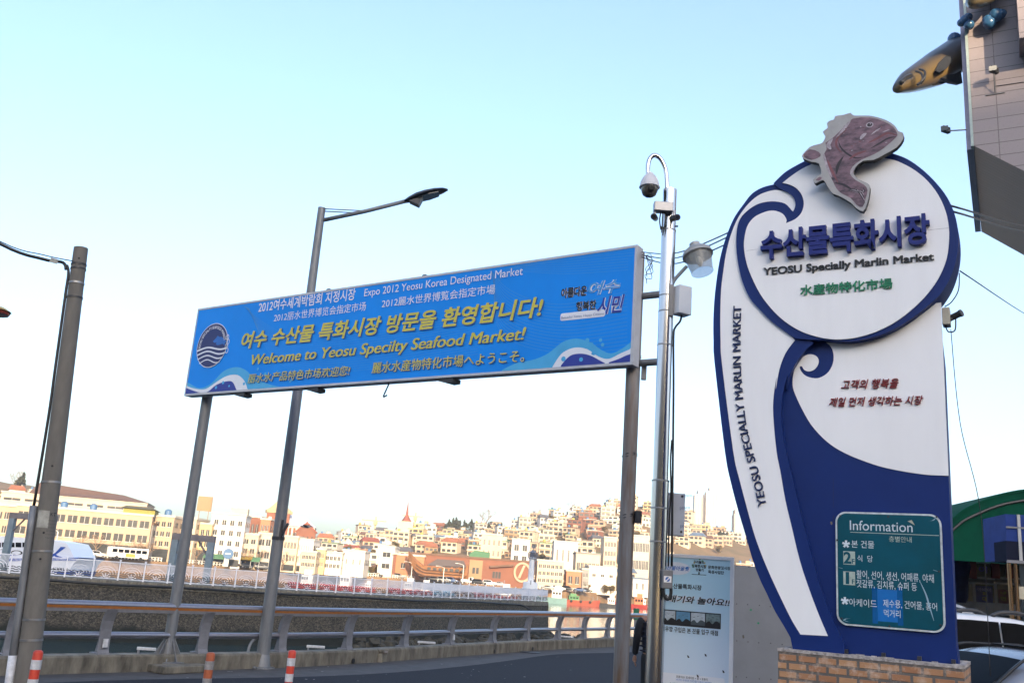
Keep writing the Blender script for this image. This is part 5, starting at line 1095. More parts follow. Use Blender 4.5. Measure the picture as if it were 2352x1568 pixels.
for q in ((215, 708, 330, 818), (343, 708, 495, 822), (502, 710, 600, 824), (610, 712, 760, 826), (355, 858, 505, 1000), (508, 860, 680, 1010), (230, 850, 352, 1000)): 
    o, a, b_ = shopwin(*q)
    if q[0] == 343:
        mb = MB(); ptext(mb, '이', fsh, cR, (385, 783), (445, 785), 735, lift=-.008, off=.02); mb.build('window_lettering', mat('violet_letter', (.05, .03, .3), .4), o)
    if q[0] == 215:
        mb = MB(); mb.prism([fsh.hit(*cR(*p)) for p in ((245, 715), (318, 715), (318, 790), (245, 790))], fsh, -.01, .0, 0); mb.poly(ellipse(fsh.hit(*cR(262, 742)), .07, .07, 16), fsh, .004, 1); mb.poly(ellipse(fsh.hit(*cR(262, 742)), .045, .045, 16), fsh, .006, 0); mb.build('poster', [mat('poster_pale', (.36, .38, .42), .5), M['dark']], o)
    if q[0] == 355:
        mb = MB(); a = fsh.hit(*cR(366, 998)); b_ = fsh.hit(*cR(480, 880)); mb.poly([(a[0], a[1]), (b_[0], a[1]), (b_[0], b_[1]), (a[0], b_[1])], fsh, -.006, 0)
        ptext(mb, '아바이', fsh, cR, (374, 915), (470, 917), 888, lift=-.004, off=.02, m=1); ptext(mb, '회', fsh, cR, (410, 945), (440, 945), 918, lift=-.004, off=.03, m=2); ptext(mb, '대', fsh, cR, (410, 985), (440, 985), 952, lift=-.004, off=.03, m=2); mb.build('menu_poster', [mat('menu_blue', (.012, .02, .16), .4), mat('menu_pale', (.35, .35, .5), .4), mat('menu_yellow', (.35, .3, .03), .4)], o)
    if q[0] == 508:
        mb = MB(); a = fsh.hit(*cR(525, 998)); b_ = fsh.hit(*cR(600, 905)); mb.poly([(a[0], a[1]), (b_[0], a[1]), (b_[0], b_[1]), (a[0], b_[1])], fsh, -.006, 0)
        ptext(mb, '냉', fsh, cR, (540, 942), (580, 942), 915, lift=-.004, off=.03, m=1); ptext(mb, '면', fsh, cR, (540, 982), (580, 982), 952, lift=-.004, off=.03, m=1); mb.build('menu_poster', [mat('menu_red', (.09, .015, .03), .4), mat('menu_green', (.2, .22, .04), .4)], o)
for x in (336, 500, 604):
    u = fsh.hit(*cR(x, 760))[0]; MB().prism([(u - .09, fsh.hit(*cR(x, 822))[1]), (u + .09, fsh.hit(*cR(x, 822))[1]), (u + .09, zt), (u - .09, zt)], fsh, -.1, .03).build('pilaster', M['shopred'], sh)
a = fsh.hit(*cR(205, 1060)); b_ = fsh.hit(*cR(520, 1000)); MB().prism([(a[0], a[1]), (b_[0] + 3, a[1]), (b_[0] + 3, b_[1]), (a[0], b_[1])], fsh, -.1, .02).build('sill_band', mat('sill_pale', (.36, .36, .36), .5), sh)
# jackets hanging by the window
jk = atY(*cR(248, 800), SY - .4); skinless = thing('hanging_coat', 'dark blue coat hanging beside the shop window', 'coat', tuple(jk - V((0, 0, .75))))
mb = MB(); prof = [(.06, .55), (.24, .45), (.27, .2), (.2, -.1), (.18, -.5), (.12, -.62)]
for r, z in prof:
    for k in range(12): a_ = 2 * pi * k / 12; mb.v.append(jk + V((r * cos(a_) * (1 + .1 * sin(3 * a_)), r * .5 * sin(a_), z)))
for i in range(5):
    for k in range(12): a_, b__ = i * 12 + k, i * 12 + (k + 1) % 12; mb.f.append([a_, b__, b__ + 12, a_ + 12]); mb.m.append(0)
mb.f.append(list(range(12))); mb.m.append(0); mb.build('coat', mat('coat_blue', (.012, .016, .08), .8, var=.4), skinless, smooth=True)
MB().tube(smoothpath([jk + V((-.1, 0, .5)), jk + V((0, 0, .62)), jk + V((.1, 0, .5))], 4), .015, 6).build('hanger', M['dark'], skinless)
# blue plastic booth
BY = 16.5; fbo = Fr((atY(2300, 1300, BY).x - .5, BY, 0), R_(100))
bo = thing('booth', 'blue plastic market booth with steel frame in front of the green tent', 'booth', tuple(fbo.pt(1.2, 0, -.8)))
a = fbo.hit(*cR(590, 690)); b_ = fbo.hit(*cR(760, 375)); U1 = a[0] + 2.6
M['bluesheet'] = mat('blue_plastic', (.02, .045, .2), .7, var=.2, scale=2, spec=.15); M['bluesheet2'] = mat('teal_plastic', (.01, .05, .11), .3, var=.2)
MB().prism([(a[0], a[1]), (U1, a[1]), (U1, b_[1]), (a[0], b_[1])], fbo, -1.2, 0).build('upper_sheet', M['bluesheet'], bo)
for (u0, z0, u1, z1) in ((a[0] + .18, a[1], a[0] + .23, b_[1]), (a[0], (a[1] + b_[1]) / 2 + .15, U1, (a[1] + b_[1]) / 2 + .18), (a[0] - .02, a[1] - .05, U1, a[1])): MB().prism([(u0, z0), (u1, z0), (u1, z1), (u0, z1)], fbo, -.02, .03).build('frame_bar', M['shopfr'] if u1 - u0 < .2 else M['railpost'], bo)
MB().prism([(a[0] - .02, a[1] - .02), (a[0] + .3, a[1] - .02), (a[0] + .3, a[1] + .32), (a[0] - .02, a[1] + .32)], fbo, -.6, .01).build('lower_sheet', mat('booth_dark', (.012, .014, .03), .9, spec=.1), bo)
for k, du in enumerate((.02, .12)): MB().tube([fbo.pt(a[0] + du, 0, -.02), fbo.pt(a[0] + du, a[1], -.02)], .035, 10).build('leg', mat('copper_brown_steel', (.3, .2, .12), .25, .9), bo)
MB().prism([(a[0] + .55, .9), (U1, .9), (U1, a[1]), (a[0] + .55, a[1])], fbo, -1.1, -.2).build('dark_interior', M['black'], bo)  # solid black block standing in for the shade inside the booth
MB().prism([fbo.hit(*cR(*p)) for p in ((680, 880), (760, 880), (760, 970), (680, 970))], fbo, -.19, -.18).build('pale_panel', mat('panel_pale', (.5, .46, .36), .5), bo)  # plain panel in a pale colour

# ================================================================== vehicles
M['tyre'] = mat('tyre', (.015, .015, .016), .85); M['rim'] = mat('alloy_rim', (.4, .4, .42), .3, .8); M['carglass'] = mat('car_glass', (.003, .0035, .005), .35, var=.3, spec=.03); M['taillamp'] = mat('tail_lamp', (.3, .01, .01), .2); M['headlamp'] = mat('head_lamp', (.6, .62, .65), .1)
def car(name, lab, L, Wd, Ht, paint, kind_='suv', near=False, loc=(0, 0, 0), rz=0, group=None):
    """car along +x, wheels on z=0"""
    r = thing(name, lab, 'car' if kind_ != 'truck' else 'truck', (0, 0, 0), group)
    hw_ = Wd / 2
    if kind_ == 'truck':
        ST = [(-.5, .55, .95, .95, .98), (.02, .55, .95, .95, .98), (.03, .5, 1.0, Ht, .97), (.2, .4, 1.05, Ht, .97), (.3, .4, 1.05, Ht * .98, .97), (.42, .4, 1.0, 1.15, .97), (.5, .45, .9, .95, .93)]
        GL = [(.06, .2), (.21, .3)]
    elif kind_ == 'sedan':
        ST = [(-.5, .5, .85, .88, .8), (-.48, .35, .95, .98, .92), (-.34, .25, .95, 1.03, .97), (-.18, .2, .95, Ht * .98, 1), (-.02, .2, .93, Ht, 1), (.1, .2, .92, Ht * .97, 1), (.27, .2, .9, .97, .99), (.4, .25, .84, .88, .95), (.48, .35, .7, .74, .86), (.5, .42, .62, .64, .76)]
        GL = None
    else:
        ST = [(-.5, .5, .95, 1.0, .86), (-.485, .38, 1.02, 1.15, .94), (-.44, .3, 1.05, Ht * .95, .97), (-.36, .25, 1.05, Ht * .985, 1), (-.15, .22, 1.04, Ht, 1), (.02, .22, 1.02, Ht * .995, 1), (.1, .22, 1.01, Ht * .95, 1), (.24, .22, 1.0, 1.08, 1), (.38, .26, .96, 1.0, .96), (.47, .36, .8, .86, .88), (.5, .45, .7, .74, .78)]
        GL = None
    mb = MB(); N = 13
    for f, zb, zl, zt, wk in ST:
        x = f * L; w_ = hw_ * wk; tall = zt - zl > .12; wt = w_ * (.80 if tall else .95)
        zl_ = min(zl, zt - .02)
        half = [(0, zb), (w_ * .85, zb), (w_ * .97, zb + .06), (w_, (zb + zl_) / 2), (w_ * .985, zl_), (wt + (w_ - wt) * .12, zt - (.07 if tall else .02)), (wt * .9, zt - .015), (0, zt)]
        ring = half[:-1] + [(0, zt)] + [(-a, b_) for a, b_ in half[1:-1][::-1]]
        for y, z in ring: mb.v.append(V((x, y, z)))
    n_ = 14
    for i in range(len(ST) - 1):
        for k in range(n_): a, b_ = i * n_ + k, i * n_ + (k + 1) % n_; mb.f.append([a, a + n_, b_ + n_, b_]); mb.m.append(0)
    mb.f += [list(range(n_)), list(range((len(ST) - 1) * n_, len(ST) * n_))[::-1]]; mb.m += [0, 0]
    bd = mb.build('body', paint, r, smooth=True)
    if near: sb = bd.modifiers.new('sub', 'SUBSURF'); sb.levels = 2; sb.render_levels = 2
    def st(f):
        for a, b_ in zip(ST, ST[1:]):
            if a[0] <= f <= b_[0]: k = (f - a[0]) / (b_[0] - a[0]); return [p + (q - p) * k for p, q in zip(a, b_)]
        return ST[-1]
    wins = {'sedan': [(-.22, -.1), (-.09, .03), (.04, .14)], 'suv': [(-.42, -.245), (-.24, -.06), (-.055, .14)], 'truck': [(.08, .24)]}[kind_]
    for s_ in (-1, 1):
        for a, b_ in wins:
            mb = MB(); nS = 4
            for i in range(nS + 1):
                f = a + (b_ - a) * i / nS; _, zb, zl, zt, wk = st(f); w_ = hw_ * wk; z1 = max(zt - .1, zl + .03)
                mb.v += [V((f * L, s_ * (w_ * .99 + .012), zl + .02)), V((f * L, s_ * (w_ * .80 + (w_ - w_ * .8) * .14 + .02), z1))]
            for i in range(nS): q = [2 * i, 2 * i + 2, 2 * i + 3, 2 * i + 1]; mb.f.append(q if s_ < 0 else q[::-1]); mb.m.append(0)
            mb.build('side_window', M['carglass'], r, smooth=True)
    ws = {'sedan': ((.12, .27), (-.33, -.19)), 'suv': ((.115, .235), (-.478, -.445)), 'truck': ((.31, .41), None)}[kind_]
    for nm, q in (('windscreen', ws[0]), ('rear_window', ws[1])):
        if not q: continue
        mb = MB(); f0, f1 = q
        for f in (f0, (f0 + f1) / 2, f1):
            _, zb, zl, zt, wk = st(f); e = .02 if nm == 'windscreen' else -.02
            for k in range(7): y = (k / 3 - 1) * hw_ * .72; mb.v.append(V((f * L + e * 1.4, y, zt + .014 - .02 * (k / 3 - 1) ** 2)))
        for i in range(2):
            for k in range(6): a = i * 7 + k; mb.f.append([a, a + 7, a + 8, a + 1]); mb.m.append(0)
        mb.build(nm, M['carglass'], r, smooth=True)
    for fx in (-.3, .31):
        for s_ in (-1, 1):
            wr = .33 if kind_ != 'truck' else .32
            tw_ = MB().lathe([(wr * .6, -.1), (wr * .95, -.1), (wr, -.06), (wr, .06), (wr * .95, .1), (wr * .6, .1)], (fx * L, s_ * (hw_ - .06), wr), 16, axis=(0, s_, 0)).build('wheel', M['tyre'], r, smooth=False)
            if near or True: MB().lathe([(wr * .62, .085), (wr * .6, .108), (.06, .095), (.05, .11)], (fx * L, s_ * (hw_ - .06), wr), 12, axis=(0, s_, 0)).build('rim', M['rim'], tw_)
    for s_ in (-1, 1):
        MB().box((.478 * L, s_ * hw_ * .66, .72), (.1, .3, .13)).build('headlight', M['headlamp'], r); MB().box((-.492 * L, s_ * hw_ * .74, .88 if kind_ != 'truck' else .6), (.06, .18, .16)).build('tail_light', M['taillamp'], r)
    if kind_ == 'truck':
        mb = MB()
        for d in ((0, hw_, .03), (0, -hw_, .03)): mb.box((-.245 * L, d[1] * .98, 1.15), (.5 * L, .04, .42))
        mb.box((-.495 * L, 0, 1.15), (.04, Wd * .96, .42)); mb.build('load_bed', paint, r)
    if near and kind_ == 'suv':
        for s_ in (-1, 1): MB().tube(smoothpath([(-.06 * L, s_ * hw_ * .66, Ht * .985), (-.03 * L, s_ * hw_ * .66, Ht + .03), (.03 * L, s_ * hw_ * .66, Ht + .035), (.07 * L, s_ * hw_ * .66, Ht * .97)], 4), .03, 8).build('roof_fairing', M['dark'], r, smooth=True)
    r.location = loc; r.rotation_euler = (0, 0, rz)
    return r
cwhite = mat('car_white', (.7, .7, .72), .18, var=.03); csilver = mat('car_silver_blue', (.22, .23, .265), .22, .35, var=.05)
pS = atY(*cR(430, 1085), 14.0)
car('parked_suv', 'white tall sports utility car with roof rails parked behind the market sign', 4.9, 1.9, 1.9, cwhite, 'suv', True, (7.65, 14.9, 0), R_(1))
pT = atY(*cR(225, 960), 18.5)
car('parked_truck', 'white small truck whose cab shows above the white car behind the sign', 4.8, 1.75, 2.1, mat('truck_white', (.62, .63, .64), .3, var=.04), 'truck', True, (pT.x - 1.35, 18.6, 0), R_(-4))
pN = atY(*cR(560, 1345), 8.6)
nc = car('parked_car', 'silver blue car with a sunroof in the bottom right corner beside the brick plinth', 4.4, 1.78, 1.5, csilver, 'sedan', True, (0, 0, 0), 0)
mb = MB(); mb.add([V((x, y, 1.507 + .0)) for x, y in ((-.6, -.42), (.05, -.42), (.05, .42), (-.6, .42))] + [V((x, y, 1.497)) for x, y in ((-.6, -.42), (.05, -.42), (.05, .42), (-.6, .42))], [(0, 1, 2, 3), (0, 4, 5, 1), (1, 5, 6, 2), (2, 6, 7, 3), (3, 7, 4, 0)]); mb.build('sunroof', M['carglass'], nc)
for s_ in (-1, 1): MB().tube(smoothpath([(-1.45, s_ * .66, 1.06), (-.8, s_ * .64, 1.455), (-.1, s_ * .64, 1.49), (.45, s_ * .65, 1.43), (1.1, s_ * .72, 1.02)], 5), .016, 6).build('roof_trim', M['black'], nc, smooth=True)
nc.location = (6.05, 11.1, 0); nc.rotation_euler = (0, 0, R_(192)); nc.scale = (1, 1, 1.035)

# ================================================================== pier with sea wall, fence and beacon
PF = [V((-60, 55, 0)), V((-46, 59.5, 0))] + [V(atz(x, y, 0)) for x, y in ((0, 1315), (290, 1333.5), (587, 1350.5), (900, 1368), (1060, 1374), (1255, 1381))]
for p in PF: p.z = 0
PFs = smoothpath(PF, 5); nP = len(PFs)
def pn_(i):
    t_ = (PFs[min(i + 1, nP - 1)] - PFs[max(i - 1, 0)]).normalized(); return V((t_.y, -t_.x, 0))   # toward the road side
pr_ = thing('pier', 'long stone-faced pier wall with concrete coping running to the white beacon', 'pier', tuple(PFs[20] + V((0, 0, WZ))))
M['stone'] = bpy.data.materials.new('sea_wall_stone'); m = M['stone']; m.use_nodes = True; n = m.node_tree.nodes; l = m.node_tree.links
uv = n.new('ShaderNodeUVMap'); mp = n.new('ShaderNodeMapping'); vo = n.new('ShaderNodeTexVoronoi'); v2 = n.new('ShaderNodeTexVoronoi'); rp = n.new('ShaderNodeValToRGB'); nz = n.new('ShaderNodeTexNoise'); mx = n.new('ShaderNodeMix'); mx.data_type = 'RGBA'; mx.blend_type = 'MULTIPLY'
mp.inputs['Rotation'].default_value = (0, 0, R_(40)); mp.inputs['Scale'].default_value = (1.9, 2.9, 1); l.new(uv.outputs[0], mp.inputs[0]); l.new(mp.outputs[0], vo.inputs['Vector']); l.new(mp.outputs[0], v2.inputs['Vector']); v2.feature = 'DISTANCE_TO_EDGE'
sp = n.new('ShaderNodeSeparateColor'); l.new(vo.outputs['Color'], sp.inputs[0]); l.new(sp.outputs[0], rp.inputs[0]); e = rp.color_ramp.elements; e[0].color = (.028, .026, .023, 1); e[1].color = (.16, .135, .10, 1)
r2 = n.new('ShaderNodeValToRGB'); r2.color_ramp.elements[0].position = .0; r2.color_ramp.elements[0].color = (.25, .25, .25, 1); r2.color_ramp.elements[1].position = .12; l.new(v2.outputs['Distance'], r2.inputs[0])
mx.inputs['Factor'].default_value = 1; l.new(rp.outputs[0], mx.inputs['A']); l.new(r2.outputs[0], mx.inputs['B'])
# tide stain: dark weed below the high-water line
gz = n.new('ShaderNodeSeparateXYZ'); l.new(uv.outputs[0], gz.inputs[0]); nz.inputs['Scale'].default_value = .8; nz.inputs['Detail'].default_value = 4; l.new(uv.outputs[0], nz.inputs['Vector'])
ma = n.new('ShaderNodeMath'); ma.operation = 'MULTIPLY_ADD'; ma.inputs[1].default_value = 1.2; l.new(nz.outputs['Fac'], ma.inputs[0]); l.new(gz.outputs['Y'], ma.inputs[2]); mr = n.new('ShaderNodeMapRange'); mr.inputs['From Min'].default_value = -2.65; mr.inputs['From Max'].default_value = -2.25; l.new(ma.outputs[0], mr.inputs['Value'])
m3 = n.new('ShaderNodeMix'); m3.data_type = 'RGBA'; l.new(mr.outputs['Result'], m3.inputs['Factor']); m3.inputs['A'].default_value = (.012, .014, .009, 1); l.new(mx.outputs['Result'], m3.inputs['B']); l.new(m3.outputs['Result'], n['Principled BSDF'].inputs['Base Color']); n['Principled BSDF'].inputs['Roughness'].default_value = .9
bp = n.new('ShaderNodeBump'); bp.inputs['Strength'].default_value = .8; bp.inputs['Distance'].default_value = .08; l.new(r2.outputs[0], bp.inputs['Height']); l.new(bp.outputs[0], n['Principled BSDF'].inputs['Normal'])
ARC = [0]
for a, b_ in zip(PFs, PFs[1:]): ARC.append(ARC[-1] + (b_ - a).length)
mb = MB(); uvs = []
def wallstrip(z0, z1, o0, o1):
    o = len(mb.v)
    for i, p in enumerate(PFs): mb.v += [p + pn_(i) * o0 + V((0, 0, z0)), p + pn_(i) * o1 + V((0, 0, z1))]; uvs.extend([(ARC[i], z0), (ARC[i], z1)])
    for i in range(nP - 1): mb.f.append([o + 2 * i, o + 2 * i + 2, o + 2 * i + 3, o + 2 * i + 1]); mb.m.append(0)
wallstrip(WZ - .6, -.45, .55, .12)
E_ = PFs[-1]; ne = pn_(nP - 1); te = V((-ne.y, ne.x, 0))
wl2 = mb.build('stone_face', M['stone'], pr_); ul_ = wl2.data.uv_layers.new(name='UVMap')
for lp in wl2.data.loops: ul_.data[lp.index].uv = uvs[lp.vertex_index]
mb = MB(); W2 = 7
for i, p in enumerate(PFs):
    q = pn_(i); mb.v += [p + q * .12 + V((0, 0, -.45)), p + q * .2 + V((0, 0, -.44)), p + q * .2 + V((0, 0, 0)), p - q * W2, p - q * W2 + V((0, 0, WZ - .6))]
for i in range(nP - 1):
    for k in range(4): a = i * 5 + k; mb.f.append([a, a + 5, a + 6, a + 1]); mb.m.append(0)
mb.build('coping_slab', M['kerb'], pr_)
mb = MB(); e2 = E_ + te * .12
mb.add([e2 + ne * .2, e2 - ne * W2, e2 - ne * W2 + V((0, 0, WZ - .6)), e2 + ne * .5 + V((0, 0, WZ - .6))], [(0, 1, 2, 3)]); mb.add([e2 + ne * .2, e2 - ne * W2, E_ - ne * W2, E_ + ne * .2], [(0, 1, 2, 3)])
mb.build('end_face', M['kerb'], pr_)
pp = [p + pn_(i) * .27 + V((0, 0, -.26 - .03 * sin(i))) for i, p in enumerate(PFs[:-4])]
pe_ = [V(atY(*c3(640, 1040), PFs[-3].y - .5)), V(atY(*c3(690, 1062), PFs[-3].y - .7)), V(atY(*c3(735, 1087), PFs[-3].y - .7))]
MB().tube(pp + smoothpath([pp[-1].lerp(pe_[0], .6)] + pe_, 3), .085, 8).build('service_pipe', M['black'], pr_, smooth=True)
# boulders at the foot of the far end
mb = MB()
for k in range(190):
    f = rnd.uniform(.68, 1.04); i = min(int(f * (nP - 1)), nP - 1); p = PFs[i] + pn_(i) * rnd.uniform(.3, 2.2 + 2.6 * max(0, f - .6)) + (te * (f - 1) * 30 if f > 1 else V())
    r = rnd.uniform(.3, .75); c = p + V((rnd.uniform(-1, 1), rnd.uniform(-1, 1), WZ + rnd.uniform(-.1, .55)))
    vs = []
    for a in range(5):
        for b_ in range(7):
            ph = pi * a / 4; th = 2 * pi * b_ / 7; q = r * rnd.uniform(.75, 1.15); vs.append(c + V((q * sin(ph) * cos(th), q * sin(ph) * sin(th), q * .65 * cos(ph))))
    mb.add(vs, [[a * 7 + b_, a * 7 + (b_ + 1) % 7, a * 7 + 7 + (b_ + 1) % 7, a * 7 + 7 + b_] for a in range(4) for b_ in range(7)])
kind(mb.build('boulders', mat('wet_boulder', (.045, .04, .028), .8, var=.5, scale=2, bump=.5)), 'stuff')
# white ornamental fence: posts and panels with sunburst, waves and a star-shaped plant
pf_ = thing('pier_fence', 'white ornamental metal fence with wave and sunburst panels along the pier edge', 'fence', tuple(PFs[20] + pn_(20) * -.1))
M['fencewhite'] = mat('fence_white', (.74, .74, .8), .45, var=.05); M['fencegrey'] = mat('fence_wave_grey', (.07, .075, .09), .5)
FH = 1.25
pl = MB(); f0 = Fr((0, 0, 0), R_(90)); PWID = 1.55
def bar(u0, z0, u1, z1, wd=.018, m_=0):
    d = math.hypot(u1 - u0, z1 - z0) or 1; nx, ny = -(z1 - z0) / d * wd, (u1 - u0) / d * wd; pl.prism([(u0 + nx, z0 + ny), (u0 - nx, z0 - ny), (u1 - nx, z1 - ny), (u1 + nx, z1 + ny)], f0, -.014, .014, m_)
bar(0, FH - .03, PWID, FH - .03, .03); bar(0, .1, PWID, .1, .025); bar(0, FH * .52, PWID, FH * .52, .012)
for k in range(1, 20): u = PWID * k / 20; bar(u, FH * .52, u, FH - .05, .013)
for r in (.3, .48, .66):
    a = ellipse((PWID / 2, FH * .30), r, r * .78, 16, 0, pi)
    for p, q in zip(a, a[1:]): bar(p[0], p[1], q[0], q[1], .02)
for r in range(3):
    pts = [(PWID * i / 16, .18 + r * .14 + .035 * sin(i * pi / 2)) for i in range(17)]
    for p, q in zip(pts, pts[1:]): bar(p[0], p[1], q[0], q[1], .034, 1)
for a in (-75, -40, 0, 40, 75): bar(PWID / 2, .12, PWID / 2 + .34 * sin(R_(a)), .12 + .36 * cos(R_(a)), .04)
pl.add([(.08, .02, .12), (PWID - .08, .02, .12), (PWID - .08, .02, .5), (.08, .02, .5)], [(0, 1, 2, 3)], 0) if False else None
me_panel = None
d_ = 22.0 - 12; poss = []
s_ = 6.0
while s_ < ARC[-1] - .2: poss.append(s_); s_ += PWID + .13
def on_arc(s):
    for i in range(nP - 1):
        if ARC[i + 1] >= s: k = (s - ARC[i]) / (ARC[i + 1] - ARC[i]); return PFs[i].lerp(PFs[i + 1], k) - pn_(i) * .12, (PFs[i + 1] - PFs[i])
    return PFs[-1], PFs[-1] - PFs[-2]
post_proto = panel_proto = None
for s in poss[:100]:
    p, t_ = on_arc(s); rz_ = math.atan2(t_.y, t_.x)
    if post_proto is None:
        o = MB().box((0, 0, FH / 2 + .02), (.1, .1, FH + .08)).box((0, 0, FH + .1), (.13, .13, .05)); post_proto = o.build('fence_post', M['fencewhite']); panel_proto = pl.build('fence_panel', [M['fencewhite'], M['fencegrey']])
        for q in (post_proto, panel_proto):
            q.data.transform(Matrix.Translation(q.location)); q.parent = pf_; q['_o'] = V(pf_.location)
        a, b_ = post_proto, panel_proto
    else:
        a, b_ = post_proto.copy(), panel_proto.copy(); COL.objects.link(a); COL.objects.link(b_)
    a.location = p - pf_.location; a.rotation_euler = (0, 0, rz_); b_.location = p - pf_.location + t_.normalized() * .065; b_.rotation_euler = (0, 0, rz_)
# beacon
LHp = V(atz(*c3(704, 1003), 0)); LHp = PFs[-3] - pn_(nP - 3) * .9 if LHp.y > 130 else LHp
LY = LHp.y; lh = thing('beacon', 'small white harbour beacon with drum base and lantern at the end of the pier', 'lighthouse', tuple(LHp))
def lz(y): return atY(*c3(725, y), LY).z
pxm = (atY(*c3(760, 900), LY) - atY(*c3(660, 900), LY)).x / 100
ms_ = M['white']
MB().lathe([(50 * pxm, 0), (50 * pxm, lz(895)), (47 * pxm, lz(888)), (20 * pxm, lz(886))], LHp, 28).build('drum_base', ms_, lh, auto=True)
MB().lathe([(21 * pxm, lz(892)), (16.5 * pxm, lz(735)), (16 * pxm, lz(730))], LHp, 24).build('tower', ms_, lh, auto=True)
gl = MB().lathe([(16 * pxm, lz(732)), (30 * pxm, lz(728)), (30 * pxm, lz(722)), (14 * pxm, lz(721))], LHp, 20).build('gallery', mat('beacon_grey', (.42, .45, .5), .5), lh, auto=True)
mb = MB()
for k in range(12): a = 2 * pi * k / 12; d = V((cos(a), sin(a), 0)) * 29 * pxm; mb.tube([LHp + d + V((0, 0, lz(724))), LHp + d + V((0, 0, lz(690)))], .03, 5)
for y in (690, 705): mb.tube([LHp + V((29 * pxm * cos(k * pi / 10), 29 * pxm * sin(k * pi / 10), lz(y))) for k in range(21)], .03, 5, cap=False)
mb.build('railing', M['railpost'], gl)
MB().lathe([(13 * pxm, lz(722)), (13 * pxm, lz(690)), (24 * pxm, lz(688)), (22 * pxm, lz(684)), (10 * pxm, lz(680)), (6 * pxm, lz(670))], LHp, 18).build('lantern_room', mat('beacon_dark', (.16, .18, .22), .4), lh, auto=True)
mb = MB(); mb.tube([LHp + V((.1, 0, lz(680))), LHp + V((.1, 0, lz(648)))], .05, 6); mb.box(LHp + V((.1, 0, lz(650))), (.5, .5, .25)); mb.build('lantern', M['railpost'], lh)
MB().prism([(-46 * pxm, 0), (-30 * pxm, 0), (-30 * pxm, lz(930)), (-46 * pxm, lz(930))], Fr((LHp.x + 3 * pxm, LHp.y - 41 * pxm, 0), R_(112)), 0, .04).build('door', M['railpost'], lh)
MB().lathe([(.035, 0), (.035, .5)], LHp + V((0, -49 * pxm, lz(905))), 8).build('vent_stub', M['dark'], lh)
# green channel marker standing in the water beyond the rail
gm = V(atz(*c3(1424, 1142), WZ)); Yg = 60; g0 = atY(*c3(1422, 1140), Yg); g1 = atY(*c3(1424, 1064), Yg); rg = abs((atY(*c3(1444, 1100), Yg) - atY(*c3(1404, 1100), Yg)).x) / 2
t = thing('channel_marker', 'green cylindrical channel marker standing in the water beyond the guard rail', 'marker', (g0.x, Yg, WZ))
MB().lathe([(rg, g0.z - WZ), (rg, g1.z - WZ - .05), (rg * .95, g1.z - WZ), (0, g1.z - WZ)], (g0.x, Yg, WZ), 20).build('green_drum', mat('marker_green', (.01, .13, .055), .5), t, auto=True)
MB().tube([V((g0.x, Yg, WZ - .5)), V((g0.x, Yg, g0.z + .02))], .12, 10).build('pile', M['railpost'], t)

# ================================================================== dock portals, ferry, boats
M['portal'] = mat('portal_blue_grey', (.15, .20, .24), .6, var=.2, scale=1.5); M['portalbeam'] = mat('portal_beam', (.14, .125, .135), .6, var=.2, scale=1.5)
def portal(x0, x1, yt, yb, Y, wpx, lab):
    a = atY(x0, (yt + yb) / 2, Y); b_ = atY(x1, (yt + yb) / 2, Y); z1 = (atY(x0, yt, Y).z + atY(x1, yt + (x1 - x0) * .07, Y).z) / 2; wd = wpx / FPX * Y * .98
    t = thing('dock_portal', lab, 'portal frame', (a.x, Y, WZ), 'grey portal frames at the dock')
    for p in (a, b_): MB().box((p.x, Y, (WZ - 1 + z1 - wd) / 2), (wd, wd, z1 - wd - WZ + 1)).build('column', M['portal'], t)
    MB().box(((a.x + b_.x) / 2, Y, z1 - wd / 2), (b_.x - a.x + wd * 1.05, wd * 1.06, wd)).build('beam', M['portalbeam'], t)
    for p, s in ((a, 1), (b_, -1)): MB().tube([V((p.x + s * wd * .45, Y, z1 - wd * 3.1)), V((p.x + s * wd * 2.1, Y, z1 - wd * .95))], wd * .16, 8).build('brace', M['portalbeam'], t)
portal(c1(62, 0)[0], c1(338, 0)[0], 1176, 1290, 92, 13, 'blue-grey dock portal frame behind the concrete utility pole at the left')
portal(c1(1172, 0)[0], c1(1416, 0)[0], 1224, 1310, 95, 14, 'grey dock portal frame with braces between the billboard post and the lamp post')
# ferry: bow slopes down to the right
FY = 100
def fp_(x, y): q = atY(*c1(x, y), FY); return (q.x, q.z)
ff = Fr((0, FY, 0), R_(90)); fy = thing('ferry', 'white and blue passenger ferry moored behind the pier fence at the left edge', 'ferry', (fp_(200, 800)[0], FY, WZ))
cab = [fp_(*p) for p in ((-420, 560), (60, 580), (330, 600), (445, 622), (470, 660), (505, 735), (-420, 735))]
M['ferrywhite'] = mat('ferry_white', (.74, .76, .82), .4, var=.03); M['ferryblue'] = mat('ferry_blue', (.02, .08, .38), .4)
cabn = MB().prism(cab, ff, -5.5, 0).build('cabin', M['ferrywhite'], fy)
hull = [fp_(*p) for p in ((-420, 742), (540, 728), (500, 770), (470, 830), (440, 850), (-420, 870))]
hu = MB().prism(hull, ff, -6, .35).build('hull', M['ferrywhite'], fy)
st_ = [fp_(*p) for p in ((-420, 735), (545, 722), (520, 742), (-420, 752))]; MB().prism(st_, ff, -6.1, .45).build('rubbing_strake', M['ferryblue'], fy)
st_ = [fp_(*p) for p in ((-420, 815), (490, 815), (470, 845), (-420, 858))]; MB().prism(st_, ff, -6.05, .38).build('waterline_stripe', M['ferryblue'], hu)
for x in range(-400, 300, 46): MB().prism([fp_(x, 652), fp_(x + 38, 653), fp_(x + 38, 622), fp_(x, 620)], ff, -.02, .03).build('window', M['carglass'], cabn)
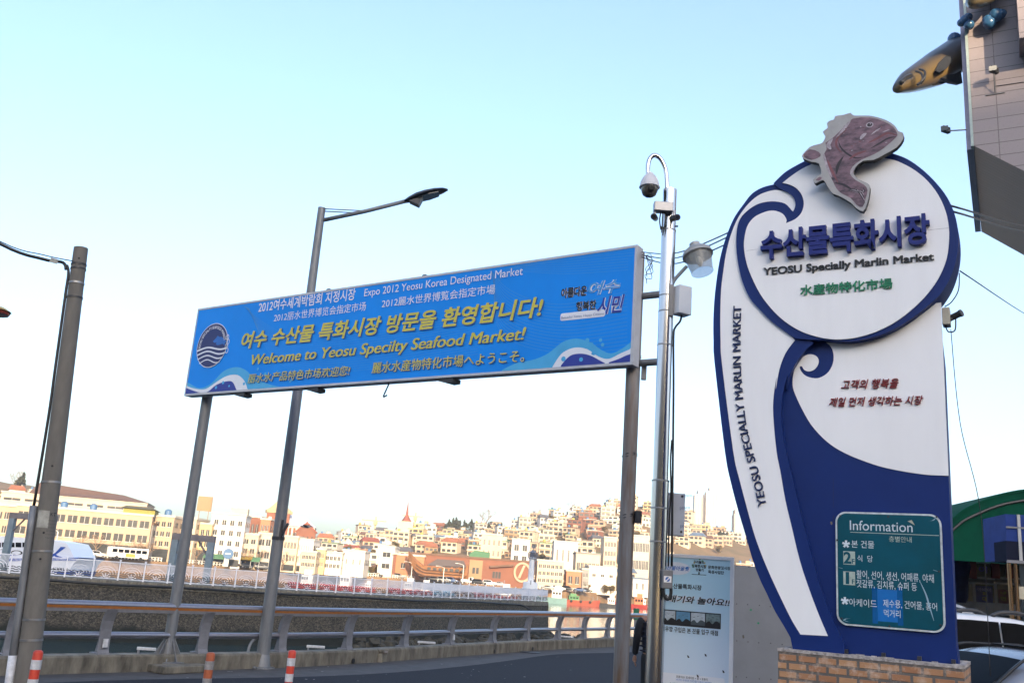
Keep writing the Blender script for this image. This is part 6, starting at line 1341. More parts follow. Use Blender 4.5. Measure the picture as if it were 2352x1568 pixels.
mb = MB(); mb.poly([fp_(*p) for p in ((310, 722), (350, 722), (445, 652), (410, 650), (372, 690))], ff, .03); mb.poly([fp_(*p) for p in ((372, 690), (362, 705), (380, 722), (425, 722), (385, 708))], ff, .032)
mb.poly([fp_(*p) for p in ((-420, 700), (150, 702), (150, 710), (-420, 708))], ff, .03); mb.build('blue_swoosh', M['ferryblue'], cabn)
mb = MB(); a = fp_(12, 697); b_ = fp_(152, 697); text(mb, 'NTO', ff, (fp_(70, 0)[0], a[1]), (b_[0], a[1]), fp_(0, 665)[1] - a[1], lift=.04, off=.0, bold=.03); a = fp_(368, 806); b_ = fp_(468, 806)
text(mb, 'CHOYUK', ff, a, (b_[0], a[1]), fp_(368, 786)[1] - a[1], lift=.42, off=0, bold=.03); mb.build('ferry_lettering', M['letblack'], fy)
def hullmesh(L, Wd, z0, z1, sheer=.5):
    mb = MB(); N = 10
    for i in range(N + 1):
        f = i / N; wd = Wd / 2 * (1 - max(0, (f - .55) / .45) ** 2.2) * (.8 + .2 * min(1, f * 5)); zt = z1 + sheer * max(0, f - .5) ** 2 * 4; x = (f - .5) * L
        mb.v += [V((x * (1 - .04 * f), 0, z0)), V((x * (.93 if f > .9 else 1), wd * .75, z0 + .1)), V((x, wd, zt)), V((x, 0, zt - .25)), V((x, -wd, zt)), V((x * (.93 if f > .9 else 1), -wd * .75, z0 + .1))]
    for i in range(N):
        for k in range(6): a, b_ = i * 6 + k, i * 6 + (k + 1) % 6; mb.f.append([a, a + 6, b_ + 6, b_]); mb.m.append(0)
    mb.f += [list(range(6)), list(range(N * 6, N * 6 + 6))[::-1]]; mb.m += [0, 0]; return mb
bcol = dict(red=(.25, .02, .015), white=(.72, .7, .68), teal=(.14, .24, .24), green=(.03, .16, .05), black=(.03, .03, .035), orange=(.4, .11, .035), blue=(.05, .15, .3), rust=(.28, .06, .035))
for k_, v_ in bcol.items(): mat('boat_' + k_, v_, .5, var=.15, scale=1)
def boat(lab, xpx, Y, L, hullc, cabc, rz=0, cabh=2.2, deck=None, hh=1.3, mast=True):
    X = atY(xpx, 1340, Y).x; t = thing('fishing_boat', lab, 'boat', (0, 0, 0), 'fishing boats moored in the harbour')
    hb = hullmesh(L, L * .28, -.3, hh).build('hull', MATS['boat_' + hullc], t)
    if deck: MB().box((-.05 * L, 0, hh - .08), (L * .62, L * .25, .18)).build('deck', MATS['boat_' + deck], t)
    w_ = L * .24; cx_ = -.22 * L
    cb_ = MB().box((cx_, 0, hh - .3 + cabh / 2), (L * .26, w_ * .8, cabh)).box((cx_, 0, hh - .3 + cabh + .06), (L * .3, w_ * .95, .12)).box((cx_ - L * .02, 0, hh - .3 + cabh * 1.3), (L * .16, w_ * .6, cabh * .5)).build('wheelhouse', MATS['boat_' + cabc], t)
    for s in (-1, 1):
        for k in (-1, 0, 1): MB().box((cx_ + k * L * .08, s * w_ * .405, hh - .3 + cabh * .66), (L * .055, .05, cabh * .3)).build('cabin_window', M['carglass'], cb_)
    if mast: MB().tube([(cx_ + .5, 0, hh), (cx_ + .5, 0, hh + cabh * 1.9)], .09, 6).tube([(.3 * L, 0, hh), (.3 * L, 0, hh + cabh * 1.1)], .08, 6).tube([(cx_ + .5, 0, hh + cabh * 1.8), (.42 * L, 0, hh + .6)], .03, 4).build('mast', M['railpost'], t)
    for k in range(3): MB().lathe([(.22, -.12), (.42, -.08), (.42, .08), (.22, .12)], (L * (-.3 + .25 * k), -L * .145, hh - .35), 10, axis=(0, 1, 0)).build('fender_tyre', M['tyre'], t)
    t.location = (X, Y, WZ); t.rotation_euler = (0, 0, rz); return t
boat('white fishing boat with red bow lying left of the other boats behind the pier fence', 690, 272, 10, 'red', 'white', R_(150), 2.6)
boat('white fishing boat with a red hull below the black parked cars', 775, 280, 11, 'red', 'white', R_(170), 3.0)
boat('small low red boat between the white ones behind the fence', 833, 288, 8, 'red', 'white', R_(185), 1.3, mast=False)
boat('white boat with a red bow below the wooden ship', 926, 300, 10, 'red', 'white', R_(160), 2.4)
boat('white boat with red trim just left of the dark blue boat', 966, 302, 9, 'red', 'white', R_(150), 2.2)
boat('dark blue fishing boat with a white cabin below the red brown museum', 1014, 305, 9, 'blue', 'blue', R_(175), 1.9)
boat('bright red fishing boat with a white cabin left of the beacon', 1140, 312, 14, 'red', 'white', R_(178), 2.6, deck='red')
boat('pale teal hulled boat with white cabin right of the beacon', 1262, 316, 12, 'teal', 'white', R_(175), 2.6, hh=1.9)
boat('red hulled fishing boat with a green deck in open water', 1338, 318, 12.5, 'rust', 'green', R_(6), 1.5, deck='green', hh=1.6)
boat('black hulled fishing boat right of the green-decked red one', 1392, 326, 9, 'black', 'white', R_(180), 2.0, hh=1.1)
boat('red hulled boat with an orange deckhouse beside the rusty billboard post', 1452, 345, 12, 'red', 'orange', R_(172), 2.6, hh=1.3)
boat('orange and white boat close to the notice board', 1488, 352, 9, 'rust', 'white', R_(10), 2.0)
boat('white skiff with a blue canopy moored just beyond the pier fence', c1(1450, 0)[0], 118, 7, 'white', 'blue', R_(5), 1.3, mast=False)
boat('small grey white skiff moored left of the blue canopy skiff', c1(1330, 0)[0], 112, 5.5, 'white', 'white', R_(170), 1.2, mast=False)
wk = V(atz(*c3(1390, 1040), WZ)); t = thing('speed_boat', 'small white speed boat on the water beyond the green marker', 'boat', tuple(wk)); t.location = (0, 0, 0); t['_o'] = V((0, 0, 0))
hullmesh(7.5, 2.2, -.2, .9).build('hull', M['white'], t); MB().prism([(-1, .7), (1.2, .7), (.6, 1.5), (-.9, 1.5)], Fr((0, 0, 0), R_(90)), -.6, .6).build('cabin', M['white'], t); t.location = wk; t.rotation_euler = (0, 0, R_(175))

# ================================================================== THE FAR SHORE
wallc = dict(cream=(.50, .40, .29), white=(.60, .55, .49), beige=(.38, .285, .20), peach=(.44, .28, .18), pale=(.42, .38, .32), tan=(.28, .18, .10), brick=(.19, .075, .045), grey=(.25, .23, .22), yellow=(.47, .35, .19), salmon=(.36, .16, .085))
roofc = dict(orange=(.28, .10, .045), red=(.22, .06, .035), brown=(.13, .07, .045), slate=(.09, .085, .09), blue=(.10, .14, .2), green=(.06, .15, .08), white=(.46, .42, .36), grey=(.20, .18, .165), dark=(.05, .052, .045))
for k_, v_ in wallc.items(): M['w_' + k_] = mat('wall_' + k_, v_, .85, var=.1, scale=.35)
for k_, v_ in roofc.items(): M['r_' + k_] = mat('roof_' + k_, v_, .8, var=.18, scale=.6)
M['win'] = mat('far_window', (.05, .052, .055), .2, var=.5, scale=.25, spec=.4); M['winf'] = mat('far_window_frame', (.5, .48, .45), .6, var=0)
M['tankblue'] = mat('tank_blue', (.06, .13, .25), .5); M['tankyellow'] = mat('tank_yellow', (.4, .27, .05), .5)
def gz_(p): return tz(p.x, p.y)
def wins(fr, u0, u1, z0, z1, cols, rows, parent, wf=.62, hf=.52, lift=.05, m=None, groupgap=None, frame=True):
    du = (u1 - u0) / cols; dz = (z1 - z0) / rows
    for r in range(rows):
        for c in range(cols):
            if groupgap and (c % groupgap == groupgap - 1): continue
            a = u0 + du * (c + .5 - wf / 2); b_ = a + du * wf; z = z0 + dz * (r + .5 - hf / 2); t_ = z + dz * hf
            mb = MB(); mb.prism([(a, z), (b_, z), (b_, t_), (a, t_)], fr, -.06, lift, 0)
            if frame: mb.prism([((a + b_) / 2 - .05, z), ((a + b_) / 2 + .05, z), ((a + b_) / 2 + .05, t_), ((a + b_) / 2 - .05, t_)], fr, lift, lift + .03, 1); mb.prism([(a - .08, z - .14), (b_ + .08, z - .14), (b_ + .08, z), (a - .08, z)], fr, -.05, lift + .1, 1)
            mb.build('window', [m or M['win'], M['winf']], parent)
def bld(name, lab, x0, x1, yt, yb, Y, depth, wall, cat='building', yaw=0, roof='white', parapet=.6, cols=4, rows=3, wz0=.18, wf=.6, hf=.5, top=.95, side=True, ground=None, group=None, tankc=None):
    a = atY(x0, yb, Y); xm = (x0 + x1) / 2; b_ = atY(x1, yb, Y); h = atY(xm, yt, Y).z; z0 = min(atY(xm, yb, Y).z, gz_(V(((a.x + b_.x) / 2, Y + 2, 0)))) - .5
    W_ = b_.x - a.x; fr = Fr((a.x, Y, 0), R_(90 + yaw)); W_ = W_ / max(.6, cos(R_(yaw)))
    t = thing(name, lab, cat, tuple(fr.pt(W_ / 2, z0)), group)
    bo_ = MB().prism([(0, z0), (W_, z0), (W_, h), (0, h)], fr, -depth, 0).build('wall', M['w_' + wall], t)
    mb = MB(); p = .25; mb.prism([(-p, h), (W_ + p, h), (W_ + p, h + parapet), (-p, h + parapet)], fr, -depth - p, p); mb.build('roof', M['r_' + roof], t)
    if cols: wins(fr, .3, W_ - .3, z0 + .5 + (h - z0) * wz0, z0 + (h - z0) * top, cols, rows, t, wf, hf)
    if side and cols:
        fs_ = Fr(tuple(fr.pt(W_, 0, 0)), R_(0 + yaw)); wins(fs_, .5, depth - .5, z0 + .5 + (h - z0) * wz0, z0 + (h - z0) * top, 3, rows, t, .5, hf, frame=False)
    if ground: MB().prism([(.4, z0 + .5), (W_ - .4, z0 + .5), (W_ - .4, z0 + .4 + (h - z0) * wz0), (.4, z0 + .4 + (h - z0) * wz0)], fr, -.1, .06).build('shop_opening', M['win'], t)
    if tankc:
        for k, c in enumerate(tankc): MB().lathe([(.9, 0), (1.0, .1), (1.0, 1.5), (.5, 1.9), (0, 1.95)], fr.pt(W_ * (.3 + .22 * k), h + parapet, -depth * .4), 12).build('water_tank', c, t, auto=True)
    return t, fr, W_, z0, h
def c1x(*p): return [c1(q, 0)[0] for q in p]
def c2x(*p): return [c2(q, 0)[0] for q in p]
def c3x(*p): return [c3(q, 0)[0] for q in p]
tk = [M['tankblue']]
# --- left part of the waterfront
t, fr, W_, z0, h = bld('market_hall', 'long cream hall with strip windows and a brown sloping roof high at the left', *c1x(-40, 880), 1139, 1215, 330, 24, 'cream', yaw=-14, cols=7, rows=3, wf=.8, hf=.3, wz0=.3, roof='white', parapet=.4)
mb = MB(); mb.add([fr.pt(W_ * .18, h + .4, .6), fr.pt(W_ + .6, h + .4, .6), fr.pt(W_ + .6, h + .4, -24), fr.pt(W_ * .18, h + .4, -24), fr.pt(W_ * .2, h + 5.0, -10), fr.pt(W_ * .8, h + 3.0, -10)], [(0, 1, 5, 4), (1, 2, 5), (2, 3, 4, 5), (3, 0, 4), (3, 2, 1, 0)]); mb.build('sloping_roof', M['r_brown'], t)
bld('waterfront_building', 'low beige block with a yellow front behind the concrete utility pole', *c1x(-120, 60), 1160, 1253, 262, 14, 'beige', cols=4, rows=2, ground=1, wz0=.3, yaw=-12)
t, fr, W_, z0, h = bld('waterfront_building', 'long beige tiled waterfront block with two rows of dark windows', *c1x(62, 920), 1170, 1254, 262, 16, 'beige', cols=11, rows=2, ground=1, wz0=.3, yaw=-14, wf=.78, hf=.5, top=.97, tankc=[M['tankblue'], M['tankblue']])
pu = MB(); pu.prism([(W_ * .77, h + .6), (W_ + .3, h + .6), (W_ + .3, h + 2.0), (W_ * .77, h + 2.0)], fr, -11, -.5); ph_ = pu.build('penthouse', mat('penthouse_olive', (.25, .22, .05), .8), t)
MB().prism([(W_ * .75, h + 1.9), (W_ + .8, h + 1.9), (W_ * .97, h + 2.6), (W_ * .79, h + 2.6)], fr, -12, .3).build('penthouse_roof', M['r_dark'], ph_)
bld('waterfront_building', 'shaded gabled little building squeezed between the long beige block and the tan block', *c1x(922, 1005), 1203, 1262, 272, 8, 'grey', cols=2, rows=2, wf=.6, roof='brown')  # grey wall colour stands for the shadow falling on this building
bld('waterfront_building', 'tan waterfront block with paired windows left of the billboard post', *c1x(1005, 1140), 1186, 1267, 275, 14, 'beige', cols=3, rows=3, ground=1, wz0=.28, tankc=tk)
bld('waterfront_building', 'cream block whose upper floor is stepped back, just right of the billboard post', *c1x(1140, 1290), 1190, 1272, 282, 12, 'cream', cols=3, rows=3, ground=1, wz0=.3)
bld('waterfront_building', 'orange tan shop building between the cream block and the white tower block', *c1x(1280, 1400), 1203, 1277, 286, 12, 'yellow', cols=3, rows=2, ground=1, wz0=.35)
t, fr, W_, z0, h = bld('waterfront_building', 'white five storey hotel block, the tallest on the waterfront', *c1x(1385, 1610), 1181, 1286, 288, 13, 'white', cols=4, rows=4, ground=1, wz0=.14, yaw=-8, wf=.5, hf=.5)
mb = MB(); mb.prism([(W_ * .5, h + .6), (W_, h + .6), (W_, h + 2.4), (W_ * .5, h + 2.4)], fr, -6, -2); mb.build('stair_house', M['w_cream'], t)
mb = MB()
for k in range(5): mb.prism([(W_ * (.52 + .1 * k), h + .9), (W_ * (.58 + .1 * k), h + .9), (W_ * (.58 + .1 * k), h + 1.9), (W_ * (.52 + .1 * k), h + 1.9)], fr, -1.9, -1.8)
# rooftop sign frame in the air behind it
p = atY(*c1(1380, 360), 330); t = thing('rooftop_sign', 'brown rooftop sign board standing above the skyline left of the white hotel block', 'sign', (p.x, 330, p.z - 12))
MB().box(p, (5.0, .4, 5.0)).build('sign_board', M['w_tan'], t); mb = MB()
for dx in (-1.6, 1.6): mb.tube([p + V((dx, .4, -14)), p + V((dx, .4, 2.2))], .12, 6)
mb.build('sign_frame', M['w_tan'], t)
bld('brick_block', 'red brick block between the white hotel and the church tower', *c2x(268, 395), 1187, 1232, 345, 14, 'brick', cols=4, rows=2)
bld('brick_block', 'lower red brick wing with scaffold-like balconies beside the church tower', *c2x(395, 462), 1193, 1232, 340, 12, 'salmon', cols=3, rows=3, wf=.7)
bld('waterfront_building', 'cream low house with green awning right of the white hotel block', *c2x(262, 372), 1228, 1288, 294, 12, 'cream', cols=2, rows=2, ground=1, wz0=.35)
bld('waterfront_building', 'pale two storey block with large dark windows left of the lamp post', *c2x(372, 470), 1226, 1292, 297, 12, 'pale', cols=2, rows=2, ground=1, wz0=.2, wf=.7)
# church
CYd = 352; t, fr, W_, z0, h = bld('church', 'brick church with white pilasters, pale roof and a tall spired tower', *c2x(548, 752), 1212, 1245, CYd, 22, 'brick', cols=0, rows=0, roof='white', yaw=-10)
wins(fr, .3, W_ - .3, z0 + 1.5, h, 7, 1, t, .34, .74, m=M['win'], frame=False)
for k in range(8): u = .3 + (W_ - .6) * k / 7; MB().prism([(u - .3, z0), (u + .3, z0), (u + .3, h), (u - .3, h)], fr, -.05, .2).build('pilaster', M['w_white'], t)
mb = MB(); mb.add([fr.pt(-.6, h + .6, .6), fr.pt(W_ + .6, h + .6, .6), fr.pt(W_ + .6, h + .6, -22), fr.pt(-.6, h + .6, -22), fr.pt(1, h + 5.2, -9), fr.pt(W_ * .68, h + 4.6, -9)], [(0, 1, 5, 4), (1, 2, 5), (2, 3, 4, 5), (3, 0, 4), (3, 2, 1, 0)]); mb.build('pitched_roof', mat('church_roof', (.45, .45, .5), .5), t)
q0 = atY(*c2(482, 560), CYd); tw_ = 8.2; zt_ = atY(*c2(480, 420), CYd).z; zs_ = atY(*c2(512, 312), CYd).z
cq = V((q0.x + 1, CYd + 3, 0)); tr = MB().box((cq.x, cq.y, (z0 + zt_) / 2), (tw_, tw_, zt_ - z0), rot=.2).build('tower', M['w_brick'], t)
for dx in (-.3, .3): MB().box((cq.x + dx * tw_ * .8, cq.y - tw_ * .53, zt_ - 6), (1.0, .5, 9), rot=.2).build('louvre', M['w_white'], tr)
MB().lathe([(tw_ * .62, 0), (tw_ * .62, 1), (tw_ * .4, 2.2), (.6, (zs_ - zt_) * .86), (.1, zs_ - zt_)], (cq.x, cq.y, zt_), 8).build('spire', M['w_yellow'], tr)
q = atY(*c2(722, 560), CYd - 4); gb_ = MB(); fg = Fr((q.x, CYd - 6, 0), R_(80)); gb_.prism([(-3.4, z0), (3.4, z0), (3.4, h - 1), (0, h + 1.8), (-3.4, h - 1)], fg, -6, 0); g = gb_.build('gable_porch', M['w_brick'], t)
MB().prism([(-4.0, h - 1.3), (0, h + 2.3), (4.0, h - 1.3), (3.5, h - 1.6), (0, h + 1.6), (-3.5, h - 1.6)], fg, -6.3, .4).build('porch_roof', M['r_red'], g)
wins(fg, -3.0, 3.0, z0 + 1, h - 1, 4, 1, g, .3, .7, frame=False)
# middle waterfront
for i, (nm, lab, xs, yt, yb, Y, dp, wl_, cols, rows, kw) in enumerate((
    ('waterfront_building', 'cream terrace with tall narrow windows just right of the lamp post', c2x(540, 640), 1233, 1298, 300, 12, 'cream', 4, 2, dict(ground=1)),
    ('waterfront_building', 'white terrace with vertical slit windows below the church gable', c2x(640, 745), 1240, 1303, 302, 12, 'white', 6, 2, dict(ground=1, wf=.4)),
    ('waterfront_building', 'two storey block with a wide dark glazed front left of the shrubs', c2x(668, 772), 1268, 1310, 298, 9, 'cream', 4, 2, dict(wf=.75)),
    ('waterfront_building', 'cream block with a blue and white striped front behind the shrubs', c2x(772, 832), 1262, 1308, 304, 10, 'yellow', 3, 2, dict()),
    ('waterfront_building', 'white block with big square windows above the waterfront shrubs', c2x(832, 948), 1270, 1306, 306, 10, 'white', 4, 2, dict(wf=.72)),
    ('waterfront_building', 'plain white wall-like building above the black parked car', c2x(950, 1100), 1266, 1310, 310, 12, 'white', 3, 1, dict(wf=.2, hf=.3)),
    ('waterfront_building', 'white building with dark balcony openings left of the salmon block', c2x(1195, 1300), 1256, 1306, 326, 14, 'white', 1, 2, dict(wf=.56, hf=.42)),
    ('waterfront_building', 'narrow red brown block squeezed beside the white balcony building', c2x(1296, 1312), 1272, 1306, 324, 10, 'brick', 0, 0, dict()),
    ('waterfront_building', 'plain salmon coloured block left of the red brown museum', c2x(1312, 1505), 1276, 1312, 325, 14, 'salmon', 2, 1, dict(wf=.3, hf=.3)),
    ('waterfront_building', 'cream three storey block with three rows of windows right of the beacon', c3x(750, 930), 1289, 1338, 333, 14, 'cream', 6, 3, dict(wf=.7)),
    ('waterfront_building', 'small orange house with a dark side right of the cream three storey block', c3x(950, 1052), 1312, 1336, 340, 9, 'salmon', 2, 1, dict()),
    ('waterfront_building', 'grey shaded house between the orange house and the white warehouse', c3x(1056, 1102), 1308, 1340, 345, 9, 'grey', 2, 2, dict()),  # shade on this house is put into its grey wall colour
    ('waterfront_building', 'white warehouse with a row of blue windows left of the rusty billboard post', c3x(1100, 1285), 1303, 1348, 350, 16, 'white', 3, 1, dict(wf=.4, hf=.2, wz0=.4)),
    ('waterfront_building', 'small building with a blue roof between the billboard post and the steel pole', c3x(1400, 1535), 1330, 1352, 372, 14, 'white', 3, 1, dict(roof='blue', wf=.3)),
    ('hillside_block', 'white block with six dark square windows above the museum', c3x(580, 702), 1240, 1277, 372, 12, 'white', 2, 3, dict(wf=.55, hf=.55)),
    ('hillside_block', 'large plain cream block left of the white block with dark square windows', c3x(372, 515), 1228, 1272, 385, 14, 'cream', 4, 3, dict(wf=.3)),
    ('hillside_block', 'long cream house with a columned gallery right above the cream three storey block', c3x(1015, 1180), 1272, 1297, 368, 14, 'cream', 6, 1, dict(wf=.75, hf=.5, roof='grey')),
    ('hillside_block', 'wide white block right of the white block with dark square windows', c3x(868, 1030), 1245, 1270, 405, 12, 'white', 4, 1, dict(wf=.3)),
    ('hillside_block', 'cream four storey apartment block beside the rusty billboard post', c3x(1205, 1292), 1235, 1264, 430, 14, 'cream', 4, 3, dict(wf=.7)),
    ('hillside_block', 'pale apartment block with a long balcony between billboard post and steel pole', c3x(1392, 1560), 1232, 1258, 440, 14, 'pale', 7, 2, dict(wf=.8)),
)):
    bld(nm, lab, xs[0], xs[1], yt, yb, Y, dp, wl_, cols=cols, rows=rows, **kw)
# museum: low red brown building with a green-roofed part and a large ring emblem
t, fr, W_, z0, h = bld('museum', 'long red brown museum building with a pale ring emblem behind the wooden ship', *c3x(-110, 700), 1281, 1328, 328, 20, 'brick', cols=0, rows=0, roof='brown', yaw=-3)
k_ = W_ / 810
for a, b_, zc, zd in ((210, 280, .35, .8), (290, 330, .4, .8), (560, 620, .3, .6)): wins(fr, a * k_, b_ * k_, z0 + (h - z0) * zc, z0 + (h - z0) * zd, 3, 1, t, .8, .8, frame=False)
MB().prism([(400 * k_, z0 + 2), (490 * k_, z0 + 2), (490 * k_, h - .5), (400 * k_, h - .5)], fr, -8, .5).build('tan_wing', M['w_tan'], t); wins(Fr(tuple(fr.pt(400 * k_, 0, .55)), R_(87)), 1, 90 * k_ - 1, z0 + 3, h - 2, 2, 1, t, .7, .5, frame=False)
MB().prism([(395 * k_, h + .6), (535 * k_, h + .6), (535 * k_, h + 2.4), (430 * k_, h + 2.8), (395 * k_, h + 1.5)], fr, -9, -.4).build('green_roof', M['r_green'], t)
MB().prism([(540 * k_, z0 + (h - z0) * .78), (700 * k_, z0 + (h - z0) * .9), (700 * k_, z0 + (h - z0) * .82), (540 * k_, z0 + (h - z0) * .7)], fr, -.05, 1.2).build('canopy', M['r_brown'], t)
rg_ = MB(); c_ = fr.hit(*c3(655, 822)); e1_ = ellipse(c_, 3.0, 3.4, 28); e2_ = ellipse(c_, 2.3, 2.7, 28)
for i in range(28): j = (i + 1) % 28; rg_.prism([e1_[i], e1_[j], e2_[j], e2_[i]], fr, 0, .4)
rg_.prism([(c_[0] - 1.5, c_[1] - 2), (c_[0] - .6, c_[1] - 2), (c_[0] + 1, c_[1] + 2.4), (c_[0] + .2, c_[1] + 2.4)], fr, 0, .4); rg_.build('ring_emblem', M['w_beige'], t)
# wooden ship on land: hull with upturned ends, roofed deck
sx0, sx1 = c2x(1390)[0], c3x(285)[0]; SYd = 318; a = atY(sx0, 1325, SYd); b_ = atY(sx1, 1325, SYd); Ls = b_.x - a.x
t = thing('wooden_ship', 'large brown wooden ship with a curved bow set on land before the museum', 'ship', ((a.x + b_.x) / 2, SYd, QZ))
mb = MB(); N = 14
for i in range(N + 1):
    f = i / N; x = a.x + Ls * f; up_ = 4.6 * max(0, (.32 - f) / .32) ** 1.6 + 1.5 * max(0, (f - .75) / .25) ** 2; wd = 4.2 * math.sqrt(max(.04, 1 - abs(2 * f - 1) ** 2.6)); kz = QZ + .3 + 5.5 * max(0, (.25 - f) / .25) ** 1.5 + 1.5 * max(0, (f - .85) / .15)
    zt_ = QZ + 4.6 + up_
    mb.v += [V((x, SYd, kz)), V((x, SYd - wd * .8, kz + .9)), V((x, SYd - wd, zt_)), V((x, SYd - wd + .4, zt_)), V((x, SYd + wd - .4, zt_)), V((x, SYd + wd, zt_)), V((x, SYd + wd * .8, kz + .9))]
for i in range(N):
    for k in range(7): p, q = i * 7 + k, i * 7 + (k + 1) % 7; mb.f.append([p, p + 7, q + 7, q]); mb.m.append(0)
M['wood'] = mat('ship_timber', (.26, .115, .045), .75, var=.35, scale=1.2, stretch=(.4, 1, 6))
mb.build('hull', M['wood'], t, smooth=False)
mb = MB(); x0_, x1_ = a.x + Ls * .33, a.x + Ls * .97; mb.add([(x0_, SYd - 4.2, QZ + 4.9), (x1_, SYd - 4, QZ + 5.2), (x1_, SYd + 4, QZ + 5.2), (x0_, SYd + 4.2, QZ + 4.9), (x0_ + 3, SYd, QZ + 7.2), (x1_ - 1, SYd, QZ + 7.2)], [(0, 1, 5, 4), (1, 2, 5), (2, 3, 4, 5), (3, 0, 4)]); mb.build('deck_roof', mat('ship_roof', (.12, .09, .075), .8), t)
for k in range(7): MB().box((x0_ + (x1_ - x0_) * (k + .5) / 7, SYd - 4.16, QZ + 3.9), (1.1, .25, .8)).build('gun_port', M['black'], t)
mb = MB()
for z in (1.6, 2.6, 3.4): mb.tube([V((a.x + Ls * f, SYd - 4.25 * math.sqrt(max(.04, 1 - abs(2 * f - 1) ** 2.6)) - .05, QZ + z + 4.6 * max(0, (.32 - f) / .32) ** 1.6 * (.4 + z / 6))) for f in [i / 20 for i in range(3, 20)]], .12, 4)
mb.build('wale', M['r_brown'], t)
# low railing along the far quay and green awnings, street furniture
M['railw'] = mat('quay_rail_white', (.62, .58, .52), .6, var=.05)
mb = MB()
def qlerp(s):
    s = max(0, min(s, len(QP) - 1.0001)); i = int(s); return QP[i].lerp(QP[i + 1], s - i)
for k in range(330):
    s = 1.3 + k * .011
    if s > 5.2: break
    p = qlerp(s) + V((0, 1.6, QZ)); mb.box(p + V((0, 0, .55)), (.25, .25, 1.1))
for k in range(60):
    s = 1.3 + k * .065; p, q = qlerp(s) + V((0, 1.6, QZ)), qlerp(min(s + .065, 5.2)) + V((0, 1.6, QZ))
    for z in (.45, 1.05): mb.tube([p + V((0, 0, z)), q + V((0, 0, z))], .09, 4)
rl = mb.build('quay_railing', M['railw']); tag(rl, 'white railing along the edge of the far quay', 'railing')

# --- cars on the far quay, bus, canopies
fcol = dict(black=(.02, .02, .022), white=(.7, .68, .66), silver=(.4, .4, .4), green=(.06, .12, .08), blue=(.06, .1, .2), red=(.4, .05, .04), grey=(.2, .2, .2))
for k_, v_ in fcol.items(): mat('paint_' + k_, v_, .25, var=.05)
protos = {}
def fcar(kind_, col, xpx, Y, lab, rz=0):
    X = atY(xpx, 1320, Y).x
    if kind_ not in protos:
        o = car('parked_' + ('truck' if kind_ == 'truck' else 'car'), lab, {'suv': 4.7, 'sedan': 4.5, 'truck': 5.0}[kind_], 1.85, {'suv': 1.75, 'sedan': 1.45, 'truck': 2.1}[kind_], MATS['paint_white'], kind_, False, (X, Y, QZ), R_(rz), 'cars parked along the far quay'); protos[kind_] = o
        if col != 'white':
            for ch in o.children:
                for s_ in ch.material_slots:
                    if s_.material and s_.material.name == 'paint_white': s_.link = 'OBJECT'; s_.material = MATS['paint_' + col]
        return
    o = dup(protos[kind_], (X, Y, QZ), R_(rz), label=lab, group='cars parked along the far quay')
    for ch in o.children:
        for s_ in ch.material_slots:
            if s_.material and s_.material.name.startswith('paint_'): s_.link = 'OBJECT'; s_.material = MATS['paint_' + col]
for a_ in (('suv', 'silver', c2x(898)[0], 325, 'silver off-road car, leftmost in the row of cars before the shrubs'), ('suv', 'black', c2x(1016)[0], 326, 'black off-road car between the silver one and the small green truck'),
           ('truck', 'green', c2x(1106)[0], 327, 'small dark green truck in the row of cars before the shrubs'), ('sedan', 'black', c2x(1192)[0], 324, 'black saloon car right of the small green truck'),
           ('suv', 'white', c2x(1254)[0], 328, 'white van-like car left of the bow of the wooden ship'), ('suv', 'grey', c2x(1338)[0], 325, 'dark grey car under the bow of the wooden ship'),
           ('sedan', 'black', c2x(1578)[0], 310, 'black saloon parked in front of the middle of the wooden ship'), ('suv', 'grey', c2x(1650)[0], 311, 'dark grey car right of the black saloon before the wooden ship'),
           ('suv', 'blue', c3x(180)[0], 311, 'dark blue car at the stern of the wooden ship'), ('truck', 'white', c3x(296)[0], 313, 'white pick-up truck between the wooden ship and the black jeep'),
           ('suv', 'black', c3x(368)[0], 312, 'black jeep parked in front of the museum tan wing'), ('suv', 'white', c3x(438)[0], 314, 'white car right of the black jeep before the museum'),
           ('sedan', 'silver', c3x(510)[0], 314, 'silver saloon parked below the museum canopy'), ('sedan', 'grey', c3x(832)[0], 326, 'grey car directly right of the beacon'),
           ('suv', 'white', c3x(905)[0], 328, 'white car below the cream three storey block'), ('suv', 'black', c3x(970)[0], 331, 'black car before the small orange house'),
           ('sedan', 'blue', c3x(1050)[0], 335, 'blue car before the grey shaded house'), ('sedan', 'black', c3x(1092)[0], 338, 'black car left of the white warehouse'),
           ('suv', 'white', c1x(572)[0], 256, 'white car at the far left of the quay road under the canopies'), ('suv', 'white', c1x(625)[0], 259, 'second white car on the quay road left of the bus'),
           ('sedan', 'black', c2x(300)[0], 290, 'black car in front of the cream house with green awning'), ('sedan', 'grey', c2x(400)[0], 295, 'grey car left of the lamp post on the far quay')):
    fcar(*a_, rz=(-4 if a_[2] > 760 else 38) + rnd.uniform(-4, 4))
bp0 = atY(*c1(862, 690), 262); t = thing('bus', 'white and yellow bus parked on the quay road below the long beige block', 'bus', (0, 0, 0))
MB().box((0, 0, 1.75), (10.5, 2.5, 2.7)).build('body', MATS['paint_white'], t, bevel=.2)
for k in range(6): MB().box((-4 + k * 1.6, 0, 2.15), (1.35, 2.54, .9)).build('window', M['carglass'], t)
MB().box((.3, 0, 1.1), (2.6, 2.56, .9)).build('yellow_panel', M['tankyellow'], t)
for x in (-3.3, 3.2):
    for s in (-1, 1): MB().lathe([(.3, -.14), (.48, -.12), (.48, .12), (.3, .14)], (x, s * 1.12, .48), 14, axis=(0, 1, 0)).build('wheel', M['tyre'], t)
t.location = (bp0.x, 262, QZ); t.rotation_euler = (0, 0, R_(42))
M['canvas'] = mat('canvas_white', (.66, .6, .52), .8, var=.08); cano = None
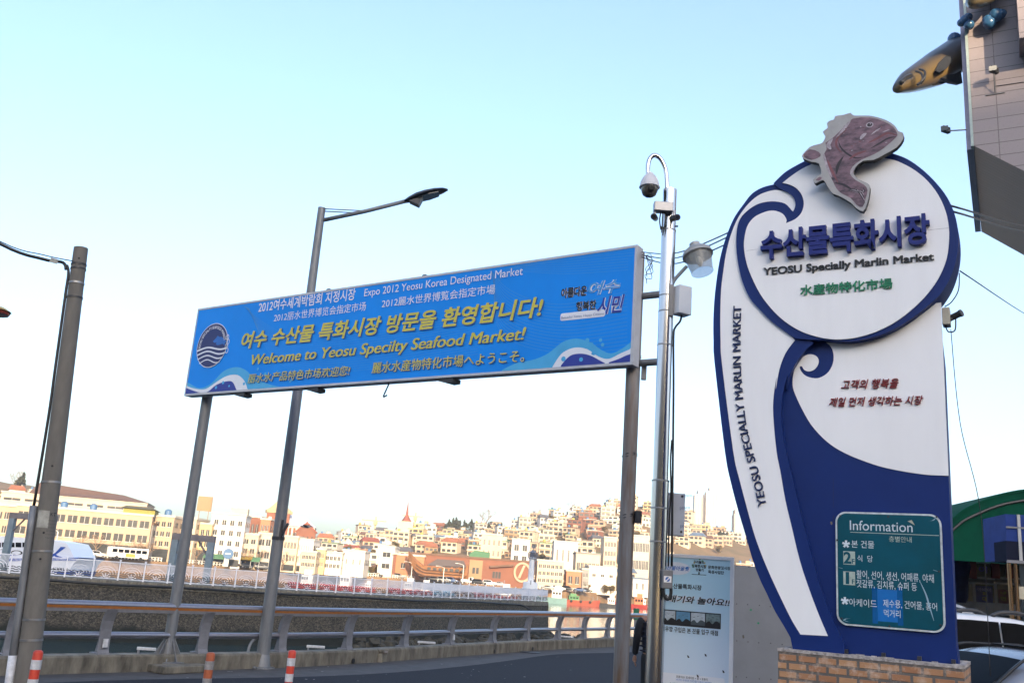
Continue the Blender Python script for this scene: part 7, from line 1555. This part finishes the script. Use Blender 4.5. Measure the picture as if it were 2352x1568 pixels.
for k, x in enumerate((455, 520, 590, 650, 715, 780, 840, 890)):
    p = atY(*c1(x, 640), 266 + k * 1.6); lab = ['leftmost', 'second', 'third', 'fourth', 'fifth', 'sixth', 'seventh', 'rightmost'][k] + ' of the white canopies along the left waterfront'
    if cano is None:
        cano = thing('canopy', lab, 'canopy', (0, 0, 0), 'white canopies along the left waterfront')
        MB().lathe([(2.9, 2.2), (2.9, 2.4), (1.6, 3.1), (.3, 4.1), (.05, 4.2)], (0, 0, 0), 4).build('roof_canvas', M['canvas'], cano)
        for a_ in (0, 1, 2, 3): MB().tube([(2.7 * cos(a_ * pi / 2), 2.7 * sin(a_ * pi / 2), 0), (2.7 * cos(a_ * pi / 2), 2.7 * sin(a_ * pi / 2), 2.3)], .07, 6).build('post', M['railw'], cano)
        MB().box((0, 0, 1.2), (2.4, 1.2, .9)).build('counter', M['r_orange'], cano); o = cano; o.location = (p.x, p.y, QZ); o.rotation_euler = (0, 0, .9)
    else: dup(cano, (p.x, p.y, QZ), .9 + rnd.uniform(-.2, .2), (1, 1, rnd.uniform(.9, 1.1)), lab)
for x, Y, col, lab in ((105, 287, 'r_green', 'green shop awning at the foot of the white hotel block'), (335, 293, 'r_green', 'green shop awning on the cream low house'), (278, 293, 'tankyellow', 'yellow shop awning left of the green one on the cream low house')):
    p = atY(*c2(x, 738), Y - 1.5); t = thing('shop_awning', lab, 'awning', (p.x, p.y, QZ)); 
    MB().add([(p.x - 3.4, p.y - 1.6, QZ + 2.3), (p.x + 3.4, p.y - 1.6, QZ + 2.3), (p.x + 3.4, p.y + .3, QZ + 3.3), (p.x - 3.4, p.y + .3, QZ + 3.3), (p.x - 3.4, p.y - 1.6, QZ + 1.9), (p.x + 3.4, p.y - 1.6, QZ + 1.9)], [(0, 1, 2, 3), (4, 5, 1, 0)]).build('canvas', M.get(col), t)
    for s in (-1, 1): MB().tube([(p.x + s * 3.3, p.y - 1.6, QZ), (p.x + s * 3.3, p.y - 1.6, QZ + 2)], .06, 6).build('post', M['railw'], t)

# --- trees
M['shrub'] = mat('shrub_leaf', (.16, .09, .025), .8, scale=.5, rgb2=(.06, .055, .018)); M['pine'] = mat('pine_needles', (.055, .05, .018), .85, scale=.6, rgb2=(.022, .028, .012)); M['bark'] = mat('bark', (.15, .1, .065), .9)
M['scrub'] = mat('scrub_leaf', (.10, .085, .02), .85, scale=.4, rgb2=(.045, .04, .012))
def crownmesh(R, H_, n, seed, leaf=.35, conical=0):
    r = random.Random(seed); mb = MB(); cl = [(V((r.gauss(0, R * .42), r.gauss(0, R * .42), H_ * (.25 + .6 * r.random()))), R * r.uniform(.3, .55)) for _ in range(9)]
    for k in range(n):
        c, q = r.choice(cl); d = V((r.gauss(0, 1), r.gauss(0, 1), r.gauss(0, 1))).normalized() * q * r.random() ** .4; p = c + d
        if conical: s = max(.12, 1 - p.z / (H_ * 1.15)); p.x *= s * 1.3; p.y *= s * 1.3
        a = V((r.gauss(0, 1), r.gauss(0, 1), r.gauss(0, 1))).normalized(); b_ = a.cross(V((r.gauss(0, 1), r.gauss(0, 1), r.gauss(0, 1)))).normalized(); s = leaf * r.uniform(.6, 1.4)
        mb.add([p - a * s, p + b_ * s * .6, p + a * s, p - b_ * s * .6], [(0, 1, 2, 3)])
    return mb
tp_ = {}
def tree(kd, lab, p, sc, group, name=None):
    if kd not in tp_:
        nm = {'pine': 'pine_tree', 'shrub': 'roadside_tree', 'bare': 'bare_tree'}[kd]; t = thing(nm, lab, 'tree', (0, 0, 0), group)
        if kd == 'bare':
            r = random.Random(5); mb = MB(); mb.tube([(0, 0, 0), (.1, 0, 1.5), (0, .1, 2.6)], [.22, .17, .13], 7); mb.build('trunk', M['bark'], t); mb = MB()
            def br(p, d, L, q, lv):
                e = p + d * L; mb.tube([p, p.lerp(e, .5) + V((r.uniform(-.1, .1), r.uniform(-.1, .1), .05)), e], [q, q * .8, q * .55], 4)
                if lv:
                    for _ in range(3): br(e, (d + V((r.uniform(-.8, .8), r.uniform(-.8, .8), r.uniform(-.2, .6)))).normalized(), L * .68, q * .6, lv - 1)
            for k in range(5): a_ = k * 1.3; br(V((0, 0, 1.6 + .25 * k)), V((cos(a_) * .7, sin(a_) * .7, .8)).normalized(), 1.5, .085, 3)
            mb.build('crown', mat('bare_twigs', (.24, .15, .09), .9), t)
        else:
            MB().tube([(0, 0, 0), (.05, 0, 1.2), (0, .05, 3.0)], [.2, .16, .07], 7).build('trunk', M['bark'], t)
            (crownmesh(2.2, 5.4, 700, 3, .3, 1) if kd == 'pine' else crownmesh(2.0, 3.6, 600, 4, .3)).build('crown', M[kd], t)
        tp_[kd] = t; t.location = p; t.scale = (sc,) * 3; t.rotation_euler = (0, 0, rnd.uniform(0, 6)); return t
    return dup(tp_[kd], p, rnd.uniform(0, 6), (sc * rnd.uniform(.9, 1.1), sc * rnd.uniform(.9, 1.1), sc), lab, group)
ordn = ['leftmost', 'second', 'third', 'fourth', 'fifth', 'sixth', 'seventh', 'eighth', 'ninth', 'tenth', 'eleventh', 'twelfth', 'thirteenth', 'fourteenth', 'fifteenth']
sx = (785, 815, 850, 885, 925, 1010, 1050, 1090, 1135, 1190, 1235, 1275, 1320, 1370, 1395)
for k, x in enumerate(sx):
    p = atY(*c2(x, 830), 330 + rnd.uniform(-2, 3)); p.z = QZ; tree('shrub', ordn[k] + ' from the left of the brown leaved trees behind the parked cars', p, rnd.uniform(.85, 1.25), 'brown leaved trees behind the parked cars')
for k, x in enumerate((520, 640, 770, 905, 935, 1005, 1230, 1330)):
    p = atY(*c1(x, 690), 259 + k * 2.2); p.z = QZ; tree('bare', ordn[k] + ' from the left of the bare street trees on the left waterfront', p, rnd.uniform(.85, 1.1), 'bare street trees on the left waterfront')
for k, (kk, x, lab) in enumerate((('bare', 300, 'bare street tree before the cream low house with green awning'), ('bare', 395, 'bare street tree left of the lamp post on the far quay'), ('bare', 555, 'bare street tree right of the lamp post on the far quay'), ('bare', 665, 'bare street tree below the church'))):
    p = atY(*c2(x, 790), 291 + k * 4); p.z = QZ; tree(kk, lab, p, 1.0, 'bare street trees on the left waterfront')
for k, x in enumerate((900, 1010, 1090, 1225, 1255)):
    p = atY(*c3(x, 905), 342 + k * 2); p.z = QZ; tree('shrub', ordn[k] + ' from the left of the trees before the houses right of the beacon', p, rnd.uniform(.8, 1.1), 'trees before the houses right of the beacon')
def onhill(x, Yd):
    """terrain point seen at column x of the photo, at ground distance d"""
    d = ray(x, 1250); az = math.atan2(d.x, d.y); return V((sin(az) * Yd, cos(az) * Yd, terr(az, Yd)))
def crestd(x): d = ray(x, 1250); az = math.atan2(d.x, d.y); return quay_d(az) + FLAT + RUN
for k, (x, s) in enumerate(((152, 1.25), (178, 1.4), (200, 1.45), (222, 1.2), (255, 1.25), (300, 1.35), (338, .9), (420, 1.1), (480, .9), (505, .85))):
    X = c3x(x)[0]; p = onhill(X, crestd(X) - 14); tree('pine', ordn[k] + ' from the left of the dark pines on the crest behind the museum', p, s * 1.25, 'dark pines on the crest')
X = c3x(400)[0]; tree('bare', 'large bare tree standing on the crest among the dark pines', onhill(X, crestd(X) - 10), 2.7, 'bare trees on the crest')
for k, x in enumerate((700, 750, 970)): X = c3x(x)[0]; tree('bare', ['left', 'middle', 'right'][k] + ' one of three small bare trees on the crest right of the beacon', onhill(X, crestd(X) - 4), 1.5, 'bare trees on the crest')
X = c1x(66)[0]; tree('pine', 'single dark conical tree on the crest at the far left', onhill(X, crestd(X) - 60), 2.0, 'dark pines on the crest')
for k, x in enumerate((20, 960)): X = c1x(x)[0]; tree('bare', ['bare tree beside the conical tree on the far left crest', 'bare tree behind the long beige block'][k], onhill(X, crestd(X) - 50), 1.8, 'bare trees on the crest')
for k, x in enumerate((640, 665, 690)): X = c4(x, 0)[0]; tree('pine', ['left', 'middle', 'right'][k] + ' of the three dark trees right of the pale tower blocks', onhill(X, crestd(X) - 40), 1.5, 'dark trees right of the tower blocks')
# scrub-covered bank at the right, a mass nobody could count
mb = MB(); r = random.Random(11)
for k in range(9000):
    x = r.uniform(1378, 1760); f = r.random(); d = ray(x, 1250); az = math.atan2(d.x, d.y); dd = quay_d(az) + FLAT + (18 + 52 * f if x > 1440 else 22 + 34 * f)
    p = V((sin(az) * dd, cos(az) * dd, terr(az, dd) + r.uniform(0, 2.6) * (.6 + .5 * sin(x * .21) * sin(dd * .3)))); a = V((r.gauss(0, 1), r.gauss(0, 1), r.gauss(0, 1))).normalized(); b_ = a.cross(V((r.gauss(0, 1), r.gauss(0, 1), r.gauss(0, 1)))).normalized(); s = r.uniform(.3, .8)
    mb.add([p - a * s, p + b_ * s * .6, p + a * s, p - b_ * s * .6], [(0, 1, 2, 3)])
kind(mb.build('scrub', M['scrub']), 'stuff')

# --- tower cranes, spire, pale towers, street lamps, bird
def crane(x, yt, yb, jl, jr, lab):
    Yc = 620; p = atY(x, yt, Yc); q = atY(x, yb, Yc); t = thing('tower_crane', lab, 'crane', (p.x, Yc, q.z - 6), 'tower cranes on the skyline'); m_ = mat('crane_yellow', (.6, .42, .14), .6)
    MB().box((p.x, Yc, (p.z + q.z - 6) / 2), (.9, .9, p.z - q.z + 6)).build('mast', m_, t); a = atY(jl, yt + 10, Yc); b_ = atY(jr, yt + 10, Yc)
    MB().box(((a.x + b_.x) / 2, Yc, p.z - 2.6), (b_.x - a.x, .8, .6)).build('jib', m_, t); mb = MB(); mb.tube([V((a.x, Yc, p.z - 2.2)), p + V((0, 0, 1.5)), V((b_.x, Yc, p.z - 2.2))], .06, 4); mb.build('tie_bar', m_, t)
    MB().box((p.x, Yc - 1, p.z - 4), (2.2, 2.2, 2.4)).build('cab', m_, t)
crane(*c2x(1187)[:1], 1186, 1215, *c2x(1090, 1256), 'left tower crane on the skyline right of the lamp post'); crane(*c2x(1455)[:1], 1176, 1212, *c2x(1362, 1502), 'right tower crane on the skyline, the taller one')
p = atY(*c2(1388, 505), 560); t = thing('chapel', 'small chapel with a red brown pointed spire on the crest between the cranes', 'chapel', (p.x, 560, p.z - 12)); MB().box((p.x, 560, p.z - 5), (9, 9, 14)).build('tower', M['w_cream'], t)
MB().lathe([(3.2, 0), (1.6, 2.5), (.8, 4), (.1, 12)], (p.x, 560, p.z + 2), 6).build('spire', M['r_red'], t)
def towerblock(x0, x1, yt, yb, Y, wl_, lab, cols, rows):
    a = atY(x0, yb, Y); b_ = atY(x1, yb, Y); h = atY((x0 + x1) / 2, yt, Y).z; t = thing('tower_block', lab, 'apartment tower', ((a.x + b_.x) / 2, Y, a.z - 30), 'pale apartment towers behind the hill'); fr = Fr((a.x, Y, 0), R_(97)); W_ = (b_.x - a.x)
    MB().prism([(0, a.z - 30), (W_, a.z - 30), (W_, h), (W_ * .7, h), (W_ * .7, h + 5), (W_ * .3, h + 5), (W_ * .3, h), (0, h)], fr, -22, 0).build('wall', M[wl_], t)
    for c in range(cols): u = W_ * (c + .5) / cols; MB().prism([(u - W_ / cols * .26, a.z - 10), (u + W_ / cols * .26, a.z - 10), (u + W_ / cols * .26, h - 3), (u - W_ / cols * .26, h - 3)], fr, -.1, .35).build('window_bay', M['w_cream'] if wl_ != 'w_cream' else M['w_pale'], t)
towerblock(c4(465, 0)[0], c4(540, 0)[0], 1135, 1216, 1000, 'w_white', 'left half of the tall pale apartment tower behind the hill', 4, 12); towerblock(c4(543, 0)[0], c4(620, 0)[0], 1128, 1217, 990, 'w_white', 'taller right half of the pale apartment tower behind the hill', 4, 12)
towerblock(c4(735, 0)[0], c4(752, 0)[0], 1180, 1222, 1000, 'w_cream', 'thin pale tower glimpsed left of the market sign', 1, 8); towerblock(c3x(1240)[0], c3x(1300)[0], 1162, 1180, 800, 'w_cream', 'low pale block on the crest beside the rusty billboard post', 3, 2)
M['lampw'] = mat('far_lamp_white', (.62, .6, .55), .5, var=0)
fl0 = None
for k, (x, yt, Y, lab) in enumerate(((c3x(262)[0], 1294, 309, 'white street lamp at the stern of the wooden ship'), (c3x(130)[0], 1300, 309, 'white street lamp before the roof of the wooden ship'), (c2x(1432)[0], 1290, 316, 'white street lamp at the bow of the wooden ship'), (c2x(1205)[0], 1293, 326, 'white street lamp left of the white van-like car'),
                                 (c2x(700)[0], 1276, 301, 'white street lamp before the dark glazed front'), (c1x(395)[0], 1216, 258, 'white street lamp above the ferry bow'), (c1x(1300)[0], 1252, 284, 'white street lamp before the orange tan shop'))):
    p = atY(x, yt, Y)
    if fl0 is None:
        fl0 = thing('quay_lamp', lab, 'street lamp', (0, 0, 0), 'white street lamps on the far quay'); MB().tube([(0, 0, 0), (0, 0, 8)], [.16, .1], 6).build('pole', M['lampw'], fl0); MB().tube([(0, 0, 7.9), (-.8, 0, 8.5), (-2, 0, 8.7)], .1, 6).build('arm', M['lampw'], fl0); MB().box((-2.2, 0, 8.68), (1, .4, .2)).build('lamp_head', M['lampw'], fl0); o = fl0; o.location = (p.x, Y, QZ); o.scale = (1, 1, (p.z - QZ) / 8.7)
    else: dup(fl0, (p.x, Y, QZ), rnd.uniform(-.3, .3), (1, 1, (p.z - QZ) / 8.7), lab)
p = atY(*c2(183, 710), 282); t = thing('shop_totem', 'white totem sign with a round blue disc at the foot of the white hotel block', 'sign', (p.x, 282, QZ)); MB().box((p.x, 282, (p.z + QZ) / 2), (1.3, .5, p.z - QZ)).build('post', M['lampw'], t); MB().lathe([(1.5, -.25), (1.5, .25)], (p.x + .4, 281.5, p.z + .6), 18, axis=(0, 1, 0)).build('disc', M['tankblue'], t); MB().box((p.x + .4, 281.1, p.z + .6), (1.5, .1, .35)).build('disc_band', M['lampw'], t)
bq = atY(*c2(705, 512), 100); t = thing('seagull', 'grey seagull gliding over the roofs right of the lamp post', 'bird', tuple(bq)); mb = MB()
for i in range(9):
    f = i / 8; r = .17 * sin(pi * min(.98, f * .9 + .06)) + .015
    for k in range(8): a = 2 * pi * k / 8; mb.v.append(bq + V(((f - .4) * 1.1, cos(a) * r, sin(a) * r * .8 - .05 * f)))
for i in range(8):
    for k in range(8): a, b_ = i * 8 + k, i * 8 + (k + 1) % 8; mb.f.append([a, b_, b_ + 8, a + 8]); mb.m.append(0)
mb.f += [list(range(8))[::-1], list(range(64, 72))]; mb.m += [0, 0]
gull = mat('gull_grey', (.14, .14, .16), .7); wing = mat('gull_wing', (.07, .07, .08), .7); mb.build('body', gull, t, smooth=True)
for s in (-1, 1):
    w_ = [V((-.2, .1 * s, .05)), V((.25, .1 * s, .05)), V((.5, .55 * s, .16)), (V((.75, 1.1 * s, .02))), V((.35, .9 * s, .1)), V((-.05, .5 * s, .14))]
    MB().add([bq + q + V((0, 0, .02)) for q in w_] + [bq + q - V((0, 0, .02)) for q in w_], [list(range(6)), list(range(6, 12))[::-1]] + [[i, 6 + i, 6 + (i + 1) % 6, (i + 1) % 6] for i in range(6)]).build('wing', wing, t)

# ================================================================== houses climbing the hillside
HP = {}
def house_proto(kd):
    """local house: x to the right, front toward -y, base at z = 0; materials named placeholder_wall / placeholder_roof are swapped per copy"""
    t = thing('hillside_house', 'x', 'house', (0, 0, 0), 'houses on the hillside'); pw, pr2 = MATS['placeholder_wall'], MATS['placeholder_roof']; f = Fr((0, 0, 0), R_(90)); r = random.Random(5)
    def bx_(c, d, nm, m): return MB().box(c, d).build(nm, m, t)
    def rect(nm, u0, z0, u1, z1, w0, w1, m): return MB().prism([(u0, z0), (u1, z0), (u1, z1), (u0, z1)], f, w0, w1).build(nm, m, t)
    if kd in ('flat one', 'flat two', 'flat three'):
        n_ = {'flat one': 1, 'flat two': 2, 'flat three': 3}[kd]; w_, h_ = 4.6, 3.1 * n_
        bx_((0, 4, h_ / 2 - 2), (2 * w_, 8, h_ + 4), 'wall', pw); bx_((0, 3.9, h_ + .2), (2 * w_ + .7, 8.7, .4), 'roof', pr2)
        for k in range(n_):
            z = .9 + 3.1 * k
            for u0, u1 in ((-4.1, -2.0), (-1.2, 1.4), (2.2, 4.1)): rect('window', u0, z, u1, z + 1.5, -.02, .06, M['win'])
            if k: rect('balcony', -4.7, 3.1 * k - .1, 1.8, 3.1 * k + .75, -.02, .95, pw)
        MB().box((2.4, 5.2, h_ + 1.2), (2.6, 2.6, 2.0)).build('stair_house', pw, t)
        if n_ > 1: MB().lathe([(.8, 0), (.85, 1.3), (.4, 1.7)], (-2.4, 5, h_ + .4), 10).build('water_tank', M['tankblue'] if n_ == 2 else M['tankyellow'], t)
    elif kd == 'stepped':
        bx_((0, 4, -.45), (10, 8, 7.1), 'wall', pw); bx_((0, 4, 3.2), (10.6, 8.6, .35), 'roof', pr2); bx_((1.2, 5, 4.9), (6.6, 5.6, 3.2), 'upper_wall', pw); bx_((1.2, 4.9, 6.65), (7.4, 6.3, .35), 'upper_roof', pr2)
        for u0, u1 in ((-4.3, -2.2), (-1.2, 1.2), (2.0, 4.3)): rect('window', u0, .9, u1, 2.5, -.02, .06, M['win'])
        for u0, u1 in ((-1.6, .5), (1.4, 3.9)): MB().prism([(u0, 4.2), (u1, 4.2), (u1, 5.8), (u0, 5.8)], f, -2.22, -2.12).build('window', M['win'], t)
        rect('balustrade', -5, 3.37, 5, 4.1, -.2, .05, pw)
    else:
        n_ = 2 if kd == 'gabled two' else 1; h_ = 3.0 * n_; bx_((0, 3.5, h_ / 2 - 2), (9, 7, h_ + 4), 'wall', pw)
        mb = MB(); z = h_; mb.add([(-5.1, -.7, z), (5.1, -.7, z), (5.1, 7.7, z), (-5.1, 7.7, z), (-3.6, 3.5, z + 2.3), (3.6, 3.5, z + 2.3)], [(0, 1, 5, 4), (1, 2, 5), (2, 3, 4, 5), (3, 0, 4), (3, 2, 1, 0)]); mb.build('roof', pr2, t)
        for k in range(n_):
            for u0, u1 in ((-3.8, -1.8), (-.9, 1.1), (2.0, 3.9)): rect('window', u0, .9 + 3 * k, u1, 2.3 + 3 * k, -.02, .06, M['win'])
        MB().box((2.6, 5, h_ + 2.0), (.7, .7, 1.4)).build('chimney', pw, t)
    return t
mat('placeholder_wall', (.5, .5, .5)); mat('placeholder_roof', (.4, .4, .4))
wname = dict(cream='cream', white='white', beige='beige', peach='peach', pale='pale grey', tan='tan', brick='red brick', yellow='yellowish')
hs = []
r = random.Random(23)
def blocked(x, y):
    for x0, x1, y0, y1 in ((1395, 1800, 1252, 1300), (1028, 1135, 1196, 1222), (900, 1225, 1276, 1330), (640, 730, 1190, 1240)):
        if x0 < x < x1 and y0 < y < y1: return True
    return False
placed = []
row = 0
dd = 6.0
while dd < RUN + 2:
    x = 520 - r.uniform(0, 30)
    while x < 1755:
        d = ray(x, 1250); az = math.atan2(d.x, d.y); D = quay_d(az) + FLAT + dd + r.uniform(-6, 6); p = V((sin(az) * D, cos(az) * D, 0)); p.z = terr(az, D)
        sx_, sy_ = proj(p); step = (9.6 + r.uniform(.8, 4.6)) / D * FPX; t = dd / RUN
        if not blocked(sx_, sy_ - 5) and not (x < 640 and t < .25) and r.random() < .93: placed.append((sx_, sy_, p, t, az))
        x += step
    dd += 15 + r.uniform(0, 4); row += 1
for X0, f in ((-20, .5), (15, .62), (40, .45), (60, .7), (95, .72), (290, .75), (318, .8), (345, .68), (375, .8), (400, .7), (425, .84), (452, .74)):
    D = crestd(X0) - RUN * (1 - f); p = onhill(X0, D); sx_, sy_ = proj(p); placed.append((sx_, sy_, p, f, math.atan2(p.x, p.y)))
r.shuffle(placed); placed = placed[:298]
for sx_, sy_, p, t, az in placed:
    kd = r.choices(('flat one', 'flat two', 'flat three', 'stepped', 'gabled one', 'gabled two'), (2, 4, 1.3, 3, 2.6, 1.2))[0]; wl_ = r.choices(list(wname), (4, 4, 2.6, 2, 2, 1.3, 1.2, 1))[0]
    rf = r.choice(('orange', 'red', 'brown', 'slate', 'blue', 'orange')) if kd.startswith('gabled') else r.choices(('white', 'grey', 'green', 'brown'), (4, 2, 1.2, 1))[0]
    hs.append((sx_, sy_, p, t, az, kd, wl_, rf))
LMK = [(0, 'the concrete utility pole'), (350, 'the left billboard post'), (480, 'the white hotel'), (640, 'the church tower'), (755, 'the church gable'), (860, 'the left tower crane'), (955, 'the right tower crane'), (1080, 'the crest pines'), (1225, 'the beacon'), (1330, 'the red boat'), (1440, 'the rusty billboard post'), (1525, 'the steel pole'), (1625, 'the pale tower blocks'), (1720, 'the market sign')]
def zone(x, t):
    n_ = min(LMK, key=lambda q: abs(q[0] - x)); rel = 'left of' if x < n_[0] - 18 else 'right of' if x > n_[0] + 18 else 'behind'
    if t > .8 and n_[1] == 'the crest pines': rel = 'near'
    return ('hill-foot' if t < .2 else 'low uphill' if t < .4 else 'halfway uphill' if t < .6 else 'high uphill' if t < .82 else 'crest-top') + ' ' + rel + ' ' + n_[1]
stor = {'flat one': 'one-floor', 'flat two': 'two-floor', 'flat three': 'three-floor', 'stepped': 'stepped', 'gabled one': 'low hip-roofed', 'gabled two': 'tall hip-roofed'}
groups = {}
for h_ in hs: groups.setdefault((h_[5], h_[6], h_[7], zone(h_[0], h_[3])), []).append(h_)
for (kd, wl_, rf, zn), L_ in groups.items():
    L_.sort(key=lambda q: q[0])
    for k, (sx_, sy_, p, t, az, *_r) in enumerate(L_):
        base_ = f'{wname[wl_]} {stor[kd]} house, {rf} roof, {zn}'
        lab = base_ if len(L_) == 1 else (('left' if k == 0 else 'right') if len(L_) == 2 else ordn[k]) + ' ' + base_
        if kd not in HP: HP[kd] = house_proto(kd)
        sw = {'placeholder_wall': M['w_' + wl_], 'placeholder_roof': M['r_' + rf]}
        dup(HP[kd], p + V((0, 0, -.3)), -az + R_(r.uniform(-22, 22)), (r.uniform(.62, 1.0), r.uniform(.8, 1.0), r.uniform(.74, .98)), lab, 'houses on the hillside', sw)
for k, (x, f) in enumerate(((600, .5), (655, .62), (690, .3), (735, .55), (770, .8), (800, .42), (838, .66), (865, .3), (905, .52), (930, .84), (975, .6), (1000, .38), (1050, .72), (1105, .55), (1150, .8), (1178, .45), (1205, .66), (1245, .3), (1262, .86), (1300, .55), (1325, .74), (1352, .4), (1385, .62), (1420, .9), (1460, .55), (1495, .75), (1560, .8), (1600, .7), (1650, .62))):
    D = crestd(x) - RUN * (1 - f); p = onhill(x, D); tree('shrub', ordn[k % 15] + (' from the left' if k < 15 else ' from the right') + ' of the bushes between the hillside houses, ' + ('left half' if k < 15 else 'right half'), p, rnd.uniform(.8, 1.5), 'bushes between the hillside houses')
for o in HP.values():
    for c in list(o.children): bpy.data.objects.remove(c)
    bpy.data.objects.remove(o)

# ================================================================== ridge added out of view behind the viewer to shade the road and pier
mb = MB(); NX, NY = 60, 8; rr_ = random.Random(3)
prof = ((-160, 0), (-215, 54), (-265, 98), (-300, 114), (-340, 125), (-400, 112), (-520, 60), (-640, 0))
for i in range(NX + 1):
    x = -700 + 1700 * i / NX
    for y, z in prof: mb.v.append(V((x, y + rr_.uniform(-6, 6), -1 if z == 0 else z + rr_.uniform(-1.5, 1.5))))
for i in range(NX):
    for j in range(NY - 1): a = i * NY + j; mb.f.append([a, a + 1, a + NY + 1, a + NY]); mb.m.append(0)
kind(mb.build('hill', M['earth'], smooth=True), 'structure')  # added ridge, unseen, shaped to cast the foreground shade
hz = MB().box((0, 250, 128), (2600, 2500, 270)).build('haze', mat('haze_air', (1, 1, 1), var=0)); kind(hz, 'stuff')
hm = hz.data.materials[0]; hn = hm.node_tree.nodes; hn.remove(hn['Principled BSDF']); pv = hn.new('ShaderNodeVolumePrincipled'); pv.inputs['Color'].default_value = (.95, .95, .97, 1); pv.inputs['Density'].default_value = .00032; pv.inputs['Anisotropy'].default_value = .3
hm.node_tree.links.new(pv.outputs[0], [n_ for n_ in hn if n_.type == 'OUTPUT_MATERIAL'][0].inputs['Volume'])
bpy.data.objects.remove(_TO)
for o in bpy.data.objects:
    if '_o' in o: del o['_o']
